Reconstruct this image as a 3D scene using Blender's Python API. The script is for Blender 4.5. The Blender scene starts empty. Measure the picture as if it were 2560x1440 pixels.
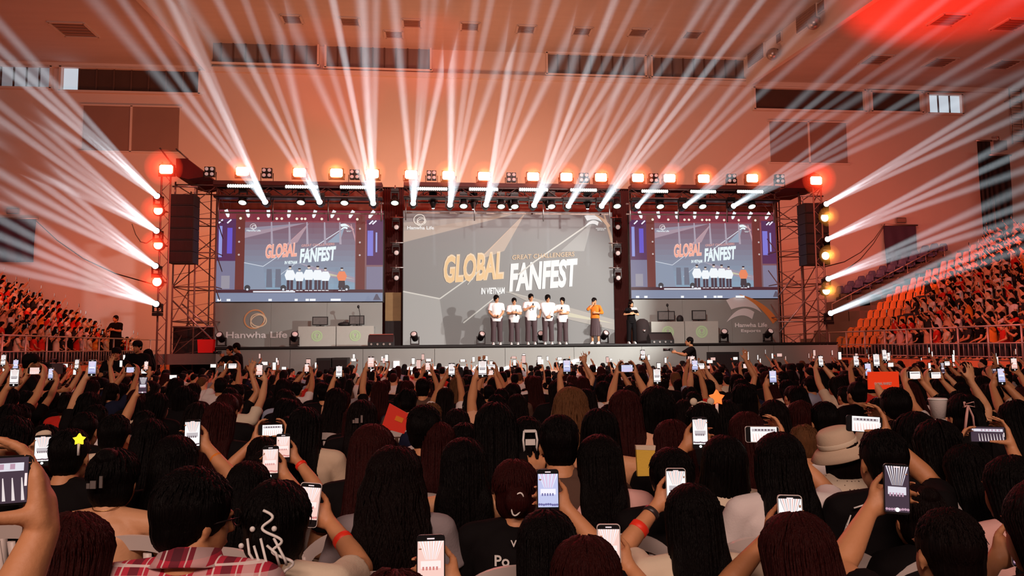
import bpy, math, random
from mathutils import Vector, Matrix, noise
sc = bpy.context.scene
COL = sc.collection
random.seed(7)
PI = math.pi
R = math.radians

# ------------------------------------------------------------------ camera
F = 1849.0                      # focal length in pixels of the 2560 px frame
YAW, PITCH, ROLL = R(5.6), math.atan(150 / F), R(-0.5)
cd = bpy.data.cameras.new('camera')
cam = bpy.data.objects.new('camera', cd)
COL.objects.link(cam)
cd.sensor_width = 36
cd.lens = 36 * F / 2560
cd.clip_start = .05
cd.clip_end = 200
cam.location = (0, 0, 1.65)
CM = Matrix.Rotation(-YAW, 3, 'Z') @ Matrix.Rotation(PI / 2 + PITCH, 3, 'X') @ Matrix.Rotation(ROLL, 3, 'Z')
cam.rotation_euler = CM.to_euler()
sc.camera = cam
CO = Vector((0, 0, 1.65))
CMI = CM.inverted()
AX = CM @ Vector((0, 0, -1))    # viewing axis


def at(px, py, Y):
    """world point on the hall plane y = Y seen at a pixel of the photograph"""
    r = CM @ Vector(((px - 1280) / F, (720 - py) / F, -1))
    return CO + r * (Y / r.y)


def pix(p):
    v = CMI @ (Vector(p) - CO)
    return 1280 + F * v.x / -v.z, 720 - F * v.y / -v.z


# ------------------------------------------------------------------ exposure, world
vs = sc.view_settings
vs.view_transform = 'Standard'
vs.look = 'None'
vs.gamma = 1
vs.use_curve_mapping = False
vs.exposure = 0
cy = sc.cycles
cy.max_bounces = 5
cy.diffuse_bounces = 2
cy.glossy_bounces = 2
cy.volume_bounces = 0
cy.transmission_bounces = 2
cy.transparent_max_bounces = 64
cy.sample_clamp_indirect = 4
cy.use_denoising = True
wd = bpy.data.worlds.new('world')
sc.world = wd
wd.use_nodes = True
wd.node_tree.nodes['Background'].inputs[0].default_value = (.55, .16, .11, 1)
wd.node_tree.nodes['Background'].inputs[1].default_value = .035


def lamp(kind, loc, target, energy, color, size=1, size_y=None, angle=45, blend=.5, spread=None, name=None):
    l = bpy.data.lights.new(name or kind.lower() + '_light', kind)
    l.energy = energy
    l.color = color
    if kind == 'AREA':
        l.size = size
        if size_y:
            l.shape = 'RECTANGLE'
            l.size_y = size_y
        else:
            l.shape = 'DISK'
        if spread:
            l.spread = R(spread)
    elif kind == 'SPOT':
        l.spot_size = R(angle)
        l.spot_blend = blend
        l.shadow_soft_size = size
    else:
        l.shadow_soft_size = size
    o = bpy.data.objects.new(l.name, l)
    o.location = loc
    if target is not None:
        d = Vector(target) - Vector(loc)
        o.rotation_euler = d.to_track_quat('-Z', 'Y').to_euler()
    COL.objects.link(o)
    return o


RED, ORG, PEACH, WARM, COOL = (1, .05, .02), (1, .25, .06), (1, .40, .24), (1, .74, .56), (.80, .92, 1)
# house wash of the hall: orange-red uplight behind the stage onto the back wall and the ceiling
lamp('AREA', (2.5, 29.5, 6.0), (3.5, 38, 9.0), 980, (1, .36, .18), 13, 1.5, name='stage_uplight')
lamp('AREA', (-7.5, 31, 5.5), (-9.5, 38, 8.2), 150, (1, .30, .05), 3, 1, name='orange_uplight')
lamp('AREA', (-1.5, 31, 5.8), (-2.5, 38, 8.0), 90, (1, .34, .06), 2.5, 1, name='orange_uplight')
lamp('AREA', (-14, 30, 5.0), (-17, 38, 9), 340, (1, .16, .085), 8, 1, name='left_uplight')
lamp('AREA', (20, 29, 6.5), (24, 38, 9), 330, (1, .15, .08), 8, 1, name='right_uplight')
lamp('SPOT', (2, 24, 9), (-.3, 36, 16.2), 2600, (1, .04, .02), .3, angle=22, blend=.8, name='red_wall_spot')
lamp('SPOT', (-4, 24, 9), (-5.5, 37, 15.6), 1800, (1, .04, .02), .3, angle=26, blend=.8, name='red_wall_spot')
lamp('AREA', (2, 8, 14), (2, 38, 13), 600, (1, .40, .30), 16, 2, name='hall_wash')
# ordinary hall lamps high behind the audience: warm light on backs and arms
lamp('AREA', (-2, -9, 10), (1, 9, .8), 1700, (1, .69, .57), 12, 1.5, name='rear_house_lamp')
# red rim light from the truss over the audience, and red spill on trusses and drapes
lamp('AREA', (2, 22.5, 9.3), (1, 6, 1), 900, (1, .03, .06), 14, .6, name='truss_red_wash')
lamp('AREA', (2, 23.4, 9.0), (2, 26.5, 6.8), 150, (1, .03, .015), 15, .3, name='truss_red_spill')
lamp('AREA', (2, 27.2, 9.4), (2, 25, 6.8), 120, (1, .03, .015), 15, .3, name='truss_red_spill')
# front light for the stage
lamp('SPOT', (11.5, 17.2, 5.7), (2.6, 26.6, 2.9), 7500, (1, .98, .93), .10, angle=46, blend=.6, name='stage_key_light')
lamp('SPOT', (3, 12.0, 8.0), (2.6, 26.2, 2.9), 3100, (1, .98, .93), .2, angle=72, blend=.6, name='stage_front_light')
# red key on the seated stands
lamp('SPOT', (-3, 15, 9), (-14.5, 26, 2.8), 4300, (1, .13, .09), .3, angle=50, blend=.6, name='left_stand_red')
lamp('SPOT', (6, 13, 10), (20, 25, 3.5), 5800, (1, .15, .11), .3, angle=50, blend=.6, name='right_stand_red')

# ------------------------------------------------------------------ materials
MATS = {}


def mat(name, col, rough=.6, metal=0, emit=None, es=1, var=0, scale=8, bump=0, bscale=40, spec=.5, vstretch=None, sheen=0):
    if name in MATS:
        return MATS[name]
    m = bpy.data.materials.new(name)
    m.use_nodes = True
    nt = m.node_tree
    b = nt.nodes['Principled BSDF']
    b.inputs['Base Color'].default_value = (*col, 1)
    b.inputs['Roughness'].default_value = rough
    b.inputs['Metallic'].default_value = metal
    b.inputs['Specular IOR Level'].default_value = spec
    if emit is not None:
        b.inputs['Emission Color'].default_value = (*emit, 1)
        b.inputs['Emission Strength'].default_value = es
        m.cycles.emission_sampling = 'NONE'
    tc = None
    if var or bump:
        tc = nt.nodes.new('ShaderNodeTexCoord')
        mp = nt.nodes.new('ShaderNodeMapping')
        nt.links.new(tc.outputs['Object'], mp.inputs[0])
        if vstretch:
            mp.inputs['Scale'].default_value = vstretch
    if var:
        n = nt.nodes.new('ShaderNodeTexNoise')
        n.inputs['Scale'].default_value = scale
        n.inputs['Detail'].default_value = 4
        nt.links.new(mp.outputs[0], n.inputs['Vector'])
        r = nt.nodes.new('ShaderNodeMix')
        r.data_type = 'RGBA'
        r.inputs[6].default_value = (*[max(0, c * (1 - var)) for c in col], 1)
        r.inputs[7].default_value = (*[min(1, c * (1 + var)) for c in col], 1)
        nt.links.new(n.outputs[0], r.inputs[0])
        nt.links.new(r.outputs[2], b.inputs['Base Color'])
    if bump:
        n2 = nt.nodes.new('ShaderNodeTexNoise')
        n2.inputs['Scale'].default_value = bscale
        n2.inputs['Detail'].default_value = 5
        nt.links.new(mp.outputs[0], n2.inputs['Vector'])
        bp = nt.nodes.new('ShaderNodeBump')
        bp.inputs['Strength'].default_value = bump
        bp.inputs['Distance'].default_value = .02
        nt.links.new(n2.outputs[0], bp.inputs['Height'])
        nt.links.new(bp.outputs[0], b.inputs['Normal'])
    MATS[name] = m
    return m


def glow(name, col, s=1.0, base=(0, 0, 0)):
    return mat(name, base, .5, emit=col, es=s)


def haze_mat(name, dens, aniso=.3, col=(1, 1, 1)):
    if name in MATS:
        return MATS[name]
    m = bpy.data.materials.new(name)
    m.use_nodes = True
    nt = m.node_tree
    nt.nodes.clear()
    o = nt.nodes.new('ShaderNodeOutputMaterial')
    v = nt.nodes.new('ShaderNodeVolumeScatter')
    v.inputs['Density'].default_value = dens
    v.inputs['Anisotropy'].default_value = aniso
    v.inputs['Color'].default_value = (*col, 1)
    nt.links.new(v.outputs[0], o.inputs['Volume'])
    MATS[name] = m
    return m


M_WALL = mat('painted_plaster', (.74, .66, .62), .85, var=.06, scale=.5, bump=.1, bscale=6)
M_CEIL = mat('ceiling_board', (.60, .54, .52), .9, var=.08, scale=.4, bump=.15, bscale=3, vstretch=(1, 8, 1))
M_FLOOR = mat('dark_hall_floor', (.05, .035, .03), .6, var=.3, scale=3)
M_BLACK = mat('matt_black', (.012, .01, .01), .6, var=.3, scale=20)
M_BMETAL = mat('black_metal', (.03, .02, .02), .4, .6, var=.2, scale=30)
M_STEEL = mat('galvanised_steel', (.45, .40, .38), .35, .8, var=.15, scale=20)
M_RUST = mat('scaffold_tube', (.30, .20, .17), .5, .5, var=.3, scale=12)
M_CURT = mat('black_drape', (.022, .012, .012), .9, var=.3, scale=2, bump=.4, bscale=4, vstretch=(6, 6, .3))
M_STAGE = mat('stage_grey_panel', (.33, .34, .32), .7, var=.07, scale=1.3)
M_STTOP = mat('stage_deck_black', (.03, .028, .027), .35, var=.2, scale=4)
M_WOOD = mat('ochre_board', (.30, .17, .07), .7, var=.3, scale=1.5, vstretch=(1, 1, 3))
M_PANEL = mat('dark_wall_panel', (.30, .20, .17), .8, var=.1, scale=1)
M_GLASS = mat('window_pane', (.20, .17, .17), .25, var=.2, scale=1, vstretch=(3, 3, .4))
M_DAYW = mat('daylit_window_pane', (.3, .32, .34), .3, emit=(.50, .60, .68), es=.9)
M_MULL = mat('window_mullion', (.10, .06, .05), .6, var=.1)
M_WHITE = mat('white_gloss', (.8, .78, .75), .35, var=.04)


# ------------------------------------------------------------------ mesh builder
class MB:
    def __init__(s):
        s.v, s.f, s.m, s.sm = [], [], [], []

    def add(s, vs_, fs_, mi=0, smooth=False):
        o = len(s.v)
        s.v += [tuple(p) for p in vs_]
        for f in fs_:
            s.f.append(tuple(o + i for i in f))
            s.m.append(mi)
            s.sm.append(smooth)
        return s

    def box(s, c, sz, rot=None, mi=0, taper=1):
        c = Vector(c)
        pts = []
        for z in (-.5, .5):
            k = taper if z > 0 else 1
            for x, y in ((-.5, -.5), (.5, -.5), (.5, .5), (-.5, .5)):
                p = Vector((x * sz[0] * k, y * sz[1] * k, z * sz[2]))
                pts.append(c + (rot @ p if rot else p))
        return s.add(pts, [(3, 2, 1, 0), (4, 5, 6, 7), (0, 1, 5, 4), (1, 2, 6, 5), (2, 3, 7, 6), (3, 0, 4, 7)], mi)

    def tube(s, pts, r, n=6, mi=0, cap=True, smooth=True, flat=1.0):
        pts = [Vector(p) for p in pts]
        m = len(pts)
        rs = r if isinstance(r, (list, tuple)) else [r] * m
        vs_, up = [], None
        for i, p in enumerate(pts):
            d = (pts[min(i + 1, m - 1)] - pts[max(i - 1, 0)])
            d = d.normalized() if d.length > 1e-9 else Vector((0, 0, 1))
            if up is None:
                up = Vector((0, 0, 1)) if abs(d.z) < .9 else Vector((1, 0, 0))
            a = d.cross(up)
            a = a.normalized() if a.length > 1e-6 else Vector((1, 0, 0))
            b = a.cross(d).normalized()
            up = b
            for k in range(n):
                t = 2 * PI * k / n
                vs_.append(p + a * (math.cos(t) * rs[i]) + b * (math.sin(t) * rs[i] * flat))
        fs_ = [(i * n + k, i * n + (k + 1) % n, (i + 1) * n + (k + 1) % n, (i + 1) * n + k) for i in range(m - 1) for k in range(n)]
        s.add(vs_, fs_, mi, smooth)
        if cap:
            o = len(s.v) - len(vs_)
            s.f += [tuple(o + k for k in range(n - 1, -1, -1)), tuple(o + (m - 1) * n + k for k in range(n))]
            s.m += [mi, mi]
            s.sm += [False, False]
        return s

    def lathe(s, c, prof, n=16, rot=None, mi=0, smooth=True, sx=1, sy=1):
        """prof: (radius, height) pairs along local z"""
        c = Vector(c)
        vs_ = []
        for r, z in prof:
            for k in range(n):
                t = 2 * PI * k / n
                p = Vector((r * math.cos(t) * sx, r * math.sin(t) * sy, z))
                vs_.append(c + (rot @ p if rot else p))
        m = len(prof)
        fs_ = [(i * n + k, i * n + (k + 1) % n, (i + 1) * n + (k + 1) % n, (i + 1) * n + k) for i in range(m - 1) for k in range(n)]
        s.add(vs_, fs_, mi, smooth)
        o = len(s.v) - len(vs_)
        s.f += [tuple(o + k for k in range(n - 1, -1, -1)), tuple(o + (m - 1) * n + k for k in range(n))]
        s.m += [mi, mi]
        s.sm += [False, False]
        return s

    def ell(s, c, r, n=16, m=10, rot=None, mi=0):
        c = Vector(c)
        vs_ = [c + (rot @ Vector((0, 0, -r[2])) if rot else Vector((0, 0, -r[2])))]
        for i in range(1, m):
            a = -PI / 2 + PI * i / m
            for k in range(n):
                t = 2 * PI * k / n
                p = Vector((r[0] * math.cos(a) * math.cos(t), r[1] * math.cos(a) * math.sin(t), r[2] * math.sin(a)))
                vs_.append(c + (rot @ p if rot else p))
        vs_.append(c + (rot @ Vector((0, 0, r[2])) if rot else Vector((0, 0, r[2]))))
        fs_ = [(0, 1 + (k + 1) % n, 1 + k) for k in range(n)]
        for i in range(m - 2):
            for k in range(n):
                a, b = 1 + i * n + k, 1 + i * n + (k + 1) % n
                fs_.append((a, b, b + n, a + n))
        T = len(vs_) - 1
        o = 1 + (m - 2) * n
        fs_ += [(T, o + k, o + (k + 1) % n) for k in range(n)]
        return s.add(vs_, fs_, mi, True)

    def cone2(s, a, ra, b, rb, n=12):
        """round-ended tapered limb, closed"""
        a, b = Vector(a), Vector(b)
        d = b - a
        L = max(d.length, 1e-6)
        q = d.to_track_quat('Z', 'Y').to_matrix()
        prof = [(ra * .38, -ra * .92), (ra * .75, -ra * .66), (ra, 0), (rb, L), (rb * .75, L + rb * .66), (rb * .38, L + rb * .92)]
        return s.lathe(a, prof, n, q)

    def prism(s, poly, depth, org, ux, uy, mi=0):
        """polygon (u,v) in plane org+u*ux+v*uy extruded by depth along ux x uy (both sides share)"""
        ux, uy, org = Vector(ux), Vector(uy), Vector(org)
        w = ux.cross(uy).normalized() * depth
        n = len(poly)
        a = [org + ux * u + uy * v for u, v in poly]
        vs_ = a + [p + w for p in a]
        fs_ = [tuple(range(n - 1, -1, -1)), tuple(range(n, 2 * n))] + [(i, (i + 1) % n, n + (i + 1) % n, n + i) for i in range(n)]
        return s.add(vs_, fs_, mi)

    def mesh(s, name, mats):
        me = bpy.data.meshes.new(name)
        me.from_pydata(s.v, [], s.f)
        for m in (mats if isinstance(mats, (list, tuple)) else [mats]):
            me.materials.append(m)
        me.polygons.foreach_set('material_index', s.m)
        me.polygons.foreach_set('use_smooth', s.sm)
        me.update()
        return me

    def build(s, name, mats, parent=None, loc=None):
        return put(name, s.mesh(name, mats), parent, loc)


def put(name, me, parent=None, loc=None, rotz=0):
    o = bpy.data.objects.new(name, me)
    COL.objects.link(o)
    if parent:
        o.parent = parent
    if loc is not None:
        o.location = loc
    if rotz:
        o.rotation_euler.z = rotz
    return o


def tag(o, label=None, cat=None, group=None, kind=None):
    for k, v in (('label', label), ('category', cat), ('group', group), ('kind', kind)):
        if v:
            o[k] = v
    return o


def root(name, loc, label, cat, group=None, rotz=0):
    o = put(name, None, None, loc, rotz)
    o.empty_display_size = .1
    return tag(o, label, cat, group)


def struct(o):
    o['kind'] = 'structure'
    return o


def dup(o, loc=None, rotz=None, label=None, group=None, parent=None):
    c = o.copy()
    COL.objects.link(c)
    if parent:
        c.parent = parent
    if loc is not None:
        c.location = loc
    if rotz is not None:
        c.rotation_euler.z = rotz
    if label:
        c['label'] = label
    if group:
        c['group'] = group
    for ch in KIDS(o):
        dup(ch, parent=c)
    return c


def KIDS(o):
    return [c for c in o.children]


ORD = 'first second third fourth fifth sixth seventh eighth ninth tenth eleventh twelfth thirteenth fourteenth fifteenth sixteenth seventeenth eighteenth nineteenth twentieth'.split()


def ordi(i, n, a='left', b='right'):
    if i == 0:
        return a + 'most'
    if i == n - 1:
        return b + 'most'
    if i < n / 2:
        return ORD[i] + ' from the ' + a
    return ORD[n - 1 - i] + ' from the ' + b


def txt(body, size, sx=1, bold=0.0, shear=0, depth=.004, align='LEFT'):
    """lettering as a mesh in the local XY plane"""
    cu = bpy.data.curves.new('lettering', 'FONT')
    cu.body = body
    cu.size = size
    cu.offset = bold
    cu.shear = shear
    cu.extrude = depth / 2
    cu.align_x = align
    cu.resolution_u = 3
    o = bpy.data.objects.new('lettering', cu)
    COL.objects.link(o)
    dg = bpy.context.evaluated_depsgraph_get()
    me = bpy.data.meshes.new_from_object(o.evaluated_get(dg))
    me.transform(Matrix.Diagonal((sx, 1, 1, 1)))
    bpy.data.objects.remove(o)
    bpy.data.curves.remove(cu)
    return me


def text_part(name, body, size, mtl, parent, loc, rot, **k):
    me = txt(body, size, **k)
    me.materials.clear()
    me.materials.append(mtl)
    o = put(name, me, parent, loc)
    o.rotation_euler = rot
    return o


def atz(px, py, z):
    r = CM @ Vector(((px - 1280) / F, (720 - py) / F, -1))
    return CO + r * ((z - CO.z) / r.z)


def atx(px, py, X):
    r = CM @ Vector(((px - 1280) / F, (720 - py) / F, -1))
    return CO + r * (X / r.x)


# ------------------------------------------------------------------ the hall
YW = 38.0
ZC = at(1200, 128, YW).z                      # middle ceiling
ZS = at(260, 163, YW).z                       # lower side ceilings
XL, XR = at(520, 130, YW).x, at(1870, 180, YW).x
struct(MB().box((2, 12, -.1), (110, 56, .2)).build('floor', M_FLOOR))
struct(MB().box((2, YW + .2, ZC / 2), (110, .4, ZC + 1)).build('wall_back', M_WALL))
pl, pr = atz(425, 0, ZC), atz(2085, 62, ZS)
# run the bulkheads forward past the top of the frame
dl = (Vector((pl.x, pl.y)) - Vector((XL, YW))).normalized()
dr = (Vector((pr.x, pr.y)) - Vector((XR, YW))).normalized()
LB = Vector((XL, YW)) + dl * 19
RB = Vector((XR, YW)) + dr * 19
cm_ = MB().prism([(XL, YW), (LB.x, LB.y), (RB.x, RB.y), (XR, YW)], .3, (0, 0, ZC), (1, 0, 0), (0, 1, 0))
struct(cm_.build('ceiling', M_CEIL))
q_ = atz(2400, -30, ZS)
lamp('SPOT', (q_.x - 4, q_.y - 3, 6), q_, 10500, (1, .012, .004), .2, angle=50, blend=.55, name='red_ceiling_spot')
struct(MB().prism([(XL, YW), (-53, YW), (-53, LB.y), (LB.x, LB.y)], .3, (0, 0, ZS), (1, 0, 0), (0, 1, 0)).build('ceiling_left', M_CEIL))
struct(MB().prism([(XR, YW), (57, YW), (57, RB.y), (RB.x, RB.y)], .3, (0, 0, ZS), (1, 0, 0), (0, 1, 0)).build('ceiling_right', M_CEIL))
struct(MB().box((2, YW - .12, ZS - .12), (110, .24, .24)).build('trim_1', M_WALL))


def bulkhead(name, a, b, sgn):
    a3, b3 = Vector((a[0], a[1], 0)), Vector((b.x, b.y, 0))
    d = (b3 - a3).normalized()
    n = Vector((-d.y, d.x, 0)) * sgn
    m = MB()
    L = (b3 - a3).length
    m.prism([(0, ZS - .25), (L, ZS - .25), (L, ZC), (0, ZC)], .25 * sgn, a3, d, (0, 0, 1))
    struct(m.build(name, M_WALL))
    return a3, d, n


BL = bulkhead('trim_2', (XL, YW), LB, -1)
BR = bulkhead('trim_3', (XR, YW), RB, 1)


def wall_rect(x0, y0, x1, y1, Y):
    xa = at(x0, (y0 + y1) / 2, Y).x
    xb = at(x1, (y0 + y1) / 2, Y).x
    zt = at((x0 + x1) / 2, y0, Y).z
    zb = at((x0 + x1) / 2, y1, Y).z
    return xa, xb, zb, zt


WINS = [(522, 108, 797, 164, 9, 0), (815, 117, 1077, 176, 9, 0), (1366, 138, 1612, 192, 9, 0), (1627, 146, 1865, 200, 9, 0),
        (-60, 166, 132, 222, 6, 1), (155, 173, 502, 234, 8, 2), (1883, 224, 2158, 279, 1, 0), (2174, 232, 2300, 283, 1, 0), (2315, 238, 2400, 287, 3, 3)]
for i, (x0, y0, x1, y1, n, lit) in enumerate(WINS):
    xa, xb, zb, zt = wall_rect(x0, y0, x1, y1, YW)
    r_ = struct(root('window_%d' % (i + 1), ((xa + xb) / 2, YW, zb), None, None))
    m = MB()
    w, h = xb - xa, zt - zb
    for cx, cz, sx, sz in ((0, h, w + .2, .1), (0, 0, w + .2, .1), (-w / 2, h / 2, .1, h), (w / 2, h / 2, .1, h)):
        m.box((cx, -.12, cz), (sx, .24, sz))
    m.build('window_frame', M_WALL, r_)
    m = MB()
    for k in range(1, n):
        m.box((-w / 2 + w * k / n, -.06, h / 2), (.07, .06, h - .1))
    if n > 1:
        m.build('mullion', M_MULL, r_)
    if lit == 0 and n > 1:
        MB().box((0, -.02, h / 2), (w - .1, .03, h - .1)).build('pane', M_GLASS, r_)
    elif lit == 0:
        MB().box((0, -.02, h / 2), (w - .1, .03, h - .1)).build('pane', mat('dark_window_pane', (.07, .045, .04), .3, var=.3, scale=1), r_)
    elif lit in (1, 3):
        MB().box((0, -.02, h / 2), (w - .1, .03, h - .1)).build('pane', M_DAYW if lit == 3 else mat('dim_daylit_pane', (.2, .22, .24), .3, emit=(.25, .25, .28), es=.6), r_)
    else:
        MB().box((.35, -.02, h / 2), (w - .8, .03, h - .1)).build('pane', mat('dark_window_pane', (.07, .045, .04), .3, var=.3, scale=1), r_)
        MB().box((-w / 2 + .45, -.03, h / 2), (.7, .03, h - .12)).build('pane', M_DAYW, r_)
for i, (x0, y0, x1, y1) in enumerate([(207, 268, 449, 378), (1924, 307, 2117, 407)]):
    xa, xb, zb, zt = wall_rect(x0, y0, x1, y1, YW)
    w, h = xb - xa, zt - zb
    r_ = struct(root('window_%d' % (i + 10), ((xa + xb) / 2, YW, zb), None, None))
    for s in (-1, 1):
        MB().box((s * w / 4, -.03, h / 2), (w / 2 - .06, .06, h)).build('shutter_panel', M_PANEL, r_)
    m = MB().box((0, -.05, h / 2), (.1, .1, h + .1))
    m.box((0, -.05, -.05), (w + .2, .1, .08)).box((0, -.05, h + .05), (w + .2, .1, .08))
    m.build('window_frame', M_WALL, r_)

# ceiling lights and vents
CV = [(185, 73, ZS, 1.5), (730, 47, ZC, .9), (875, 53, ZC, .9), (1030, 57, ZC, .9), (985, 85, ZC, .9), (1175, 65, ZC, .9), (1315, 72, ZC, .9), (1455, 77, ZC, .9),
      (1595, 80, ZC, .9), (1730, 86, ZC, .9), (2190, 148, ZS, 1.2), (2370, 48, ZS, 1.2), (2530, 60, ZS, 1.2), (2350, 155, ZS, 1.2), (2510, 160, ZS, 1.2)]
for i, (px, py, z, s) in enumerate(CV):
    p = atz(px, py, z)
    if z == ZS and i == 0:
        lb = 'recessed ceiling diffuser on the lower left ceiling'
    elif z == ZS:
        lb = 'square ceiling diffuser on the lower right ceiling, %s of five' % ordi([14, 12, 10, 11, 13].index(i) if False else {10: 0, 13: 1, 11: 2, 14: 3, 12: 4}[i], 5)
    else:
        lb = 'flat ceiling diffuser in the middle ceiling, %s of nine' % ordi({1: 0, 2: 1, 4: 2, 3: 3, 5: 4, 6: 5, 7: 6, 8: 7, 9: 8}[i], 9)
    r_ = root('ceiling_vent', (p.x, p.y, z), lb, 'ceiling vent', 'ceiling diffusers')
    m = MB()
    for a, b, c, d in ((0, -s / 2, s, .12), (0, s / 2, s, .12), (-s / 2, 0, .12, s), (s / 2, 0, .12, s)):
        m.box((a, b, -.03), (c, d, .06))
    m.build('frame', M_CEIL, r_)
    m = MB()
    for k in range(4):
        m.box((0, -s * .3 + k * s * .2, -.03), (s * .85, s * .08, .05))
    m.box((0, 0, -.01), (s * .9, s * .9, .02))
    m.build('louvre', M_PANEL, r_)

# grilles and spotlights on the right bulkhead
a3, d3, n3 = BR


def on_bulk(px, py):
    # intersect pixel ray with the bulkhead plane
    r = CM @ Vector(((px - 1280) / F, (720 - py) / F, -1))
    nn = Vector((-d3.y, d3.x, 0))
    t = (a3 - CO).dot(nn) / r.dot(nn)
    return CO + r * t


V3_ = lambda *a: Vector(a)
rotb = math.atan2(d3.y, d3.x)
for i, (px, py, w, h) in enumerate([(2032, 46, 1.7, 1.0), (1904, 140, 1.7, .9), (2070, 18, .5, .5), (1963, 96, .4, .5)]):
    p = on_bulk(px, py) + V3_(d3.y, -d3.x, 0) * .30
    lb = ['large square air grille on the right bulkhead, nearer one', 'large square air grille on the right bulkhead, farther one',
          'small dark wall box above the nearer bulkhead spotlight', 'small dark wall box above the farther bulkhead spotlight'][i]
    o = root('air_grille' if i < 2 else 'wall_box', p, lb, 'grille' if i < 2 else 'box', 'grilles on the bulkhead' if i < 2 else 'boxes on the bulkhead')
    o.rotation_euler.z = rotb
    MB().box((0, 0, 0), (w, .12, h)).build('frame', M_WALL, o)
    m = MB()
    for k in range(7):
        m.box((0, .0, -h * .38 + k * h * .125), (w * .88, .2, h * .06))
    m.box((0, 0, 0), (w * .9, .16, h * .88))
    m.build('louvre', M_PANEL, o)
for i, (px, py) in enumerate([(2063, 58), (1958, 135)]):
    p = on_bulk(px, py) + V3_(d3.y, -d3.x, 0) * .30
    o = root('wall_spotlight', p, 'round grey spotlight on the right bulkhead, %s one' % ('nearer', 'farther')[i], 'spotlight', 'spotlights on the bulkhead')
    MB().tube([(0, 0, .2), (-.25, -.1, .2), (-.3, -.12, 0)], .05).build('bracket', M_STEEL, o)
    MB().ell((-.35, -.14, -.1), (.3, .3, .3)).build('housing', M_STEEL, o)

# wall ladder at the far right
p0, p1 = at(2546, 222, 37.6), at(2546, 360, 37.6)
o = root('wall_ladder', (p1.x, 37.6, p1.z), 'steel wall ladder high on the back wall at the right edge', 'ladder')
H = p0.z - p1.z
for s in (-1, 1):
    MB().tube([(s * .35, 0, 0), (s * .35, 0, H)], .04).build('side_rail', M_STEEL, o)
m = MB()
for k in range(10):
    m.tube([(-.35, 0, .15 + k * (H - .3) / 9), (.35, 0, .15 + k * (H - .3) / 9)], .03)
m.build('rung', M_STEEL, o)
for s in (-1, 1):
    MB().tube([(s * .35, 0, H * .8), (s * .35, .4, H * .8)], .03).build('bracket', M_STEEL, o)

# banners on the back wall, dark blue, and exit boxes
M_NAVY = mat('navy_banner_cloth', (.07, .045, .10), .8, var=.2, scale=1, bump=.3, bscale=2)


def banner(px0, py0, px1, py1, Y, mtl, label, name='hanging_banner'):
    xa, xb, zb, zt = wall_rect(px0, py0, px1, py1, Y)
    o = root(name, ((xa + xb) / 2, Y, zb), label, 'banner')
    w, h = xb - xa, zt - zb
    N = 16
    v, f = [], []
    for j in range(9):
        for i_ in range(N + 1):
            u = i_ / N - .5
            z = h * j / 8
            v.append((u * w * (1 - .08 * (1 - j / 8)), .06 * math.sin(u * 17 + j * .5) * (1 - j / 9), z))
    for j in range(8):
        for i_ in range(N):
            a = j * (N + 1) + i_
            f.append((a, a + 1, a + N + 2, a + N + 1))
    m = MB()
    m.add(v, f, 0, True)
    m.add([(x, y + .03, z) for x, y, z in v], [tuple(reversed(q)) for q in f], 0, True)
    m.build('cloth', mtl, o)
    MB().tube([(-w / 2 - .1, 0, h), (w / 2 + .1, 0, h)], .05).build('rod', M_STEEL, o)
    return o


banner(2212, 563, 2293, 690, 37.5, M_NAVY, 'dark blue banner hanging on the back wall above the right stand')
banner(-20, 546, 88, 655, 37.5, M_NAVY, 'dark blue banner hanging on the back wall above the left stand')
banner(2454, 352, 2486, 700, 35.0, M_BLACK, 'tall black banner strip hanging beside the grey wall unit')
banner(2484, 388, 2530, 590, 34.6, M_BLACK, 'wide black banner hanging below the grey wall unit')
p = at(2492, 366, 35.2)
o = root('air_unit', (p.x, p.y, p.z), 'grey box-shaped wall unit above the black banner at right', 'air unit')
MB().box((0, 0, 0), (.75, .5, .5)).build('casing', M_STEEL, o)
MB().tube([(.1, 0, .25), (.1, 0, .5), (.1, .4, .6)], .06).build('pipe', M_STEEL, o)
for i, (px, py) in enumerate([(33, 528), (2252, 551)]):
    p = at(px, py, 37.7)
    o = root('exit_box', p, 'small dark exit light box above the %s blue banner' % ('left', 'right')[i], 'exit light', 'exit light boxes')
    MB().box((0, 0, 0), (.55, .12, .28)).build('casing', M_STEEL, o)
    MB().box((0, -.07, 0), (.48, .03, .2)).build('face', M_PANEL, o)
# thin cables from the towers to the wall
for i, (a, b) in enumerate([((2058, 668, 25), (2212, 560, 37.4)), ((2060, 700, 25), (2210, 566, 37.4)), ((330, 560, 37.4), (385, 595, 25)), ((88, 550, 37.4), (388, 712, 25))]):
    pa, pb = at(*a), at(*b)
    pm = (pa + pb) / 2 - Vector((0, 0, .5))
    o = MB().tube([pa, pa.lerp(pm, .5) - Vector((0, 0, .12)), pm, pm.lerp(pb, .5) - Vector((0, 0, .12)), pb], .02, 5).build('rigging_cable', M_BMETAL)
    tag(o, ['upper slack cable from right tower to the blue banner', 'lower slack cable from right tower to the blue banner',
            'short cable on the wall left of the left tower', 'long sloping cable from left banner to the left tower'][i], 'cable', 'rigging cables')
# ------------------------------------------------------------------ the stage
ZT = 1.76
YF = 24.6
YL = 27.3                                        # LED wall plane


def X(px, Y, py=700):
    return at(px, py, Y).x


def Z(py, Y, px=1280):
    return at(px, py, Y).z


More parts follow.
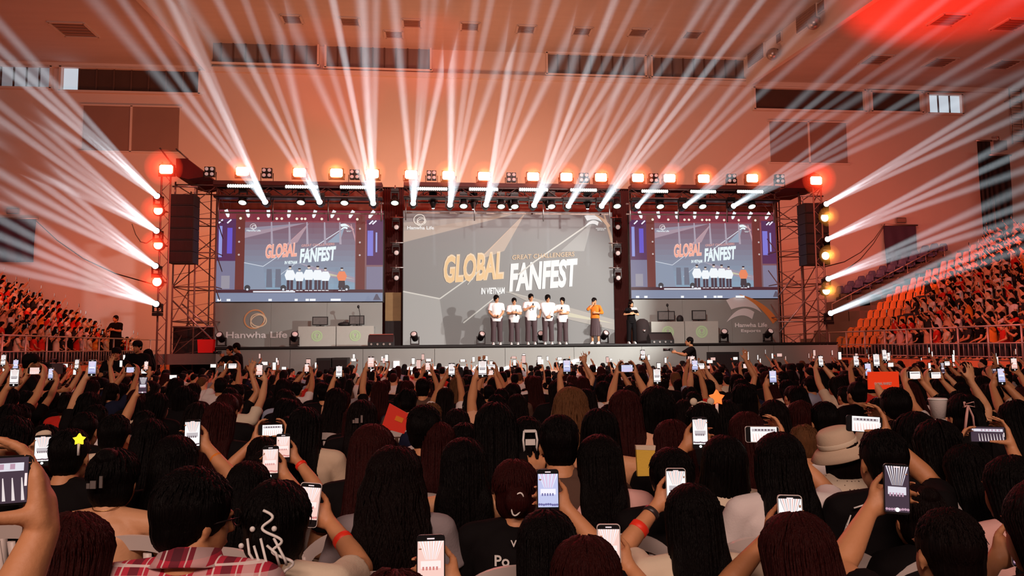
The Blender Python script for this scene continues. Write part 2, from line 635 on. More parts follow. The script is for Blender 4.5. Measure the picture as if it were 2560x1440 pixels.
xs0, xs1 = X(545, YF), X(2085, YF)
st = struct(root('floor_stage', ((xs0 + xs1) / 2, 0, 0), None, None))
W_ = xs1 - xs0
MB().box((0, (YF + 30) / 2 + .1, ZT / 2 - .05), (W_ - .1, 30 - YF, ZT - .14)).build('deck_frame', M_BLACK, st)
MB().box((0, (YF + 30) / 2, ZT - .05), (W_, 30 - YF, .1)).build('deck', M_STTOP, st)
m = MB()
npn = 9
for k in range(npn):
    w = W_ / npn
    m.box((-W_ / 2 + w * (k + .5), YF - .03, (ZT - .1) / 2), (w - .012, .06, ZT - .1))
m.build('front_panel', M_STAGE, st)
MB().box((0, YF - .03, ZT - .03), (W_, .1, .06)).build('edge_strip', M_BLACK, st)
# white lettering low on the stage front, mostly behind the audience
M_LET = mat('white_lettering_added_glow', (.85, .85, .83), .4, emit=(.8, .82, .85), es=.75)  # letters brightened by emission put into the material
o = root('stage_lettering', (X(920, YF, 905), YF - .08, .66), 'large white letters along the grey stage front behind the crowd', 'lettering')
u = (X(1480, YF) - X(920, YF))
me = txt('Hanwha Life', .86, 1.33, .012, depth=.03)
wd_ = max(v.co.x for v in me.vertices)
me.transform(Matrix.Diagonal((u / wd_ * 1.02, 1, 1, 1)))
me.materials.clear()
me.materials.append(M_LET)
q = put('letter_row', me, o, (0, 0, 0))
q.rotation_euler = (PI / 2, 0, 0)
# left side platform
o = root('side_platform', (X(500, 25.5), 25.6, 0), 'low dark riser platform at the left end of the stage', 'platform')
MB().box((0, 0, 1.38), (2.3, 1.6, .34)).build('deck', mat('riser_grey', (.16, .13, .12), .7, var=.1), o)
m = MB()
for a in (-1, 1):
    for b in (-1, 1):
        MB().box((a * 1.05, b * .7, .61), (.1, .1, 1.21)).build('leg', M_BMETAL, o)
MB().box((0, .55, .6), (2.2, .05, 1.2)).build('skirt', M_CURT, o)
# floor monitors / sub boxes in front of the stage
for i, (x0, x1, y0, dk) in enumerate([(795, 832, 895, 1), (834, 872, 894, 1), (1776, 1838, 880, 1)]):
    xa, xb = X(x0, 24.1, 900), X(x1, 24.1, 900)
    zt = Z(y0, 24.1, (x0 + x1) / 2)
    lb = ['left of two black speaker boxes at the left stage front', 'right of two black speaker boxes at the left stage front', 'wide black speaker box at the right stage front'][i]
    o = root('speaker_box', ((xa + xb) / 2, 24.1, 0), lb, 'speaker', 'boxes before the stage')
    MB().box((0, 0, zt / 2), (xb - xa - .01, .7, zt)).build('cabinet', M_BLACK, o)
    MB().box((0, -.36, zt / 2), ((xb - xa) * .88, .03, zt * .9)).build('grille', M_CURT, o)

# ------------------------------------------------------------------ screens and their pictures
LED_G = {}


def screen_mat(name, c0, c1, emit, base=.25, horiz=False):
    """screen picture background: a soft two colour field shown by the panel itself"""
    if name in MATS:
        return MATS[name]
    m = bpy.data.materials.new(name)
    m.use_nodes = True
    nt = m.node_tree
    b = nt.nodes['Principled BSDF']
    tc = nt.nodes.new('ShaderNodeTexCoord')
    sp = nt.nodes.new('ShaderNodeSeparateXYZ')
    rp = nt.nodes.new('ShaderNodeValToRGB')
    rp.color_ramp.elements[0].color = (*c0, 1)
    rp.color_ramp.elements[1].color = (*c1, 1)
    rp.color_ramp.elements[0].position = .15
    rp.color_ramp.elements[1].position = .85
    nt.links.new(tc.outputs['Generated'], sp.inputs[0])
    nt.links.new(sp.outputs[0 if horiz else 2], rp.inputs[0])
    nt.links.new(rp.outputs[0], b.inputs['Emission Color'])
    b.inputs['Emission Strength'].default_value = emit
    m.cycles.emission_sampling = 'NONE'
    b.inputs['Base Color'].default_value = (base, base, base, 1)
    b.inputs['Roughness'].default_value = .75
    b.inputs['Specular IOR Level'].default_value = .2
    MATS[name] = m
    return m


def flatmat(c, es=1.0, base=.2):
    if base is None:
        return mat('print_%d_%d_%d' % tuple(int(x * 255) for x in c), c, .7)
    return mat('picture_%d_%d_%d_%d_%d' % (*[int(x * 255) for x in c], int(es * 100), int(base * 100)), (base, base, base), .75, emit=c, es=es, spec=.2)


class Pic:
    """flat picture drawn on a screen: u right, v down, both 0..1"""

    def __init__(s, x0, x1, z0, z1, y, es=1.0, base=.2):
        s.x0, s.x1, s.z0, s.z1, s.y, s.es, s.base = x0, x1, z0, z1, y, es, base
        s.lay = {}
        s.k = 0

    def P(s, u, v, k=None):
        return (s.x0 + (s.x1 - s.x0) * u, s.y - .004 - .0015 * (s.k if k is None else k), s.z1 + (s.z0 - s.z1) * v)

    def poly(s, pts, c):
        s.k += 1
        c = tuple(c)
        m = s.lay.setdefault(c, MB())
        m.add([s.P(u, v) for u, v in pts], [tuple(range(len(pts) - 1, -1, -1))])
        # make sure it faces -y
        return s

    def rect(s, u0, v0, u1, v1, c):
        return s.poly([(u0, v0), (u1, v0), (u1, v1), (u0, v1)], c)

    def line(s, pts, w, c, asp=1.0):
        W, H_ = s.x1 - s.x0, s.z1 - s.z0
        for (u0, v0), (u1, v1) in zip(pts[:-1], pts[1:]):
            dx, dy = (u1 - u0) * W, (v1 - v0) * H_
            L = math.hypot(dx, dy) or 1
            nx, ny = -dy / L * w / 2 / W, dx / L * w / 2 / H_
            s.poly([(u0 + nx, v0 + ny), (u1 + nx, v1 + ny), (u1 - nx, v1 - ny), (u0 - nx, v0 - ny)], c)
        return s

    def ring(s, cu, cv, ru, rv, w, c, a0=0, a1=360, rot=0, n=28, w1=None):
        s.k += 1
        m = s.lay.setdefault(tuple(c), MB())
        vs_, W, H_ = [], s.x1 - s.x0, s.z1 - s.z0
        for i in range(n + 1):
            t = R(a0 + (a1 - a0) * i / n)
            ww = w if w1 is None else w + (w1 - w) * i / n
            for q in (-1, 1):
                x = (ru * W + q * ww / 2) * math.cos(t)
                y = (rv * W + q * ww / 2) * math.sin(t)
                xx = x * math.cos(R(rot)) - y * math.sin(R(rot))
                yy = x * math.sin(R(rot)) + y * math.cos(R(rot))
                vs_.append(s.P(cu + xx / W, cv + yy / H_))
        m.add(vs_, [(2 * i, 2 * i + 1, 2 * i + 3, 2 * i + 2) for i in range(n)])
        return s

    def disc(s, cu, cv, r, c, n=12):
        W, H_ = s.x1 - s.x0, s.z1 - s.z0
        return s.poly([(cu + r * math.cos(2 * PI * i / n), cv + r * W / H_ * math.sin(2 * PI * i / n)) for i in range(n)], c)

    def text(s, body, u, v, w, h, c, bold=.03, shear=.15, rise=0, outline=None):
        """text with left baseline at u,v; width w and cap height h in screen units"""
        s.k += 1
        me = txt(body, 1, 1, bold, shear, depth=0)
        xs = [q.co.x for q in me.vertices]
        ys = [q.co.y for q in me.vertices]
        W, H_ = s.x1 - s.x0, s.z1 - s.z0
        kx, ky = w * W / (max(xs) - min(xs)), h * H_ / (max(ys) - min(ys))
        mm = s.lay.setdefault(tuple(c), MB())
        ox, oy, oz = s.P(u, v)
        vs_ = []
        for q in me.vertices:
            x = (q.co.x - min(xs)) * kx
            z = (q.co.y - min(ys)) * ky + x * rise
            vs_.append((ox + x, oy, oz + z))
        mm.add(vs_, [tuple(p.vertices) for p in me.polygons])
        bpy.data.meshes.remove(me)
        return s

    def done(s, parent, name='screen_picture'):
        m = MB()
        ms = []
        for i, (c, b) in enumerate(s.lay.items()):
            m.add(b.v, b.f, i)
            ms.append(flatmat(c, s.es, s.base))
        off = Vector(parent.location)
        m.v = [(x - off.x, y - off.y, z - off.z) for x, y, z in m.v]
        return m.build(name, ms, parent)


def mixc(a, b, t):
    return tuple(x + (y - x) * t for x, y in zip(a, b))


def artwork(P, U, V, main=True):
    """the show picture; U, V map the art frame into the screen frame"""
    if main:
        G, OR, WH, LT, GO = (.27, .255, .235), (.66, .42, .27), (.95, .95, .93), (.40, .38, .35), (.90, .52, .17)
        GC, LN = (.62, .43, .24), (.75, .70, .62)
    else:
        G, OR, WH, LT, GO = (.22, .26, .36), (.62, .34, .36), (.85, .97, 1.0), (.40, .48, .60), (.95, .42, .32)
        GC, LN = (.80, .42, .45), (.75, .80, .88)

    def T(pts):
        return [(U(a), V(b)) for a, b in pts]
    P.poly(T([(.55, .01), (.0, .155), (.0, .24)]), mixc(G, OR, .45))
    P.poly(T([(.55, .01), (.0, .09), (.0, .155)]), mixc(G, OR, .22))
    P.poly(T([(.578, .01), (.35, .37), (.475, .30)]), mixc(G, OR, .6))
    P.poly(T([(.578, .01), (.35, .37), (.385, .33)]), mixc(G, OR, 1.0))
    P.poly(T([(.9, .08), (.745, .30), (.86, .30)]), mixc(G, LT, .5))
    P.poly(T([(.957, .02), (1.0, .29), (1.0, .20), (.965, .02)]), mixc(G, OR, .75))
    P.poly(T([(.0, .61), (.17, .665), (.2, 1.0), (.0, 1.0)]), mixc(G, LT, .22))
    P.poly(T([(.48, .60), (1.0, .82), (1.0, .90), (.73, .80)]), mixc(G, GC, .22))
    P.poly(T([(.70, .735), (1.0, .85), (.75, .79)]), mixc(G, (.95, .85, .45), .5))
    k = P.x1 - P.x0
    sc_ = (U(1) - U(0))
    P.line(T([(.9, .075), (.62, .38)]), .05 * sc_ * k / 7.3, LN)
    P.line(T([(.455, .62), (.28, .84)]), .04 * sc_ * k / 7.3, mixc(G, LN, .7))
    P.line(T([(.0, .605), (.17, .66), (.355, .45)]), .045 * sc_ * k / 7.3, mixc(G, LN, .8))
    P.line(T([(.48, .61), (.62, .66)]), .02 * sc_ * k / 7.3, mixc(G, LN, .5))
    h = V(1) - V(0)
    # headline
    P.text('GLOBAL', U(.188), V(.548), sc_ * .285, h * .215, mixc(GO, WH, .28), .055, .14, .075)
    P.text('GLOBAL', U(.192), V(.545), sc_ * .275, h * .200, GO, .025, .14, .075)
    P.text('GREAT CHALLENGERS', U(.512), V(.368), sc_ * .30, h * .035, mixc(OR, GO, .5), .012, .05, .06)
    P.text('FANFEST', U(.497), V(.612), sc_ * .33, h * .215, WH, .045, .14, .085)
    P.text('IN VIETNAM', U(.363), V(.628), sc_ * .113, h * .048, WH, .04, .1, .03)
    P.line(T([(.30, .555), (.355, .45)]), .02 * sc_ * k / 7.3, LN)
    P.line(T([(.62, .38), (.54, .48)]), .05 * sc_ * k / 7.3, LN)
    # logo top left
    orb(P, U(.078), V(.072), sc_ * .027, mixc(WH, GO, .25), .028 * sc_ * k / 7.3)
    P.text('Hanwha Life', U(.018), V(.143), sc_ * .125, h * .026, WH, .02, 0)
    # wing logo top right
    wing(P, U(.925), V(.085), sc_ * .062, WH, OR)
    P.text('HANWHA LIFE', U(.918), V(.130), sc_ * .05, h * .009, WH, .02, 0)
    P.text('ESPORTS', U(.925), V(.142), sc_ * .034, h * .009, WH, .02, 0)


def orb(P, cu, cv, r, c, w, c2=None):
    """three interlaced loops"""
    c2 = c2 or c
    P.ring(cu - r * .12, cv - r * .15, r * .98, r * .88, w, c2, rot=-25)
    P.ring(cu + r * .25, cv + r * .22, r * .75, r * .62, w * .8, c, rot=10)
    P.ring(cu + r * .16, cv + r * .62, r * .55, r * .72, w * .8, c, 20, 330, rot=50)


def wing(P, cu, cv, r, wh, orn):
    W, H_ = P.x1 - P.x0, P.z1 - P.z0
    a = W / H_

    def band(pts_o, pts_i, c):
        P.k += 1
        m = P.lay.setdefault(tuple(c), MB())
        n = len(pts_o)
        vs_ = [P.P(cu + x * r, cv + y * r * a) for x, y in pts_o] + [P.P(cu + x * r, cv + y * r * a) for x, y in pts_i]
        m.add(vs_, [(i, i + 1, n + i + 1, n + i) for i in range(n - 1)])

    def bez(p0, p1, p2, n=14):
        return [((1 - t) ** 2 * p0[0] + 2 * t * (1 - t) * p1[0] + t * t * p2[0], (1 - t) ** 2 * p0[1] + 2 * t * (1 - t) * p1[1] + t * t * p2[1]) for t in [i / n for i in range(n + 1)]]
    band(bez((-1, -.55), (-.1, -.95), (.42, -.05)), bez((-.8, -.18), (-.1, -.45), (.42, -.05)), wh)
    band(bez((-1.02, .32), (-.45, -.5), (.12, -.08)), bez((-1.02, .32), (-.4, -.15), (.02, .2)), wh)
    band(bez((-.5, -.78), (.55, -.55), (1.05, .22)), bez((-.5, -.78), (.35, -.4), (.85, .38)), orn)


# centre screen
x0, x1 = X(1008, YL), X(1533, YL)
z1 = Z(529, YL, 1270)
zb = ZT + .03
o = root('led_screen', ((x0 + x1) / 2, YL, zb), 'large centre LED screen with GLOBAL FANFEST artwork on grey', 'screen')
MB().box((0, .12, (z1 - zb) / 2), (x1 - x0 + .06, .2, z1 - zb + .04)).build('frame', M_BLACK, o)
MB().box((0, 0, (z1 - zb) / 2), (x1 - x0, .04, z1 - zb)).build('display', screen_mat('centre_screen_picture', (.20, .19, .175), (.24, .22, .21), .52, .19), o)
P = Pic(x0, x1, zb, z1, YL - .02, .74, .2)
artwork(P, lambda a: a, lambda a: a)
P.done(o)
CENTRE = (x0, x1, zb, z1)

YSD = 26.7


def mini_person(P, u, v, h, top, bot, hair=(.02, .01, .02), skirt=False):
    a_ = (P.z1 - P.z0) / (P.x1 - P.x0)
    w = h * .34 * a_
    P.rect(u - w * .36, v - h * .5, u - w * .04, v, bot)
    P.rect(u + w * .04, v - h * .5, u + w * .36, v, bot)
    if skirt:
        P.poly([(u - w * .3, v - h * .6), (u + w * .3, v - h * .6), (u + w * .45, v - h * .12), (u - w * .45, v - h * .12)], bot)
    P.poly([(u - w * .35, v - h * .82), (u + w * .35, v - h * .82), (u + w * .62, v - h * .62), (u + w * .42, v - h * .42), (u - w * .42, v - h * .42), (u - w * .62, v - h * .62)], top)
    P.disc(u, v - h * .90, h * .052 * a_, (.75, .60, .52))
    P.rect(u - h * .055 * a_, v - h * .985, u + h * .055 * a_, v - h * .925, hair)
    P.rect(u - w * .42, v - h * .02, u - w * .05, v + h * .01, (.9, .9, .95))
    P.rect(u + w * .05, v - h * .02, u + w * .42, v + h * .01, (.9, .9, .95))


def side_screen(px0, px1, py0, py1, which):
    x0, x1 = X(px0, YSD), X(px1, YSD)
    zt, zb_ = Z(py0, YSD, (px0 + px1) / 2), Z(py1, YSD, (px0 + px1) / 2)
    o = root('led_screen', ((x0 + x1) / 2, YSD, zb_), '%s side LED screen showing the stage with its performers' % which, 'screen', 'side screens')
    MB().box((0, .12, (zt - zb_) / 2), (x1 - x0 + .08, .2, zt - zb_ + .06)).build('frame', M_BLACK, o)
    MB().box((0, 0, (zt - zb_) / 2), (x1 - x0, .04, zt - zb_)).build('display', screen_mat('side_screen_picture', (.16, .10, .12), (.30, .06, .08), .9, .1), o)
    P = Pic(x0, x1, zb_, zt, YSD - .02, .95, .05)
    # structure around the inner screen
    P.rect(0, .0, 1, .12, (.22, .03, .05))
    P.rect(0, .10, .11, .60, (.10, .03, .10))
    P.rect(.90, .10, 1, .60, (.10, .03, .10))
    P.rect(.11, .05, .165, .9, (.16, .035, .03))
    P.rect(.835, .05, .89, .9, (.16, .035, .03))
    P.rect(.0, .56, .11, .88, (.20, .19, .30))
    P.rect(.90, .62, 1, .88, (.22, .20, .30))
    P.rect(.01, .18, .03, .52, (.30, .34, .75))
    P.rect(.06, .20, .09, .48, (.14, .10, .62))
    P.rect(.905, .22, .94, .50, (.22, .20, .68))
    P.rect(.955, .24, .965, .46, (.35, .40, .8))
    P.rect(.03, .72, .08, .86, (.32, .30, .36))
    P.rect(0, .87, 1, .905, (.07, .02, .03))
    P.rect(0, .905, 1, 1, (.22, .26, .38))
    P.rect(.22, .885, .47, .900, (.8, .82, .9))
    # inner screen
    U = lambda a: .165 + a * .665
    V = lambda a: .135 + a * .735
    for i in range(12):
        t = i / 11
        P.rect(U(0), V(i / 12), U(1), V((i + 1) / 12), mixc((.22, .11, .15), (.25, .36, .48), t))
    artwork(P, U, V, False)
    for i, uu in enumerate((.24, .40, .56, .72, .86)):
        P.poly([(U(uu) - .004, V(0)), (U(uu) + .004, V(0)), (U(uu) + .012, V(.33)), (U(uu) - .002, V(.33))], (.42, .36, .44))
    for uu in (.52, .60):
        P.poly([(U(uu - .30) - .01, V(.70)), (U(uu - .30) + .02, V(.70)), (U(uu - .30) + .025, V(.97)), (U(uu - .30) - .012, V(.97))], (.16, .17, .23))
    for uu, hh in ((.415, .33), (.50, .30), (.585, .335), (.665, .33), (.735, .305)):
        mini_person(P, U(uu), .885, hh * .83, (.92, .96, 1), (.07, .04, .06))
    mini_person(P, U(.885), .885, .255, (.85, .25, .12), (.06, .04, .05), skirt=True)
    for uu in (.04, .36, .93):
        P.disc(U(uu), .855, .018, (.05, .05, .06))
        P.disc(U(uu), .872, .007, (.7, .72, .8))
    # lamps above
    for i, uu in enumerate((.07, .19, .31, .43, .58, .69, .80, .92)):
        P.line([(uu + (uu - .35) * .05, .01), (uu, .075)], .12, (.95, .95, 1))
        P.disc(uu, .08, .008, (1, 1, 1))
    for uu in (.145, .36, .48, .53, .63, .845, .25, .39, .51, .73):
        P.disc(uu, .105, .008, (1, .92, .75))
    for vv in (.21, .36, .50):
        for uu in (.14, .862):
            P.disc(uu, vv, .006, (.6, .5, .5))
    for uu in (.03, .08, .93, .95):
        P.line([(uu - .012, .16), (uu + .012, .12)], .05, (.9, .88, 1))
    for uu, w in ((.02, .022), (.075, .022), (.32, .02), (.475, .018), (.54, .02), (.565, .035), (.69, .06)):
        P.rect(uu, .975, uu + w, .998, (.95, .97, 1))
    P.poly([(.945, .99), (.955, .95), (.962, .925), (.972, .925), (.978, .95), (.992, .99)], (.10, .09, .13))
    P.done(o)
    return x0, x1, zb_, zt


SL = side_screen(541, 957, 526, 754, 'left')
SR = side_screen(1577, 1943, 530, 746, 'right')

# grey printed walls below the side screens
for which, (x0, x1, zb_, zt) in (('left', SL), ('right', SR)):
    o = root('printed_backdrop', ((x0 + x1) / 2, YSD - .1, ZT), 'grey printed board under the %s side screen with a %s logo' % (which, 'looped orange' if which == 'left' else 'winged'), 'backdrop', 'boards under the side screens')
    h = zb_ - .05 - ZT
    m = MB()
    for k in range(3):
        m.box(((k - 1) * (x1 - x0) / 3, 0, h / 2), ((x1 - x0) / 3 - .006, .1, h))
    m.build('board', M_STAGE, o)
    P = Pic(x0, x1, ZT, ZT + h, YSD - .16, 0, None)
    if which == 'left':
        CO_ = (.85, .42, .20)
        orb(P, .245, .38, .062, (.95, .78, .55), .05, CO_)
        P.text('Hanwha Life', .072, .80, .36, .15, (.9, .9, .9), .022, 0)
        P.done(o, 'logo_print')
    else:
        wing(P, .80, .34, .17, (.85, .85, .86), (.85, .32, .08))
        P.text('Hanwha Life', .685, .64, .22, .10, (.95, .95, .95), .03, 0)
        P.text('Esports', .725, .775, .135, .09, (.95, .95, .95), .03, 0)
        P.done(o, 'logo_print')


# desks with round green emblems and gear on them
M_GRN = mat('green_emblem_added_glow', (.42, .56, .32), .6, emit=(.30, .42, .22), es=.25)  # flat emblem lifted by a little added glow


def desk(px0, px1, py0, Y, label, first=False):
    xa, xb = X(px0, Y, 840), X(px1, Y, 840)
    zt = Z(py0, Y, (px0 + px1) / 2)
    o = root('dj_desk', ((xa + xb) / 2, Y, ZT), label, 'desk', 'grey desks with green emblems')
    w, h = xb - xa, zt - ZT
    MB().box((0, 0, h / 2), (w - .01, .05, h)).build('front_panel', mat('desk_grey', (.52, .53, .48), .7, var=.05), o)
    MB().box((0, .35, h - .03), (w - .01, .7, .05)).build('top', M_STAGE, o)
    for s in (-1, 1):
        MB().box((s * (w / 2 - .03), .37, h / 2 - .03), (.04, .66, h - .06)).build('side_panel', M_STAGE, o)
    r = h * .24
    m = MB()
    for rr, ww in ((r, r * .16), (r * .62, r * .12)):
        n = 28
        v = []
        for i in range(n):
            t = 2 * PI * i / n
            v += [(math.cos(t) * (rr - ww), -.03, h * .52 + math.sin(t) * (rr - ww)), (math.cos(t) * (rr + ww), -.03, h * .52 + math.sin(t) * (rr + ww))]
        m.add(v, [(2 * i, 2 * i + 1, (2 * i + 3) % (2 * n), (2 * i + 2) % (2 * n)) for i in range(n)])
    m.box((-.06, -.03, h * .52), (.05, .01, r * .8), Matrix.Rotation(R(-25), 3, 'Y')).box((.06, -.03, h * .52), (.05, .01, r * .8), Matrix.Rotation(R(25), 3, 'Y'))
    m.build('emblem', M_GRN, o)
    return (xa + xb) / 2, zt, w


def monitor(px0, px1, py0, zt, Y, label, stand=True, mic=False, name='monitor'):
    xa, xb = X(px0, Y, 800), X(px1, Y, 800)
    z1_ = Z(py0, Y, (px0 + px1) / 2)
    o = root(name, ((xa + xb) / 2, Y, zt), label, 'monitor', 'monitors on the desks')
    w, h = xb - xa, z1_ - zt - .06
    MB().box((0, 0, .05 + h / 2), (w, .05, h)).build('casing', M_BLACK, o)
    MB().box((0, -.03, .05 + h / 2), (w * .88, .02, h * .8)).build('display', mat('monitor_glass_glow_reflection', (.05, .04, .04), .12, emit=(.20, .15, .13), es=.55, var=.8, scale=9), o)  # faint emission stands in for reflections on the glass
    MB().box((0, .05, .015), (w * .5, .25, .03)).box((0, .04, .07), (.06, .04, .12)).build('stand', M_BLACK, o)
    return o


YD = 25.9
cx, zt, w = desk(745, 840, 816, YD, 'left desk of the pair beside the looped logo, left of the centre screen')
monitor(781, 820, 791, zt, YD + .25, 'dark monitor on the desk beside the looped logo')
cx, zt2, w = desk(841, 935, 815, YD, 'desk nearest the centre screen on the left, paler grey front')
monitor(873, 911, 788, zt2, YD + .25, 'dark monitor behind the gooseneck microphone, on the left desks')
cx, zt3, w = desk(1628, 1711, 804, YD, 'desk nearest the centre screen on the right side')
monitor(1644, 1687, 777, zt3, YD + .25, 'dark monitor beside the microphone stand on the right desks')
cx, zt4, w = desk(1712, 1796, 803, YD, 'right desk of the pair beside the winged logo')
monitor(1730, 1765, 775, zt4, YD + .25, 'dark monitor on the desk beside the winged logo')
for px, py, zz, lb in ((899, 767, zt2, 'thin gooseneck microphone rising above the left desks'), (1671, 763, zt3, 'thin microphone stand rising above the right desks')):
    o = root('microphone_stand', (X(px, YD + .1, 800), YD + .1, zz), lb, 'microphone stand', 'microphones on the desks')
    h = Z(py, YD + .1, px) - zz
    MB().lathe((0, 0, 0), [(.09, 0), (.09, .02), (.02, .03)], 14).build('base', M_BLACK, o)
    MB().tube([(0, 0, .02), (.01, 0, h * .6), (-.03, -.03, h)], .012).build('stem', M_BLACK, o)
    MB().ell((-.04, -.04, h), (.045, .045, .06)).build('head', M_BLACK, o)
for px, zz, lb in ((862, zt, 'low black keyboard case between the two left monitors'), (1700, zt3, 'round black cushion-shaped bag between the two right monitors')):
    o = root('gear_bag', (X(px, YD + .35, 800), YD + .35, zz), lb, 'bag', None)
    MB().ell((0, 0, .08 if px < 1000 else .1), (.24, .12, .08) if px < 1000 else (.13, .1, .15)).build('body', M_BLACK, o)
    MB().tube([(-.06, 0, .14), (0, 0, .2), (.06, 0, .14)], .012).build('handle', M_BLACK, o)

# wedge monitors
M_REDW = mat('reddish_speaker_top', (.42, .10, .07), .5, var=.15)


def wedge(px0, px1, label, top, flip=False):
    Y = 25.1
    xa, xb = X(px0, Y, 860), X(px1, Y, 860)
    w = xb - xa
    o = root('stage_wedge', ((xa + xb) / 2, Y, ZT), label, 'speaker', 'wedge monitors on the stage')
    MB().prism([(-.25, 0), (.25, 0), (.25, .22), (.02, .36), (-.25, .12)], w, (-w / 2, 0, 0), (0, 1, 0), (0, 0, 1), 0).build('cabinet', M_BLACK, o)
    MB().box((0, .12, .315), (w * .94, .27, .02), Matrix.Rotation(R(-31), 3, 'X')).build('top_panel', top, o)
    m = MB()
    for k in range(4):
        m.tube([(w * (-.36 + k * .24), -.26, .055), (w * (-.36 + k * .24), -.275, .055)], .035, 10)
    m.build('connector_plate', M_STEEL, o)
    return o


wedge(921, 985, 'reddish-topped wedge speaker on the stage floor left of the centre screen', M_REDW)
wedge(1622, 1680, 'dark wedge speaker on the stage floor right of the centre screen', M_CURT)
# black covered case behind the assistant
o = root('covered_case', (X(1606, 26.0, 840), 26.0, ZT), 'tall black cloth-covered case with rounded top right of centre screen', 'case')
hh = Z(797, 26, 1606) - ZT
MB().lathe((0, 0, 0), [(.26, 0), (.27, .1), (.26, hh * .7), (.2, hh * .92), (.08, hh)], 18).build('cover', M_CURT, o)
MB().tube([(-.05, -.2, hh * .55), (0, -.29, hh * .5), (.05, -.2, hh * .55)], .05).build('strap', M_STEEL, o)
# red bag at the left end
p = at(516, 868, 25.4)
o = root('red_bag', (p.x, 25.4, 1.55), 'bright red bag standing on the low riser left of the stage', 'bag')
MB().box((0, 0, .25), (.46, .25, .44), taper=1.1).build('body', mat('red_cloth_added_glow', (.75, .01, .01), .6, emit=(.5, .0, .0), es=.15), o)  # cloth brightened by a slight glow put into it
MB().tube([(-.12, 0, .46), (-.08, 0, .56), (.08, 0, .56), (.12, 0, .46)], .02).build('handle', M_BLACK, o)

# drape columns and backing
for px0, px1, py, nm in ((958, 1008, 470, 'between the left and centre screens'), (1534, 1577, 474, 'between the centre and right screens')):
    Y = 27.9
    xa, xb = X(px0, Y), X(px1, Y)
    h = Z(py, Y, px0) - ZT
    o = root('black_drape', ((xa + xb) / 2, Y, ZT), 'tall dark drape hanging %s' % nm, 'curtain', 'dark drapes between screens')
    v, f, N = [], [], 40
    for j in range(2):
        for i in range(N + 1):
            v.append(((i / N - .5) * (xb - xa) * 1.04, .05 * math.sin(i * 1.3), j * h))
    for i in range(N):
        f.append((i, i + 1, N + 2 + i, N + 1 + i))
    MB().add(v, f, 0, True).build('cloth', mat('maroon_dark_drape', (.10, .018, .014), .9, var=.3, scale=1.2), o)
    MB().tube([(-.4, 0, h), (.4, 0, h)], .04).build('rod', M_BMETAL, o)
o = root('ochre_panel', (X(983, 27.6, 780), 27.6, ZT), 'narrow ochre board and dark cloth beside the centre screen', 'panel')
MB().box((0, 0, 1.45), (.58, .06, 1.05)).build('board', M_WOOD, o)
MB().box((0, -.02, .46), (.58, .08, .92)).build('skirt', M_CURT, o)

# ------------------------------------------------------------------ trusses, towers, lamps
M_TRUSS = mat('truss_red_lit', (.16, .09, .08), .45, .5, var=.2, scale=10)  # black truss with the lamps' red light put into its colour
YT = 25.0


def truss(px0, px1, pya, pyb, Y, label):
    xa, xb = X(px0, Y, 480), X(px1, Y, 480)
    za, zb_ = Z(pya, Y, (px0 + px1) / 2), Z(pyb, Y, (px0 + px1) / 2)
    L, h = xb - xa, za - zb_
    o = root('roof_truss', ((xa + xb) / 2, Y, zb_), label, 'truss', 'lighting trusses above the screens')
    m = MB()
    for y in (-.2, .2):
        for z in (0, h):
            m.tube([(-L / 2, y, z), (L / 2, y, z)], .035, 6)
    m.build('chord', M_TRUSS, o)
    m = MB()
    n = max(2, int(L / .45))
    for y in (-.2, .2):
        for k in range(n):
            u0, u1 = -L / 2 + L * k / n, -L / 2 + L * (k + 1) / n
            m.tube([(u0, y, 0 if k % 2 else h), (u1, y, h if k % 2 else 0)], .014, 4)
    for k in range(n + 1):
        u0 = -L / 2 + L * k / n
        for z in (0, h):
            m.tube([(u0, -.2, z), (u0, .2, z)], .014, 4)
    m.build('lattice', M_TRUSS, o)
    MB().box((0, 0, h + .1), (L, .5, .14)).build('cap_strip', mat('dark_red_valance', (.10, .025, .02), .7, var=.3, scale=3), o)
    MB().box((0, .0, -.03), (L, .35, .05)).build('lower_bar', M_BMETAL, o)
    # hangers holding it off the roof of the screen frames
    m = MB()
    for u in (-L / 2 + .05, -L / 6, L / 6, L / 2 - .05):
        o2 = MB().tube([(u, .22, -.75), (u, .22, 0)], .025, 6).build('post', M_STEEL, o)
    MB().box((0, .6, -.05), (L, .06, .05)).box((0, .6, -.42), (L, .05, .05)).build('rear_bar', M_RUST, o)
    return o, xa, xb, zb_, za


T1 = truss(538, 956, 470, 494, YT, 'red-lit black truss spanning above the left side screen')
T2 = truss(1010, 1530, 474, 496, YT, 'red-lit black truss spanning above the centre screen')
T3 = truss(1575, 1943, 478, 500, YT, 'red-lit black truss spanning above the right side screen')


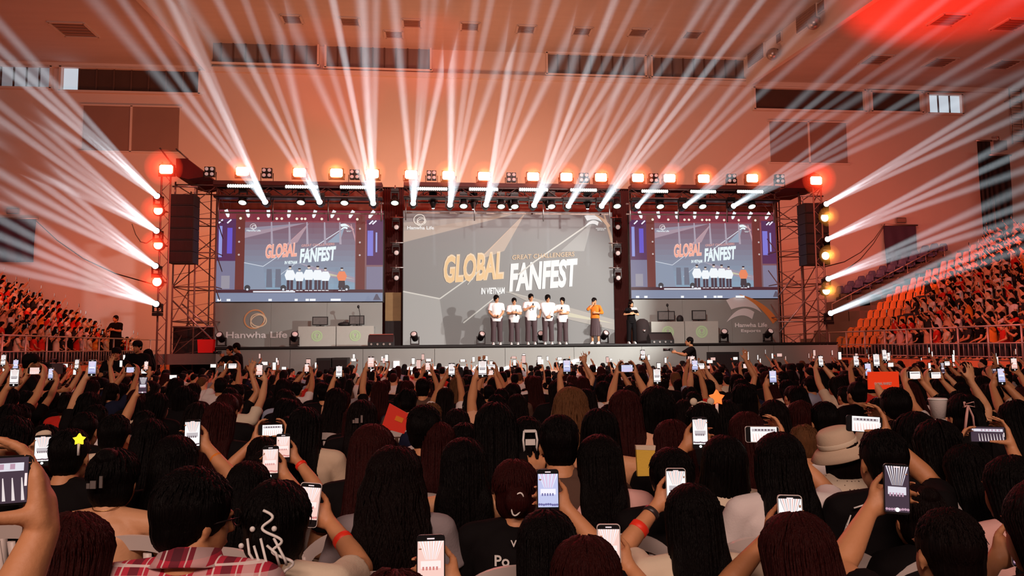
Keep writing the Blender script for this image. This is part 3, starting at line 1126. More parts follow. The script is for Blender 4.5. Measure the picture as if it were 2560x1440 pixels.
def scaffold(px0, px1, py0, Y, label, depth=1.6):
    xa, xb = X(px0, Y, 700), X(px1, Y, 700)
    zt = Z(py0, Y, (px0 + px1) / 2)
    w = xb - xa
    o = root('scaffold_tower', ((xa + xb) / 2, Y, 0), label, 'scaffold', 'scaffold towers beside the screens')
    for x in (-w / 2, 0.02, w / 2):
        for y in (0, depth):
            MB().tube([(x, y, 0), (x, y, zt)], .028, 6).build('upright', M_RUST, o)
    nlev = 6
    m2 = MB()
    for k in range(nlev + 1):
        m = MB()
        z = .3 + (zt - .4) * k / nlev
        for y in (0, depth):
            m.tube([(-w / 2, y, z), (w / 2, y, z)], .022, 5)
        for x in (-w / 2, 0, w / 2):
            m.tube([(x, 0, z), (x, depth, z)], .02, 5)
        m.build('ledger', M_RUST, o)
        if k < nlev:
            z2 = .3 + (zt - .4) * (k + 1) / nlev
            s = 1 if k % 2 else -1
            m2.tube([(-w / 2 * s, 0, z), (w / 2 * s, 0, z2)], .018, 5)
            m2.tube([(w / 2 * s, depth, z), (-w / 2 * s, depth, z2)], .018, 5)
            m2.tube([(-w / 2, 0, z), (-w / 2, depth, z2)], .018, 5)
            m2.tube([(w / 2, depth, z), (w / 2, 0, z2)], .018, 5)
            for q in range(3):
                m2.tube([(-w / 2, .02, z + q * .4), (w / 2, .02, z + .25 + q * .4)], .008, 4)
    m2.build('diagonal_brace', M_RUST, o)
    return o, zt, w


S1 = scaffold(432, 538, 455, 25.9, 'rusty scaffold tower left of the left side screen')
S2 = scaffold(1945, 2062, 462, 25.9, 'rusty scaffold tower right of the right side screen')
# bright loose tubes leaning on the towers
for i, (a, b) in enumerate([((432, 752), (531, 850)), ((455, 760), (520, 815)), ((432, 817), (535, 817)), ((1945, 742), (1985, 690)), ((1948, 832), (2048, 708)), ((1945, 804), (2062, 804)), ((400, 370), (445, 430)), ((440, 372), (470, 398))]):
    pa, pb = at(*a, 25.35), at(*b, 25.35)
    o = MB().tube([pa, pb], .028, 6).build('scaffold_pole', M_STEEL if i < 6 else M_RUST)
    tag(o, ['upper long bright pole leaning left of the left screen', 'short bright pole beside the long one on the left tower', 'level bright pole on the left tower above the dark recess',
            'short bright pole at the lower right screen corner', 'long bright pole leaning on the right tower', 'level bright pole low on the right tower',
            'bare pole rising above the left tower lamp', 'shorter bare pole rising behind the left tower lamp'][i], 'pole', 'loose scaffold poles')
# dark recess under the left tower: a near-black sheet stands for its shade
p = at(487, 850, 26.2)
o = root('recess_shade_sheet', (p.x, 26.9, 0), 'near-black sheet standing in for shade in the recess under the left tower', 'curtain')
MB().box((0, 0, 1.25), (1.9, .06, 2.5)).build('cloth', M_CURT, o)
# roof piece over the tower tops
for i, (pts, Y) in enumerate([(((440, 396), (468, 396), (520, 440), (470, 448), (440, 440)), 25.2), (((1962, 470), (2035, 430), (2048, 436), (2048, 470)), 25.2)]):
    q = [at(a, b, Y) for a, b in pts]
    c = q[0].copy()
    m = MB()
    n = len(q)
    v = [p_ - c for p_ in q] + [p_ - c + Vector((0, 2.2, 0)) for p_ in q]
    m.add(v, [tuple(range(n)), tuple(range(2 * n - 1, n - 1, -1))] + [(k, n + k, n + (k + 1) % n, (k + 1) % n) for k in range(n)])
    o = m.build('tower_canopy', mat('dark_red_tarpaulin', (.16, .012, .01), .8, var=.3, scale=2), None, c)
    tag(o, 'dark red sheet folded over the top of the %s tower' % ('left', 'right')[i], 'tarpaulin', 'tower top sheets')

# hanging speaker arrays
for i, (px0, px1, py0, py1) in enumerate([(428, 491, 489, 660), (2004, 2062, 511, 664)]):
    Y = 24.9
    xa, xb, zb_, zt = *[at(q, 580, Y).x for q in (px0, px1)], at((px0 + px1) / 2, py1, Y).z, at((px0 + px1) / 2, py0, Y).z
    o = root('line_array_speaker', ((xa + xb) / 2, Y, zb_), 'tall black hanging speaker column on the %s tower' % ('left', 'right')[i], 'speaker', 'hanging speaker columns')
    w, h = xb - xa, zt - zb_
    n = 6
    for k in range(n):
        c = MB().box((0, 0, h * (k + .5) / n), (w, .55, h / n - .015)).build('cabinet', M_BLACK, o)
        MB().box((0, -.285, h * (k + .5) / n), (w * .9, .02, h / n * .8)).build('grille', M_CURT, c)
    MB().tube([(-w * .4, 0, h), (-w * .4, 0, h + .3)], .02).tube([(w * .4, 0, h), (w * .4, 0, h + .3)], .02).tube([(-w / 2, 0, h + .3), (w / 2, 0, h + .3)], .03).build('rigging_frame', M_STEEL, o)
# vertical lamp mast at each outer side
for i, (px, py0) in enumerate([(408, 405), (2052, 462)]):
    p = at(px, 700, 24.6)
    zt = at(px, py0, 24.6).z
    o = root('lamp_mast', (p.x, 24.6, 0), 'upright lamp mast on the outer side of the %s tower' % ('left', 'right')[i], 'mast', 'outer lamp masts')
    for a in (-.14, .14):
        MB().tube([(a, 0, 0), (a, 0, zt)], .03).build('upright', M_RUST, o)
    m = MB()
    for k in range(24):
        z = zt * k / 24
        m.tube([(-.14 if k % 2 else .14, 0, z), (.14 if k % 2 else -.14, 0, z + zt / 24)], .012, 4)
    m.build('lattice', M_RUST, o)

# brown-red cloth behind each truss
for i, (px0, px1, py0, py1) in enumerate([(541, 957, 472, 535), (1010, 1532, 476, 535), (1577, 1943, 480, 538)]):
    Y = 28.3
    xa, xb = X(px0, Y, 500), X(px1, Y, 500)
    zt, zb_ = Z(py0, Y, (px0 + px1) / 2), Z(py1, Y, (px0 + px1) / 2)
    o = root('rear_cloth', ((xa + xb) / 2, Y, zb_ - .4), 'brown-red cloth strip behind the truss over the %s screen' % ('left', 'centre', 'right')[i], 'curtain', 'cloth behind the trusses')
    h = zt - zb_ + .4
    v, f, N = [], [], 60
    for j in range(2):
        for k in range(N + 1):
            v.append(((k / N - .5) * (xb - xa), .03 * math.sin(k * 1.9), j * h))
    for k in range(N):
        f.append((k, k + 1, N + 2 + k, N + 1 + k))
    MB().add(v, f, 0, True).build('cloth', mat('brown_red_cloth', (.26, .08, .05), .9, var=.25, scale=1.5, vstretch=(3, 1, .4)), o)
    MB().tube([(-(xb - xa) / 2, 0, h), ((xb - xa) / 2, 0, h)], .03).build('rod', M_BMETAL, o)
    for sg in (-1, 1):
        MB().tube([(sg * (xb - xa) / 2, .1, -zb_ + .4), (sg * (xb - xa) / 2, .1, h)], .04).build('upright', M_BMETAL, o)

# lamps ------------------------------------------------------------------
M_CORE = glow('hot_lamp_core', (1, .80, .42), 9)
M_CORER = glow('hot_red_lamp_core', (1, .55, .22), 9)
M_BARL = glow('led_bar_white', (1, .93, .80), 5)
M_BEAML = glow('beam_lens_white', (.92, .97, 1), 14)
M_WASHL = glow('wash_lens_cream', (1, .90, .62), 3.2)
M_LENS = mat('unlit_lens_added_glow', (.55, .42, .40), .15, var=.2, emit=(.7, .5, .45), es=.35)  # lamps are off; emission added to brighten the glass
H_RED = haze_mat('lamp_bloom_haze', .030, .2)
H_RED2 = haze_mat('lamp_bloom_thin_haze', .018, .2)
H_RED3 = haze_mat('lamp_bloom_thinner_haze', .012, .2)
H_RED4 = haze_mat('lamp_bloom_thinnest_haze', .007, .2)


HAZE_ALL = bpy.data.collections.new('all_haze')


def halo(p, r, energy, col, label, size=.10):
    """thin smoke round a blinder, lit by that blinder"""
    c = p + Vector((0, -.32, 0))
    l = lamp('POINT', c, None, energy, col, size, name='blinder_light')  # extra lamp in front of the fixture, reaching only the bloom haze
    hz = []
    for k, (f, m) in enumerate(((.5, H_RED), (.95, H_RED2))):
        o = MB().ell((0, 0, 0), (r * f, r * .8 * f, r * f), 20, 12).build('haze', m, None, c)
        tag(o, label, 'haze', 'added haze imitating lamp bloom', 'stuff')
        HAZE_ALL.objects.link(o)
        hz.append(o)
    HALO.append((l, hz))
    return l


HALO = []
BL_ = [(608, 430), (750, 433), (842, 434), (932, 436), (1028, 438), (1121, 440), (1210, 442), (1332, 443), (1415, 444), (1501, 445), (1593, 446), (1672, 447), (1757, 448), (1878, 447)]


def blinder_proto():
    o = root('blinder_lamp', (0, 0, 0), 'x', 'stage lamp', 'glowing blinder lamps along the truss tops')
    MB().box((0, 0, .20), (.46, .16, .34)).build('housing', M_BMETAL, o)
    m = MB().prism([(-.16, -.14), (.16, -.14), (.2, -.1), (.2, .1), (.16, .14), (-.16, .14), (-.2, .1), (-.2, -.1)], .03, (0, -.08, .20), (1, 0, 0), (0, 0, 1))
    m.build('glowing_face', M_CORE, o)
    MB().tube([(-.26, 0, .2), (-.26, 0, 0), (.26, 0, 0), (.26, 0, .2)], .02).build('bracket', M_BMETAL, o)
    return o


bp = None
for i, (px, py) in enumerate(BL_):
    p = at(px, py, YT)
    lb = 'glowing orange-red blinder on the truss top, %s of fourteen' % ordi(i, 14)
    loc = (p.x, YT, p.z - .20)
    if bp is None:
        bp = blinder_proto()
        bp.location = loc
        bp['label'] = lb
    else:
        dup(bp, loc, label=lb)
    halo(p, .50, 700, (1, .13, .035) if i not in (2, 3, 5) else (1, .22, .05), 'added haze imitating bloom round the blinder, %s on the truss' % ordi(i, 14))
for i, (px, py) in enumerate([(418, 425), (2037, 453)]):
    p = at(px, py, 24.5)
    o = dup(bp, (p.x, 24.5, p.z - .20), label='glowing red blinder topping the outer %s mast' % ('left', 'right')[i])
    o['group'] = 'glowing blinders on the mast tops'
    halo(p, .62, 1500, (1, .03, .01), 'added haze imitating red bloom round the %s mast top lamp' % ('left', 'right')[i])
# round lamps down the masts
RL = [(397, 527, 0), (397, 613, 0), (394, 705, 0), (2060, 545, 1), (2062, 640, 1), (2064, 727, 1)]
rp = None
for i, (px, py, sd) in enumerate(RL):
    p = at(px, py, 24.5)
    lb = 'round %s lamp on the %s mast, %s' % (('red', 'amber')[sd], ('left', 'right')[sd], ('top one', 'middle one', 'bottom one')[i % 3])
    if rp is None:
        rp = root('round_lamp', p, lb, 'stage lamp', 'round lamps on the outer masts')
        q = Matrix.Rotation(PI / 2, 3, 'X')
        MB().lathe((0, .2, 0), [(.08, 0), (.16, .06), (.18, .22), (.18, .24)], 18, q).build('housing', M_BMETAL, rp)
        MB().ell((0, -.05, 0), (.135, .03, .135)).build('glowing_lens', M_CORE, rp)
        MB().tube([(-.2, .05, 0), (-.2, .25, 0), (.2, .25, 0), (.2, .05, 0)], .018).build('yoke', M_BMETAL, rp)
    else:
        dup(rp, p, label=lb)
    halo(p, .46 if sd == 0 else .38, 800 if sd == 0 else 420, (1, .03, .01) if sd == 0 else (1, .34, .05), 'added haze imitating bloom round the %s %s mast lamp' % (('top', 'middle', 'bottom')[i % 3], ('left', 'right')[sd]))
# four-lamp clusters, unlit
FL = [(525, 430), (668, 433), (887, 437), (1079, 439), (1278, 444), (1459, 445), (1633, 446), (1828, 447), (1948, 448)]
fp = None
for i, (px, py) in enumerate(FL):
    p = at(px, py, YT)
    lb = 'unlit four-lens lamp cluster on the truss top, %s of nine' % ordi(i, 9)
    if fp is None:
        fp = root('lens_cluster_lamp', (p.x, YT, p.z), lb, 'stage lamp', 'unlit four-lens lamps')
        m = MB()
        for a in (-1, 1):
            for b in (-1, 1):
                m.box((a * .085, 0, b * .085), (.155, .14, .155))
        m.build('housing', M_BMETAL, fp)
        for a in (-1, 1):
            for b in (-1, 1):
                MB().lathe((a * .085, -.07, b * .085), [(.055, 0), (.06, .02), (.03, .03)], 12, Matrix.Rotation(PI / 2, 3, 'X')).build('lens', M_LENS, fp)
        MB().tube([(-.2, 0, 0), (-.2, 0, -.28), (.2, 0, -.28), (.2, 0, 0)], .015).build('bracket', M_BMETAL, fp)
    else:
        dup(fp, (p.x, YT, p.z), label=lb)
# LED bars
BR_ = [(568, 650, 465), (713, 795, 467), (850, 925, 468), (1043, 1118, 472), (1173, 1245, 473), (1298, 1370, 474), (1426, 1492, 475), (1604, 1670, 478), (1726, 1790, 479), (1843, 1908, 479)]
for i, (px0, px1, py) in enumerate(BR_):
    pa, pb = at(px0, py, YT - .3), at(px1, py, YT - .3)
    c = (pa + pb) / 2
    w = pb.x - pa.x
    o = root('led_bar', c, 'long glowing white LED bar on the truss, %s of ten' % ordi(i, 10), 'light bar', 'glowing LED bars')
    MB().box((0, .06, 0), (w + .04, .1, .15)).build('housing', M_BMETAL, o)
    m = MB()
    n = 14
    for k in range(n):
        m.ell((-w / 2 + w * (k + .5) / n, 0, 0), (w / n * .52, .03, .055), 10, 6)
    m.build('lens_strip', M_BARL, o)
    MB().tube([(-w * .3, .06, -.05), (-w * .3, .12, -.2)], .015).tube([(w * .3, .06, -.05), (w * .3, .12, -.2)], .015).build('bracket', M_BMETAL, o)


# moving heads
def head_lamp(loc, direction, label, group, lens_mat, scale=1.0, hang=True, lens_r=.09, body=M_BMETAL, name='moving_head_lamp'):
    """loc = centre of the lens; the lamp points along direction"""
    d = Vector(direction).normalized()
    q = d.to_track_quat('Z', 'Y').to_matrix()
    s = scale
    o = root(name, loc, label, 'stage lamp', group)
    hc = -d * .26 * s
    h = MB().lathe(-d * .42 * s, [(.07 * s, 0), (.13 * s, .05 * s), (.14 * s, .2 * s), (lens_r * 1.25, .38 * s), (lens_r * 1.25, .41 * s), (lens_r, .415 * s)], 16, q).build('head', body, o)
    MB().lathe((0, 0, 0), [(lens_r, -.01), (lens_r * .8, .012), (lens_r * .3, .02)], 16, q).build('lens', lens_mat, h)
    sgn = 1 if hang else -1
    top = hc + Vector((0, .0, sgn * .32 * s))
    y = MB()
    for a in (-1, 1):
        y.box(hc + Vector((a * .17 * s, 0, sgn * .13 * s)), (.04 * s, .12 * s, .34 * s))
    y.box(hc + Vector((0, 0, sgn * .28 * s)), (.38 * s, .14 * s, .05 * s))
    y.build('yoke', body, o)
    MB().box(top + Vector((0, 0, sgn * .06 * s)), (.34 * s, .26 * s, .12 * s)).build('base', body, o)
    if hang:
        MB().tube([top + Vector((0, 0, .1 * s)), top + Vector((0, .1, .1 * s + .16))], .02).build('clamp', M_STEEL, o)
    return o


H_BEAM = haze_mat('beam_lit_haze', .04, .3)
NB = [0]




def link_lights(lights, hazes, name):
    c = bpy.data.collections.new(name)
    for h in hazes:
        c.objects.link(h)
    for l in lights:
        l.light_linking.receiver_collection = c


def haze_cone(a, b, r0, r1, label):
    d = b - a
    q = d.to_track_quat('Z', 'Y').to_matrix()
    L = d.length
    o = MB().lathe((0, 0, 0), [(r0, 0), (r1, L)], 20, q, smooth=False).build('haze', H_BEAM, None, a)
    tag(o, label, 'haze', 'smoky light shafts', 'stuff')
    HAZE_ALL.objects.link(o)
    return o


def shaft(a, b0, P_, div, label, rad=.075, over=1.0, col=COOL):
    b = a + (b0 - a) * over
    d = (b - a)
    L = d.length
    hz = haze_cone(a + d.normalized() * .045, b, rad, rad + L * math.tan(R(div)), label)
    l = lamp('AREA', a + d.normalized() * .04, b, P_, col, rad * 2, spread=div * 2, name='beam_light')
    NB[0] += 1
    return l, hz


rb_ = random.Random(3)
BEAMS = [  # lens px, list of (end px, end py, power, divergence)
    ('truss', 663, 505, [(425, 0, 3.2, .34), (375, 0, 1.6, .5), (305, 0, 2.0, .42), (235, 0, 2.0, .7), (450, 0, 1.5, .3)]),
    ('truss', 799, 505, [(462, 0, 1.8, .6), (545, 0, 2.2, .34), (612, 0, 1.4, .25), (680, 0, 1.8, .6)]),
    ('truss', 933, 508, [(702, 0, 1.8, .7), (775, 0, 1.4, .4), (832, 0, 4.2, .26), (905, 0, 4.2, .62), (940, 0, 2.0, .4)]),
    ('truss', 1033, 508, [(985, 0, 2.6, .5), (1062, 0, 1.4, .3), (1085, 0, 1.6, .5), (1143, 0, 2.6, .35)]),
    ('truss', 1125, 512, [(1132, 0, 3.6, .6), (1190, 0, 1.6, .3), (1228, 0, 1.7, .26), (1300, 0, 1.9, .6)]),
    ('truss', 1215, 512, [(1300, 0, 3.0, .32), (1342, 0, 1.5, .5), (1392, 0, 1.8, .28), (1468, 0, 2.2, .6)]),
    ('truss', 1335, 513, [(1475, 0, 2.0, .6), (1537, 0, 3.2, .34), (1592, 0, 1.6, .25), (1648, 0, 2.2, .3), (1705, 0, 1.4, .7)]),
    ('truss', 1421, 515, [(1640, 0, 1.8, .6), (1705, 0, 1.3, .3), (1772, 0, 1.8, .32), (1800, 0, 1.2, .5)]),
    ('truss', 1504, 515, [(1762, 0, 1.6, .7), (1838, 0, 3.0, .42), (1905, 0, 3.4, .27), (1975, 0, 1.6, .6)]),
    ('truss', 1594, 515, [(2010, 0, 1.6, .5), (2080, 0, 1.4, .35), (2160, 0, 1.9, .55)]),
    ('truss', 1713, 515, [(2270, 0, 1.5, .6), (2360, 0, 2.0, .34), (2450, 0, 1.4, .3), (2540, 0, 1.7, .6)]),
    ('truss', 1834, 515, [(2520, 10, 1.5, .6), (2560, 70, 1.9, .34), (2560, 120, 1.7, .5), (2560, 180, 1.4, .4)]),
    ('left', 392, 490, [(0, 62, 1.8, .45), (0, 122, 2.2, .3), (0, 160, 2.6, .28), (0, 225, 1.6, .5)]),
    ('left', 391, 577, [(0, 215, 1.8, .5), (0, 262, 1.5, .28), (0, 300, 1.9, .3), (0, 350, 1.8, .6), (0, 392, 1.3, .4)]),
    ('left', 388, 665, [(0, 330, 1.8, .5), (0, 385, 1.8, .28), (0, 432, 2.0, .55), (0, 478, 1.6, .45)]),
    ('left', 390, 760, [(0, 500, 1.8, .6), (0, 548, 1.7, .28), (0, 590, 1.9, .38), (0, 632, 1.6, .5), (0, 668, 1.3, .3)]),
    ('right', 2066, 510, [(2560, 205, 1.7, .32), (2560, 240, 1.9, .26), (2560, 285, 1.6, .4)]),
    ('right', 2069, 598, [(2560, 335, 1.6, .4), (2560, 380, 1.8, .28), (2560, 425, 1.6, .5)]),
    ('right', 2071, 697, [(2560, 470, 1.5, .5), (2560, 512, 1.7, .28), (2560, 545, 1.5, .4)]),
    ('right', 2077, 783, [(2560, 560, 1.6, .4), (2560, 590, 1.9, .26), (2560, 622, 1.6, .5)]),
]
cnt = {'truss': 0, 'left': 0, 'right': 0}
for side, px, py, rays in BEAMS:
    Y0 = 24.6 if side == 'truss' else 24.2
    a = at(px, py, Y0)
    k = cnt[side]
    cnt[side] += 1
    if side == 'truss':
        nm = 'truss beam lamp, %s of twelve' % ordi(k, 12)
    else:
        nm = '%s mast beam lamp, %s' % (side, ('topmost', 'second from top', 'third from top', 'lowest')[k])
    mean = Vector((0, 0, 0))
    pairs = []
    for j, (ex, ey, pw, dv) in enumerate(rays):
        Y1 = 12.5 + (j % 3) * .8 if side == 'truss' else (13.5 + (j % 3) * .7)
        b = at(ex, ey, Y1)
        mean += (b - a).normalized()
        pairs.append(shaft(a, b, pw * {'truss': 1.5, 'left': 1.6, 'right': 1.9}[side], dv, 'smoky white light shaft from the %s, %s' % (nm, ordi(j, len(rays))), over=1.5))
    link_lights([q[0] for q in pairs], [q[1] for q in pairs], 'lit_by_%s_%d' % (side, k))
    head_lamp(a, mean, 'bright white %s' % nm, 'beam lamps throwing white shafts', M_BEAML, .8, side == 'truss', .095)
# cream wash lamps under the truss
WS = [(606, 507), (752, 507), (861, 508), (987, 508), (1159, 516), (1253, 517), (1287, 517), (1379, 517), (1543, 516), (1651, 517), (1757, 517), (1880, 517)]
for i, (px, py) in enumerate(WS):
    p = at(px, py, 24.9)
    head_lamp(p, (0, -.45, -.9), 'cream-glowing wash lamp hanging under the truss, %s of twelve' % ordi(i, 12), 'cream wash lamps', M_WASHL, .75, True, .13, name='wash_lamp')
# narrow spots shining down on the stage
dsl, dsh = [], []
DS = [(1083, 521), (1184, 523), (1276, 523), (1369, 522), (1469, 522)]
for i, (px, py) in enumerate(DS):
    p = at(px, py, 25.4)
    tg = Vector((p.x + .12, 26.1, ZT + .05))
    head_lamp(p, tg - p, 'small white spot shining down before the centre screen, %s of five' % ordi(i, 5), 'downward spots above the centre screen', M_BEAML, .8, True, .05)
    e = p + (tg - p) * .42
    dsh.append(haze_cone(p + (tg - p).normalized() * .045, e, .05, .05 + (e - p).length * math.tan(R(1.6)), 'faint white shaft falling before the centre screen, %s' % ordi(i, 5)))
    dsl.append(lamp('AREA', p + (tg - p).normalized() * .04, tg, 1.1, COOL, .1, spread=3.2, name='down_spot_light'))
link_lights(dsl, dsh, 'lit_by_down_spots')
# unlit lamps down the drape columns
for i, (px, py) in enumerate([(991, 568), (991, 632), (991, 695), (1545, 568), (1545, 633), (1546, 695)]):
    p = at(px, py, 26.9)
    head_lamp(p, (.15 if px < 1200 else -.15, -1, -.25), 'unlit moving lamp on the %s dark drape, %s' % (('left', 'right')[i // 3], ('top', 'middle', 'bottom')[i % 3]), 'unlit lamps on the drape columns', M_LENS, .72, True, .09)
    m = tag(MB().tube([p + Vector((-.25, .35, .42)), p + Vector((.25, .35, .42))], .025).build('lamp_bracket', M_STEEL), 'short level bracket above the %s lamp of the %s drape' % (('top', 'middle', 'bottom')[i % 3], ('left', 'right')[i // 3]), 'bracket', 'brackets on the drape columns')
# lamps standing on the stage floor
FLP = [(1034, 26.4, 'beside the left end of the centre screen'), (1206, 26.7, 'behind the leftmost man in white'), (1352, 26.7, 'behind the men in white, near the middle'),
       (1516, 26.4, 'right of the presenter in the orange top'), (547, 25.4, 'at the left end under the looped logo board'), (737, 25.4, 'left of the left desks'),
       (1812, 25.4, 'under the winged logo'), (1928, 25.4, 'at the right end under the winged logo board')]
M_GREYM = mat('grey_lamp_shell', (.30, .28, .27), .4, .3)
for i, (px, Y, w_) in enumerate(FLP):
    p = at(px, 846 if i < 4 else 848, Y)
    o = head_lamp(Vector((p.x, Y, ZT + .42)), (.2 if i % 2 else -.15, -.75, .55), 'unlit moving lamp standing on the stage %s' % w_, 'lamps on the stage floor', M_LENS, .85, False, .10, M_BMETAL)

# each haze shaft and bloom ball answers to its own lamps only; the room's lamps leave the shafts alone
link_lights([l for l, h in HALO], [q for l, h in HALO for q in h], 'lit_by_blinders')
ROOM = bpy.data.collections.new('room_receivers')
ROOM.children.link(HAZE_ALL)
ROOM.collection_children[0].light_linking.link_state = 'EXCLUDE'
for o_ in list(COL.objects):
    if o_.type == 'LIGHT' and o_.light_linking.receiver_collection is None:
        o_.light_linking.receiver_collection = ROOM

# ------------------------------------------------------------------ people
def remesh(mb, voxel, smooth=2, fac=.5, groove=None, name='shape'):
    """one continuous surface grown over overlapping closed limbs"""
    me = mb.mesh(name, [])
    o = bpy.data.objects.new('tmp', me)
    COL.objects.link(o)
    r = o.modifiers.new('r', 'REMESH')
    r.mode = 'VOXEL'
    r.voxel_size = voxel
    r.use_smooth_shade = True
    if smooth:
        s = o.modifiers.new('s', 'SMOOTH')
        s.factor = fac
        s.iterations = smooth
    dg = bpy.context.evaluated_depsgraph_get()
    out = bpy.data.meshes.new_from_object(o.evaluated_get(dg))
    bpy.data.objects.remove(o)
    bpy.data.meshes.remove(me)
    if groove:
        for v in out.vertices:
            v.co = groove(v.co.copy())
    for p in out.polygons:
        p.use_smooth = True
    out.name = name
    return out


def V3(*a):
    return Vector(a)


def ik(S, W, l1, l2, pole):
    d = W - S
    L = d.length
    if L > (l1 + l2) * .995:
        W = S + d * ((l1 + l2) * .995 / L)
        d = W - S
        L = d.length
    a = (l1 * l1 - l2 * l2 + L * L) / (2 * L)
    h = math.sqrt(max(0, l1 * l1 - a * a))
    n = d.normalized()
    p = pole - n * pole.dot(n)
    p = p.normalized() if p.length > 1e-5 else V3(1, 0, 0)
    return S + n * a + p * h, W


def hand(mb, W, f, n, side, curl=(.5, .6, .4), spread=.12, thumb=.5, s=1.0, fine=True):
    """W wrist, f towards the fingers, n palm normal, side = towards the thumb"""
    f = f.normalized()
    n = (n - f * n.dot(f)).normalized()
    t = side - f * side.dot(f) - n * side.dot(n)
    t = t.normalized() if t.length > 1e-4 else f.cross(n)
    k = [W + (f * .088 + t * x) * s for x in (.030, .010, -.010, -.029)]
    for i, q in enumerate(k):
        mb.cone2(W + t * (.018 - .012 * i) * s + f * .012 * s, .0165 * s, q, .0125 * s, 10)
    mb.cone2(W, .026 * s, W + f * .05 * s, .024 * s, 10)
    L = [(.040, .026, .021), (.045, .029, .022), (.041, .027, .021), (.032, .021, .019)]
    if not fine:
        for i, q in enumerate(k[:4]):
            mb.cone2(q, .012 * s, q + (f * .05 + n * .03) * s, .010 * s, 8)
    else:
        for i, q in enumerate(k):
            d = (f + t * (.6 - i * .4) * spread * 2).normalized()
            c = q
            rr = (.0098, .0090, .0080, .0070) if i < 3 else (.0085, .0078, .0070, .0062)
            for j in range(3):
                a = curl[j] * (1 + .12 * i)
                d = (d * math.cos(a) + n * math.sin(a)).normalized()
                n2 = (n - d * n.dot(d)).normalized()
                e = c + d * L[i][j] * s
                mb.cone2(c, rr[j] * s, e, rr[j + 1] * s, 8)
                c = e
    if thumb < 0:
        c = W + (f * .022 + t * .020) * s
        for l_, r1_, r2_ in ((.042, .0155, .0115), (.030, .0112, .010), (.024, .010, .0078)):
            d = (f * .10 + t * .25 + n).normalized()
            mb.cone2(c, r1_ * s, c + d * l_ * s, r2_ * s, 8)
            c = c + d * l_ * s
        return
    d = (f * .55 + t * .8 + n * .25 * thumb).normalized()
    c = W + (f * .022 + t * .024) * s
    e = c + d * .042 * s
    mb.cone2(c, .0155 * s, e, .0115 * s, 8)
    d = (d * .6 + f * .75 + n * .55 * thumb).normalized()
    e2 = e + d * .032 * s
    mb.cone2(e, .0112 * s, e2, .0102 * s, 8)
    e3 = e2 + (d + n * .2 * thumb).normalized() * .024 * s
    mb.cone2(e2, .0102 * s, e3, .0078 * s, 8)


def loft(mb, secs, n=20):
    """closed body of elliptical sections (x, y, z, rx, ry)"""
    v, f = [], []
    for x, y, z, rx, ry in secs:
        for k in range(n):
            t = 2 * PI * k / n
            ct, st_ = math.cos(t), math.sin(t)
            v.append((x + rx * math.copysign(abs(ct) ** .85, ct), y + ry * math.copysign(abs(st_) ** .85, st_), z))
    m = len(secs)
    f = [(i * n + k, i * n + (k + 1) % n, (i + 1) * n + (k + 1) % n, (i + 1) * n + k) for i in range(m - 1) for k in range(n)]
    f += [tuple(range(n - 1, -1, -1)), tuple((m - 1) * n + k for k in range(n))]
    mb.add(v, f, 0, True)


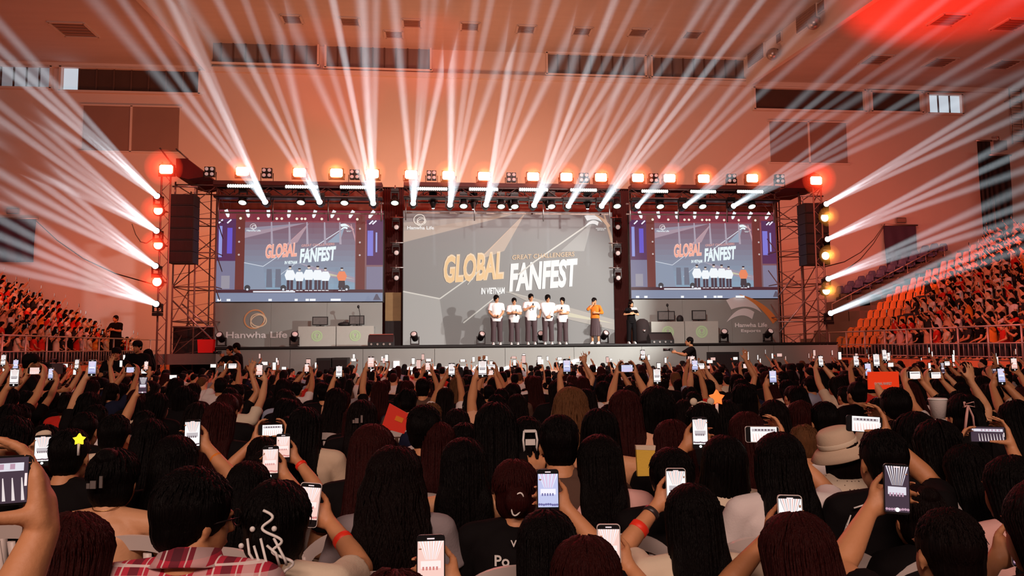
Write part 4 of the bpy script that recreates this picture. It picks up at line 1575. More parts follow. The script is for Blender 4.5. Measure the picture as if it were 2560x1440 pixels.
class Pose:
    """skeleton in metres; the figure faces +Y, origin on the ground below the hips"""

    def __init__(s, seated=True, male=False, lean=0.0, turn=0.0, nod=0.0, k=1.0):
        s.seated, s.male, s.k = seated, male, k
        w = 1.08 if male else .97
        base = .50 if seated else .93
        s.base = base
        s.hips = [V3(-.09 * w, .0, base), V3(.09 * w, .0, base)]
        if seated:
            s.knees = [V3(-.13, .42, .50), V3(.12, .42, .50)]
            s.ank = [V3(-.13, .40, .09), V3(.12, .42, .09)]
        else:
            s.knees = [V3(-.11, .03, .50), V3(.11, .03, .50)]
            s.ank = [V3(-.12, .0, .09), V3(.12, .0, .09)]
        s.w = w
        ly = lean
        s.neck = V3(0, ly, base + .53)
        s.head = V3(.0, ly + .05, base + (.612 if seated else .662))
        s.sh = [V3(-.180 * w, ly * .9, base + .462), V3(.180 * w, ly * .9, base + .462)]
        s.lean = ly
        s.turn, s.nod = turn, nod
        s.arms = []
        for i, sg in enumerate((-1, 1)):
            if seated:
                wr = V3(sg * .13, .30, base + .12)
            else:
                wr = V3(sg * .25, .05, base - .04)
            s.arms.append([wr, V3(sg * .6, -.3, -.5), V3(0, .6, -.3) if seated else V3(0, .1, -1), V3(0, 0, -1) if seated else V3(-sg, 0, 0), V3(-sg, 0, 0) if seated else V3(0, 1, 0), (.3, .35, .25), True])
        s.top = s.head.z + .125

    def arm(s, i, wrist, f, n, thumbdir, curl=(.5, .6, .4), pole=None, spread=.12, thumb=.5):
        sg = -1 if i == 0 else 1
        s.arms[i] = [Vector(wrist), pole or V3(sg * .7, .1, -.6), Vector(f), Vector(n), Vector(thumbdir), curl, True, spread, thumb]
        return s

    def elbows(s):
        out = []
        for i, a in enumerate(s.arms):
            e, w_ = ik(s.sh[i], a[0], .275, .25, a[1])
            out.append((s.sh[i], e, w_))
        return out

    def headrot(s):
        return Matrix.Rotation(s.turn, 3, 'Z') @ Matrix.Rotation(s.nod, 3, 'X')

    def body(s, voxel=.009, fine=True, feet=True):
        m = MB()
        b, w = s.base, s.w
        ly = s.lean
        loft(m, [(0, 0, b - .07, .145 * w, .105), (0, 0, b + .02, .160 * w, .115), (0, ly * .3, b + .16, .132 * w, .098), (0, ly * .6, b + .30, .148 * w, .105), (0, ly * .9, b + .42, .158 * w, .100), (0, ly, b + .475, .125 * w, .078), (0, ly, b + .50, .07, .06)])
        for i, (S, E_, W_) in enumerate(s.elbows()):
            m.cone2(V3(0, ly, b + .485), .052, S + V3(0, 0, -.005), .052 * w, 12)
            m.cone2(S, .050 * w, E_, .038 * w, 12)
            m.cone2(E_, .038 * w, E_.lerp(W_, .3), .040 * w, 12)
            m.cone2(E_.lerp(W_, .3), .040 * w, W_, .025, 12)
            a = s.arms[i]
            hand(m, W_, a[2], a[3], a[4], a[5], a[7] if len(a) > 7 else .12, a[8] if len(a) > 8 else .5, fine=fine)
        m.cone2(s.neck + V3(0, -.015, -.04), .056 * w, s.head + V3(0, -.025, -.05), .050 * w, 14)
        Rh = s.headrot()
        H = s.head
        q = lambda *a: H + Rh @ V3(*a)
        m.ell(q(0, -.012, .030), (.074, .092, .088), 20, 14, Rh)
        m.ell(q(0, .022, -.03), (.060, .068, .078), 16, 12, Rh)
        m.cone2(q(0, .06, -.088), .024, q(0, .045, -.06), .04, 10)
        m.cone2(q(0, .092, .005), .010, q(0, .106, -.022), .0135, 8)          # nose
        m.ell(q(0, .084, -.056), (.024, .012, .010), 10, 8, Rh)               # lips
        m.ell(q(0, .080, .024), (.050, .018, .010), 12, 8, Rh)                # brow
        for sg in (-1, 1):
            m.ell(q(sg * .076, -.006, -.005), (.009, .018, .030), 8, 8, Rh @ Matrix.Rotation(sg * .35, 3, 'Z'))
        for i in range(2):
            m.cone2(s.hips[i], .088 * w, s.knees[i], .060, 12)
            m.cone2(s.knees[i], .058, s.knees[i].lerp(s.ank[i], .35), .056, 12)
            m.cone2(s.knees[i].lerp(s.ank[i], .35), .056, s.ank[i], .036, 12)
            m.cone2(s.ank[i] + V3(0, -.03, -.045), .036, s.ank[i] + V3(0, .13, -.055), .030, 10)
        return remesh(m, voxel, 3 if fine else 2, .45, name='person_body')

    def shirt(s, voxel=.009, sleeve=.55, hem=-.05, loose=.016, off=False, collar=True, long_arm=False, dress=None):
        m = MB()
        b, w = s.base, s.w
        ly = s.lean
        g = loose
        hz = b + hem
        secs = [(0, 0, hz, .152 * w + g, .112 + g * 1.2), (0, 0, b + .02, .163 * w + g, .118 + g), (0, ly * .3, b + .16, .146 * w + g, .106 + g), (0, ly * .6, b + .30, .155 * w + g, .110 + g * .7)]
        if off:
            secs = secs[:3] + [(0, ly * .6, b + .275, .150 * w + g, .108 + g * .6)]
        else:
            secs += [(0, ly * .9, b + .42, .163 * w + g, .104 + g * .6), (0, ly, b + .478, .128 * w + g, .084 + g * .5), (0, ly, b + .508, .080 + g * .6, .070 + g * .3)]
        loft(m, secs, 28)
        for i, (S, E_, W_) in enumerate(s.elbows()):
            if off:
                break
            m.cone2(V3(0, ly, b + .485), .050 + g * .6, S, .050 * w + g * .55, 12)
            if sleeve > 0:
                d = (E_ - S)
                q = d.to_track_quat('Z', 'Y').to_matrix()
                L = d.length
                e = min(sleeve, 1) * L
                r1 = .047 * w + g * .75
                m.lathe(S, [(.04, -.04), (r1, -.01), (r1, e * .5), (r1 + .006, e)], 14, q)
                if sleeve > 1:
                    d2 = W_ - E_
                    q2 = d2.to_track_quat('Z', 'Y').to_matrix()
                    m.ell(E_, (.05 * w + g * .4,) * 3, 12, 8)
                    m.lathe(E_, [(.046 * w + g * .6, 0), (.036 + g * .8, d2.length * .9 * min(1, sleeve - 1))], 14, q2)
        if dress:
            loft(m, [(0, 0, dress, .20, .17), (0, 0, b - .1, .165, .13), (0, 0, b + .05, .15 + g, .115 + g)], 28)
        sd = s.k * 13.7

        def wr(c):
            t = noise.noise(V3(c.x * 6 + sd, c.y * 6, c.z * 4)) * .007 + noise.noise(V3((c.x + c.z * .6) * 26, c.y * 5 + sd, (c.z - c.x * .4) * 9)) * .0028
            r = V3(c.x, c.y, 0)
            return c + (r.normalized() * t if r.length > .03 else V3(0, 0, 0))
        return remesh(m, voxel, 3, .5, wr, 'shirt')

    def trousers(s, voxel=.012, loose=.012):
        m = MB()
        b, w = s.base, s.w
        loft(m, [(0, 0, b - .10, .13 * w, .10), (0, 0, b - .04, .155 * w + loose, .115 + loose), (0, 0, b + .05, .158 * w + loose * .6, .113 + loose)], 24)
        for i in range(2):
            m.cone2(s.hips[i], .093 * w + loose, s.knees[i], .066 + loose, 12)
            d = s.ank[i] - s.knees[i]
            m.lathe(s.knees[i], [(.05, -.05), (.066 + loose, 0), (.056 + loose * 1.6, d.length - .02)], 14, d.to_track_quat('Z', 'Y').to_matrix())
        return remesh(m, voxel, 2, .5, name='trousers')

    def shoes(s, voxel=.012):
        m = MB()
        for i in range(2):
            a = s.ank[i]
            m.cone2(a + V3(0, -.035, -.05), .044, a + V3(0, .13, -.055), .040, 10)
            m.box(a + V3(0, .05, -.078), (.085, .26, .024))
            m.cone2(a + V3(0, -.03, -.045), .042, a + V3(0, 0, .0), .043, 10)
        return remesh(m, voxel, 2, .5, name='shoes')

    # hair ---------------------------------------------------------------
    def hair(s, style='long', voxel=.010, locks=90, seed=1, length=.42, wave=.0, puff=0.0, width=1.0):
        rr = random.Random(seed)
        Rh = s.headrot()
        H = s.head
        q = lambda *a: H + Rh @ V3(*a)
        m = MB()
        g = puff
        b = s.base
        back = -.118 - .02
        if style in ('short', 'crop'):
            m.ell(q(0, -.022, .040), (.083 + g, .098 + g, .094 + g), 20, 14, Rh)
            m.ell(q(0, -.050, -.015), (.070 + g * .8, .062 + g * .5, .070), 16, 12, Rh)
        else:
            m.ell(q(0, -.020, .038), (.088 + g, .104 + g, .097 + g), 20, 14, Rh)
            m.ell(q(0, -.040, -.02), (.082 + g, .075 + g, .085), 16, 12, Rh)
        ends = []
        if style == 'long':
            z1 = H.z - .06
            z0 = H.z - length
            loft(m, [(0, s.lean * .9 + back + .02, z0, .082 * width, .024), (0, s.lean * .95 + back + .012, z0 + .08, .104 * width, .036), (0, s.lean + back + .03, (z0 + z1) / 2 + .0, .108 * width, .045), (0, (s.head.y - .125 + s.lean + back - .012) / 2 + .056, H.z - .11, .100 * (width + 1) / 2 + g, .056), (0, s.head.y - .050, H.z - .03, .096 + g, .076 + g * .6), (0, s.head.y - .028, H.z + .05, .087 + g, .090 + g * .6)], 20)
        elif style == 'bob':
            loft(m, [(0, s.head.y - .05, H.z - .155, .086 + g, .062), (0, s.head.y - .042, H.z - .08, .096 + g, .078), (0, s.head.y - .03, H.z, .092 + g, .09)], 20)
        elif style == 'bun':
            m.ell(q(0, -.075, .105 + puff), (.048, .045, .042), 14, 10, Rh)
        elif style == 'lowbun':
            m.ell(q(0, -.125, -.005), (.05, .036, .055), 14, 10, Rh)
        elif style == 'pony':
            m.ell(q(0, -.115, .045), (.026, .03, .026), 12, 8, Rh)
            p0, p1, p2 = q(0, -.13, .04), q(0, -.155, -.06), V3(0, s.lean + back - .02, H.z - length)
            m.cone2(p0, .026, p1, .036, 10)
            m.cone2(p1, .036, p2, .014, 10)
        sd = seed * 3.3

        def gr(c):
            l = c - H
            a = math.atan2(l.x, -l.y)
            k = noise.noise(V3(a * 7 + sd, l.z * 1.3, sd)) * .003 + noise.noise(V3(a * 19 + sd, l.z * 2.2, sd)) * .002
            r = V3(l.x, l.y, max(0, l.z) * .8)
            return c + (r.normalized() * k if r.length > .02 else V3(0, 0, 0))
        base = remesh(m, voxel, 3, .5, gr, 'hair')
        if locks <= 0:
            return base
        # loose locks laid over the shell
        lk = MB()
        crown = V3(0, -.03, 0)
        for i in range(locks):
            az = rr.uniform(-1, 1) * (2.0 if style != 'short' else 2.7)      # 0 = straight back
            rx, ry, rz = .089 + g, .105 + g, .098 + g
            if style in ('short', 'crop'):
                rx, ry, rz = .083 + g, .098 + g, .095 + g
            pts, rad = [], []
            r0 = rr.uniform(.0035, .0072) if style != 'crop' else .0035
            t0 = rr.uniform(.05, .8)
            t1 = min(2.05, t0 + rr.uniform(.35, .7)) if style in ('short', 'crop') else (1.5 if style in ('long', 'bob') else 1.9 if style == 'pony' else min(2.1, t0 + 1.0))
            N = 6
            for j in range(N + 1):
                t = t0 + (t1 - t0) * j / N
                o_ = .002 + .003 * math.sin(j * 1.7 + i)
                p = q(math.sin(az) * math.sin(t) * (rx + o_), -.020 - math.cos(az) * math.sin(t) * (ry + o_), .038 + math.cos(t) * (rz + o_))
                pts.append(p)
                rad.append(r0 * (.5 + .5 * math.sin(PI * min(1, (j + 1) / N))))
            if style in ('long', 'bob'):
                z_end = H.z - (length if style == 'long' else .15) - rr.uniform(-.05, .04)
                p = pts[-1]
                x_end = math.sin(az) * (.106 if style == 'long' else .098) * width + rr.uniform(-.012, .012)
                y_end = s.lean + back - .026 * math.cos(az) + .004 + (.030 * abs(math.sin(az)))
                if style == 'bob':
                    y_end = p.y + .01
                M = 8
                for j in range(1, M + 1):
                    t = j / M
                    e = t * t * (3 - 2 * t)
                    wv = wave * math.sin(t * 9 + i) * .02
                    pts.append(V3(p.x + (x_end - p.x) * e + wv, p.y + (y_end - p.y) * min(1, t * 1.6), p.z + (z_end - p.z) * t))
                    rad.append(r0 * (1.15 - .1 * t) if j < M else .0015)
            else:
                rad[-1] = .0015
            lk.tube(pts, rad, 5, cap=False, flat=.7)
        n0 = len(base.vertices)
        co = [tuple(v.co) for v in base.vertices] + lk.v
        fs = [tuple(p.vertices) for p in base.polygons] + [tuple(i + n0 for i in f) for f in lk.f]
        me = bpy.data.meshes.new('hair')
        me.from_pydata(co, [], fs)
        me.polygons.foreach_set('use_smooth', [True] * len(fs))
        bpy.data.meshes.remove(base)
        return me


# materials for people
SKINS = [mat('skin_warm', (.60, .27, .125), .55, var=.08, scale=6, bump=.08, bscale=60), mat('skin_tan', (.50, .21, .09), .55, var=.08, scale=6, bump=.08, bscale=60), mat('skin_fair', (.66, .33, .17), .55, var=.06, scale=6, bump=.08, bscale=60)]


def hair_mat(name, c, spec=.10, rough=.5):
    return mat(name, c, rough, spec=spec, var=.5, scale=14, bump=.5, bscale=30, vstretch=(9, 9, .6))


HB = hair_mat('black_hair', (.0025, .0012, .0012))
HD = hair_mat('dark_brown_hair', (.005, .0018, .0016))
HR = hair_mat('red_brown_and_red_lit_hair', (.026, .0035, .003))  # own red-brown; on some dark heads it paints in the red rim light
HL = hair_mat('light_brown_hair', (.12, .05, .02))
HAIRS = {'b': HB, 'd': HD, 'r': HR, 'l': HL}
CL = {}
for nm, c in dict(black=(.006, .0045, .005), white=(.72, .64, .62), pink=(.70, .40, .36), grey=(.26, .22, .23), charcoal=(.03, .026, .027), beige=(.62, .47, .34), peach=(.70, .38, .24), red=(.60, .03, .02), lightblue=(.35, .40, .52), cream=(.70, .58, .44), navy=(.012, .014, .035), stage_white=(.88, .88, .88), orange=(.75, .22, .03), brown=(.10, .055, .04), yellow=(.75, .50, .08), olive=(.16, .14, .08)).items():
    CL[nm] = mat('cloth_' + nm, c, .85, var=.08, scale=5, bump=.08, bscale=120, spec=.1)
M_TROU = mat('dark_denim', (.02, .02, .028), .8, var=.2, scale=8, bump=.2)
M_SHOEW = mat('white_shoe', (.7, .68, .66), .5)


def plaid():
    m = bpy.data.materials.new('red_plaid_cloth')
    m.use_nodes = True
    nt = m.node_tree
    b = nt.nodes['Principled BSDF']
    tc = nt.nodes.new('ShaderNodeTexCoord')
    sp = nt.nodes.new('ShaderNodeSeparateXYZ')
    nt.links.new(tc.outputs['Object'], sp.inputs[0])

    def band(src, freq, lo, hi, ph=0.0):
        a = nt.nodes.new('ShaderNodeMath'); a.operation = 'MULTIPLY_ADD'
        a.inputs[1].default_value = freq; a.inputs[2].default_value = ph
        f = nt.nodes.new('ShaderNodeMath'); f.operation = 'FRACT'
        g1 = nt.nodes.new('ShaderNodeMath'); g1.operation = 'GREATER_THAN'; g1.inputs[1].default_value = lo
        g2 = nt.nodes.new('ShaderNodeMath'); g2.operation = 'LESS_THAN'; g2.inputs[1].default_value = hi
        mu = nt.nodes.new('ShaderNodeMath'); mu.operation = 'MULTIPLY'
        nt.links.new(src, a.inputs[0]); nt.links.new(a.outputs[0], f.inputs[0])
        nt.links.new(f.outputs[0], g1.inputs[0]); nt.links.new(f.outputs[0], g2.inputs[0])
        nt.links.new(g1.outputs[0], mu.inputs[0]); nt.links.new(g2.outputs[0], mu.inputs[1])
        return mu.outputs[0]
    col = None
    prev = (.50, .02, .05, 1)
    for src, lo, hi, c, fac in ((0, .0, .22, (.06, .01, .02, 1), .75), (2, .0, .22, (.06, .01, .02, 1), .65), (0, .45, .72, (.75, .60, .58, 1), .55), (2, .45, .66, (.75, .60, .58, 1), .5),
                                (0, .82, .86, (.85, .75, .72, 1), .8), (2, .80, .84, (.85, .75, .72, 1), .8), (0, .32, .35, (.85, .75, .72, 1), .7), (2, .30, .33, (.85, .75, .72, 1), .7)):
        k = band(sp.outputs[src], 8.5, lo, hi, .13)
        f = nt.nodes.new('ShaderNodeMath'); f.operation = 'MULTIPLY'; f.inputs[1].default_value = fac
        nt.links.new(k, f.inputs[0])
        mx = nt.nodes.new('ShaderNodeMix'); mx.data_type = 'RGBA'
        nt.links.new(f.outputs[0], mx.inputs[0])
        if col is None:
            mx.inputs[6].default_value = prev
        else:
            nt.links.new(col, mx.inputs[6])
        mx.inputs[7].default_value = c
        col = mx.outputs[2]
    nt.links.new(col, b.inputs['Base Color'])
    b.inputs['Roughness'].default_value = .85
    return m


def dots():
    m = bpy.data.materials.new('cream_dotted_cloth')
    m.use_nodes = True
    nt = m.node_tree
    b = nt.nodes['Principled BSDF']
    tc = nt.nodes.new('ShaderNodeTexCoord')
    vo = nt.nodes.new('ShaderNodeTexVoronoi')
    vo.inputs['Scale'].default_value = 48
    vo.inputs['Randomness'].default_value = .25
    lt = nt.nodes.new('ShaderNodeMath'); lt.operation = 'LESS_THAN'; lt.inputs[1].default_value = .2
    mx = nt.nodes.new('ShaderNodeMix'); mx.data_type = 'RGBA'
    mx.inputs[6].default_value = (.72, .60, .46, 1)
    mx.inputs[7].default_value = (.12, .07, .05, 1)
    nt.links.new(tc.outputs['Object'], vo.inputs['Vector'])
    nt.links.new(vo.outputs['Distance'], lt.inputs[0])
    nt.links.new(lt.outputs[0], mx.inputs[0])
    nt.links.new(mx.outputs[2], b.inputs['Base Color'])
    b.inputs['Roughness'].default_value = .85
    return m


CL['plaid'] = plaid()
CL['dots'] = dots()


def setm(o, m):
    """object-level material so copies can share the mesh"""
    if not o.data.materials:
        o.data.materials.append(None)
    o.material_slots[0].link = 'OBJECT'
    o.material_slots[0].material = m
    return o


# phones ---------------------------------------------------------------
PS = {}


def phone_screen_mats():
    PS['bright'] = [(1, .96, .95), (.55, .50, .52), (.10, .06, .08), (.9, .55, .5)]
    PS['dark'] = [(.05, .03, .05), (.75, .72, .8), (.5, .3, .4), (.8, .7, .7)]
    PS['beams'] = [(.95, .62, .55), (1, .86, .82), (.65, .22, .2), (.95, .95, 1)]
    PS['blue'] = [(.55, .58, .85), (.92, .90, 1), (.15, .14, .35), (.95, .6, .75)]


phone_screen_mats()
PHONE_PROTO = {}
M_PBLACK = mat('phone_black_shell', (.012, .012, .014), .25, var=.1)
M_PWHITE = mat('phone_pale_shell', (.75, .70, .68), .3, var=.05)
M_PRED = mat('phone_red_shell', (.6, .05, .04), .3)


def phone_proto(style, shell, land):
    """phone lying in local XZ plane, screen facing -Y; origin at its centre"""
    key = (style, shell, land)
    if key in PHONE_PROTO:
        return PHONE_PROTO[key]
    w, h, t = .073, .150, .009
    o = put('phone', None)
    m = MB()
    pr = []
    for cx, cz, a0 in ((w / 2 - .01, h / 2 - .01, 0), (-w / 2 + .01, h / 2 - .01, 90), (-w / 2 + .01, -h / 2 + .01, 180), (w / 2 - .01, -h / 2 + .01, 270)):
        for k in range(4):
            a = R(a0 + k * 30)
            pr.append((cx + .01 * math.cos(a), cz + .01 * math.sin(a)))
    m.prism(pr, t, (0, t / 2, 0), (1, 0, 0), (0, 0, 1))
    m.build('case', shell, o)
    m = MB().prism([(x * .95, z * .975) for x, z in pr], .001, (0, -t / 2 + .0002, 0), (1, 0, 0), (0, 0, 1))
    m.build('glass', M_PBLACK, o)
    P = PhonePic(-w / 2 * .92, w / 2 * .92, -h / 2 * .95, h / 2 * .95, -t / 2 + .0026, 1.0, .02)

    c0, c1, c2, c3 = PS[style]
    v0, v1 = (.08, .84) if style != 'dark' else (.02, .98)
    if style == 'bright':
        v0, v1 = .05, .86
    P.rect(0, v0, 1, v1, c0)
    rp_ = random.Random(style + str(land))
    if land:
        # picture turned on its side: stage strip runs along the long edge
        P.rect(.12, v0 + .02, .88, v1 - .02, c0)
        P.rect(.12, v0 + .04, .30, v1 - .04, c1)
        for k in range(6):
            v = v0 + .12 + k * .1
            P.rect(.14, v, .26, v + .045, c2)
        for k in range(9):
            v = v0 + .03 + k * .085
            P.poly([(.45, v + .02), (.95, v - .01), (.95, v + .02), (.45, v + .03)], c3)
    else:
        for k in range(9):
            u = .04 + k * .11
            P.poly([(u, v0), (u + .06, v0), (.3 + k * .05 + .02, v0 + (v1 - v0) * .42), (.3 + k * .05, v0 + (v1 - v0) * .42)], c3 if k % 2 else c1)
        P.rect(.12, v0 + (v1 - v0) * .45, .88, v0 + (v1 - v0) * .62, c1)
        for k in range(5):
            P.rect(.18 + k * .13, v0 + (v1 - v0) * .58, .25 + k * .13, v0 + (v1 - v0) * .66, c2)
        for k in range(9):
            P.disc(.06 + k * .11, v1 - .07 + .02 * rp_.random(), .06, c2, 8)
        P.disc(.5, .93, .10, (1, 1, 1), 10)
    P.rect(.36, .025, .64, .048, (1, .8, .8))
    P.done(o, 'display')
    PHONE_PROTO[key] = o
    return o


class PhonePic(Pic):
    def P(s, u, v, k=None):
        return (s.x0 + (s.x1 - s.x0) * u, s.y - .0042 - .00006 * (s.k if k is None else k), s.z1 + (s.z0 - s.z1) * v)


PHN = [0]
USED = set()


def add_phone(c, rot, style, shell, land, label, group='phones held up by the audience', scale=1.0):
    pr = phone_proto(style, shell, land)
    key = (style, shell.name, land)
    if key in USED:
        o = dup(pr)
    else:
        o = pr
        USED.add(key)
    o.location = c
    o.scale = (scale,) * 3
    # rot = (tilt back, roll about view axis, yaw)
    q = Matrix.Rotation(rot[2], 3, 'Z') @ Matrix.Rotation(rot[0], 3, 'X') @ Matrix.Rotation(rot[1], 3, 'Y')
    o.rotation_euler = q.to_euler()
    tag(o, label, 'phone', group)
    PHN[0] += 1
    return o, q

# ------------------------------------------------------------------ side stands
M_CONC = mat('stand_concrete', (.17, .13, .12), .9, var=.15, scale=1)
M_ORSEAT = mat('orange_seat_plastic', (.80, .26, .06), .45, var=.06)
M_BLSEAT = mat('dark_blue_seat_plastic', (.10, .09, .22), .5, var=.06)
M_RDSEAT = mat('red_seat_plastic', (.70, .06, .04), .45, var=.06)
M_RAIL = mat('painted_rail', (.55, .45, .42), .4, .4)
M_CLAD = mat('orange_cladding', (.75, .24, .10), .6, var=.1, scale=2)
XLS, XRS = -13.0, 16.0
PITCHX, RISE, Z0 = .82, .42, 1.15


def stand(side, x0, y0, y1, nrow, label):
    sg = -1 if side == 'left' else 1
    o = struct(root('floor_stand_' + side, (0, 0, 0), None, None))
    m = MB()
    for k in range(nrow):
        xx = x0 + sg * PITCHX * k
        z = Z0 + RISE * k
        m.box((xx + sg * (PITCHX / 2 + .0), (y0 + y1) / 2, z / 2), (PITCHX, y1 - y0, z))
    m.box((x0 + sg * (PITCHX * nrow + 8), (y0 + y1) / 2, (Z0 + RISE * nrow) / 2), (16, y1 - y0, Z0 + RISE * nrow))
    m.build('steps', M_CONC, o)
    return o


NRL, NRR = 12, 13
stand('left', XLS - .9, 16, 37.2, NRL, '')
stand('right', XRS + .9, 14, 36.8, NRR, '')


def stand_pos(side, k, y):
    sg = -1 if side == 'left' else 1
    x0 = (XLS - .9) if sg < 0 else (XRS + .9)
    return V3(x0 + sg * (PITCHX * k + .40), y, Z0 + RISE * k)


# walkway in front of each stand with a cladded wall and rail
for side, xw, ya, yb in (('left', XLS, 16.0, 37.2), ('right', XRS, 14.0, 36.8)):
    sg = -1 if side == 'left' else 1
    o = struct(root('wall_%s' % side, (xw, 0, 0), None, None))
    m = MB().box((sg * .5, (ya + yb) / 2, Z0 / 2), (.98, yb - ya, Z0))
    m.build('walkway', M_CONC, o)
    m = MB()
    N = int((yb - ya) / .2)
    for k in range(N):
        m.box((-sg * (.02 + .02 * (k % 2)), ya + (k + .5) * (yb - ya) / N, Z0 / 2), (.05, (yb - ya) / N * .96, Z0))
    m.build('cladding', M_CLAD, o)
    L = 2.55
    n = int((yb - ya) / L)
    for k in range(n):
        y = ya + L * k
        solid = side == 'left' and k < 3
        g = root('guard_rail', (xw + sg * .08, y, Z0), 'metal rail section of the %s stand%s, %s' % (side, ' with orange sheet' if solid else '', 'nearest the camera' if k == 0 else ('nearest the stage' if k == n - 1 else (ORD[k] + ' from camera end' if k < n / 2 else ORD[n - 1 - k] + ' from stage end'))), 'railing', '%s stand rail sections' % side)
        for yy in (0, L / 2):
            MB().tube([(0, yy, 0), (0, yy, 1.02)], .03).build('post', M_RAIL, g)
        MB().tube([(0, 0, 1.02), (0, L, 1.02)], .032).build('top_rail', M_RAIL, g)
        MB().tube([(0, 0, .52), (0, L, .52)], .02).tube([(0, 0, .12), (0, L, .12)], .02).build('cross_rail', M_RAIL, g)
        m = MB()
        for q_ in range(1, 12):
            m.tube([(0, L * q_ / 12, .12), (0, L * q_ / 12, .52)], .011, 4)
        m.build('lattice', M_RAIL, g)
        if solid:
            m = MB()
            for q_ in range(20):
                m.box((sg * (.05 + .02 * (q_ % 2)), L * (q_ + .5) / 20, .55), (.03, L / 20, .82))
            m.build('sheet', M_CLAD, g)

# seats -----------------------------------------------------------------
SEAT_PROTO = {}


def seat_mesh():
    """moulded bucket seat facing +Y: origin on the step below it"""
    prof = [(.20, .40), (.22, .43), (.15, .44), (.02, .42), (-.10, .42), (-.17, .46), (-.20, .56), (-.22, .70), (-.23, .80), (-.25, .84)]
    wid = [.19, .21, .21, .205, .205, .20, .20, .19, .16, .10]
    v, f = [], []
    NU = 7
    for lay in (0, 1):
        for (y, z), w in zip(prof, wid):
            for i in range(NU):
                u = -1 + 2 * i / (NU - 1)
                c = .035 * u * u
                v.append((u * w, y + (c if z > .5 else 0) - (.02 if lay and z > .5 else 0), z + (c if z < .5 else 0) - (.02 if lay and z <= .5 else 0)))
    M_ = len(prof)
    for lay in (0, 1):
        b = lay * M_ * NU
        for j in range(M_ - 1):
            for i in range(NU - 1):
                q = (b + j * NU + i, b + j * NU + i + 1, b + (j + 1) * NU + i + 1, b + (j + 1) * NU + i)
                f.append(q if lay == 0 else tuple(reversed(q)))
    b = M_ * NU
    for j in range(M_ - 1):
        for i in (0, NU - 1):
            f.append((j * NU + i, (j + 1) * NU + i, b + (j + 1) * NU + i, b + j * NU + i))
    for j in (0, M_ - 1):
        for i in range(NU - 1):
            f.append((j * NU + i, j * NU + i + 1, b + j * NU + i + 1, b + j * NU + i))
    return v, f


SV, SF = seat_mesh()
SEATN = [0]


def add_seat(loc, rz, mtl, label, group):
    if 'p' not in SEAT_PROTO:
        me = MB().add(SV, SF, 0, True).mesh('seat_shell', [M_ORSEAT])
        me2 = MB().box((0, 0, .20), (.06, .06, .40)).box((0, 0, .01), (.16, .16, .02)).mesh('bracket', [M_BMETAL])
        SEAT_PROTO['p'] = (me, me2)
    me, me2 = SEAT_PROTO['p']
    o = put('stadium_seat', me, None, loc, rz)
    o.material_slots[0].link = 'OBJECT'
    o.material_slots[0].material = mtl
    put('bracket', me2, o)
    tag(o, label, 'seat', group)
    SEATN[0] += 1
    return o

# ------------------------------------------------------------------ furniture
M_PLAST = mat('white_chair_plastic', (.72, .62, .58), .4, var=.05, scale=3, spec=.4)


def chair_proto():
    o = root('plastic_chair', (0, 0, 0), 'x', 'chair', 'white plastic chairs')
    m = MB()
    v, f = [], []
    for j in range(7):
        for i in range(9):
            u, w = i / 8 - .5, j / 6 - .5
            v.append((u * .43, w * .42 + .02, .435 - .02 * (1 - (2 * u) ** 2) * (1 - (2 * w) ** 2) + (.0 if j < 6 else -.015)))
    for j in range(6):
        for i in range(8):
            a = j * 9 + i
            f.append((a, a + 1, a + 10, a + 9))
    m.add(v, f, 0, True)
    m.add([(x, y, z - .018) for x, y, z in v], [tuple(reversed(q)) for q in f], 0, True)
    m.tube([(-.21, -.19, .43), (-.215, .22, .42), (.215, .22, .42), (.21, -.19, .43)], .014, 6)
    m.build('seat', M_PLAST, o)
    m = MB()

    def bp(u, z):
        """point on the reclined, curved back sheet; u -1..1"""
        t = (z - .43) / .42
        return (u * (.205 + .015 * t), -.19 - .10 * t - .035 * (1 - u * u), z)
    # broad curved top band
    N = 18
    v = []
    for i in range(N + 1):
        u = -1 + 2 * i / N
        zt = .775 + .085 * (1 - abs(u) ** 2.6)
        zb_ = zt - (.055 if abs(u) < .8 else .055 + .1 * (abs(u) - .8))
        for z, dy in ((zt, 0), (zt, -.02), (zb_, -.014), (zb_, .006)):
            p = bp(u, z)
            v.append((p[0], p[1] + dy, p[2]))
    f = [(4 * i + k, 4 * i + (k + 1) % 4, 4 * i + 4 + (k + 1) % 4, 4 * i + 4 + k) for i in range(N) for k in range(4)]
    f += [(3, 2, 1, 0), (4 * N, 4 * N + 1, 4 * N + 2, 4 * N + 3)]
    m.add(v, f, 0, False)
    for sg in (-1, 1):
        m.tube([bp(sg * .98, .43), bp(sg * .98, .6), bp(sg * .99, .76)], [.020, .018, .022], 6, flat=.6)
    for k in range(5):
        u = -.62 + k * .31
        m.tube([bp(u * .62, .44), bp(u * .8, .6), bp(u * .98, .79)], [.0075, .006, .0075], 6, flat=2.4)
    m.build('backrest', M_PLAST, o)
    for sx in (-1, 1):
        for sy in (-1, 1):
            MB().tube([(sx * .19, sy * .18 + .02, .42), (sx * .225, sy * .215 + .02, 0)], [.024, .017], 6, flat=.7).build('leg', M_PLAST, o)
    return o


CHAIR = [None]
CHN = [0]


def add_chair(x, y, rz, label, k=1.0):
    if CHAIR[0] is None:
        CHAIR[0] = chair_proto()
        o = CHAIR[0]
        o.location = (x, y, 0)
        o.rotation_euler.z = rz
        o['label'] = label
    else:
        o = dup(CHAIR[0], (x, y, 0), rz, label)
    CHN[0] += 1
    o.scale = (1, 1, 1.09)
    return o


# ------------------------------------------------------------------ near audience
def horiz(px, py, d):
    """point seen at a pixel at distance d along the viewing axis"""
    r = CM @ V3((px - 1280) / F, (720 - py) / F, -1)
    return CO + r * d


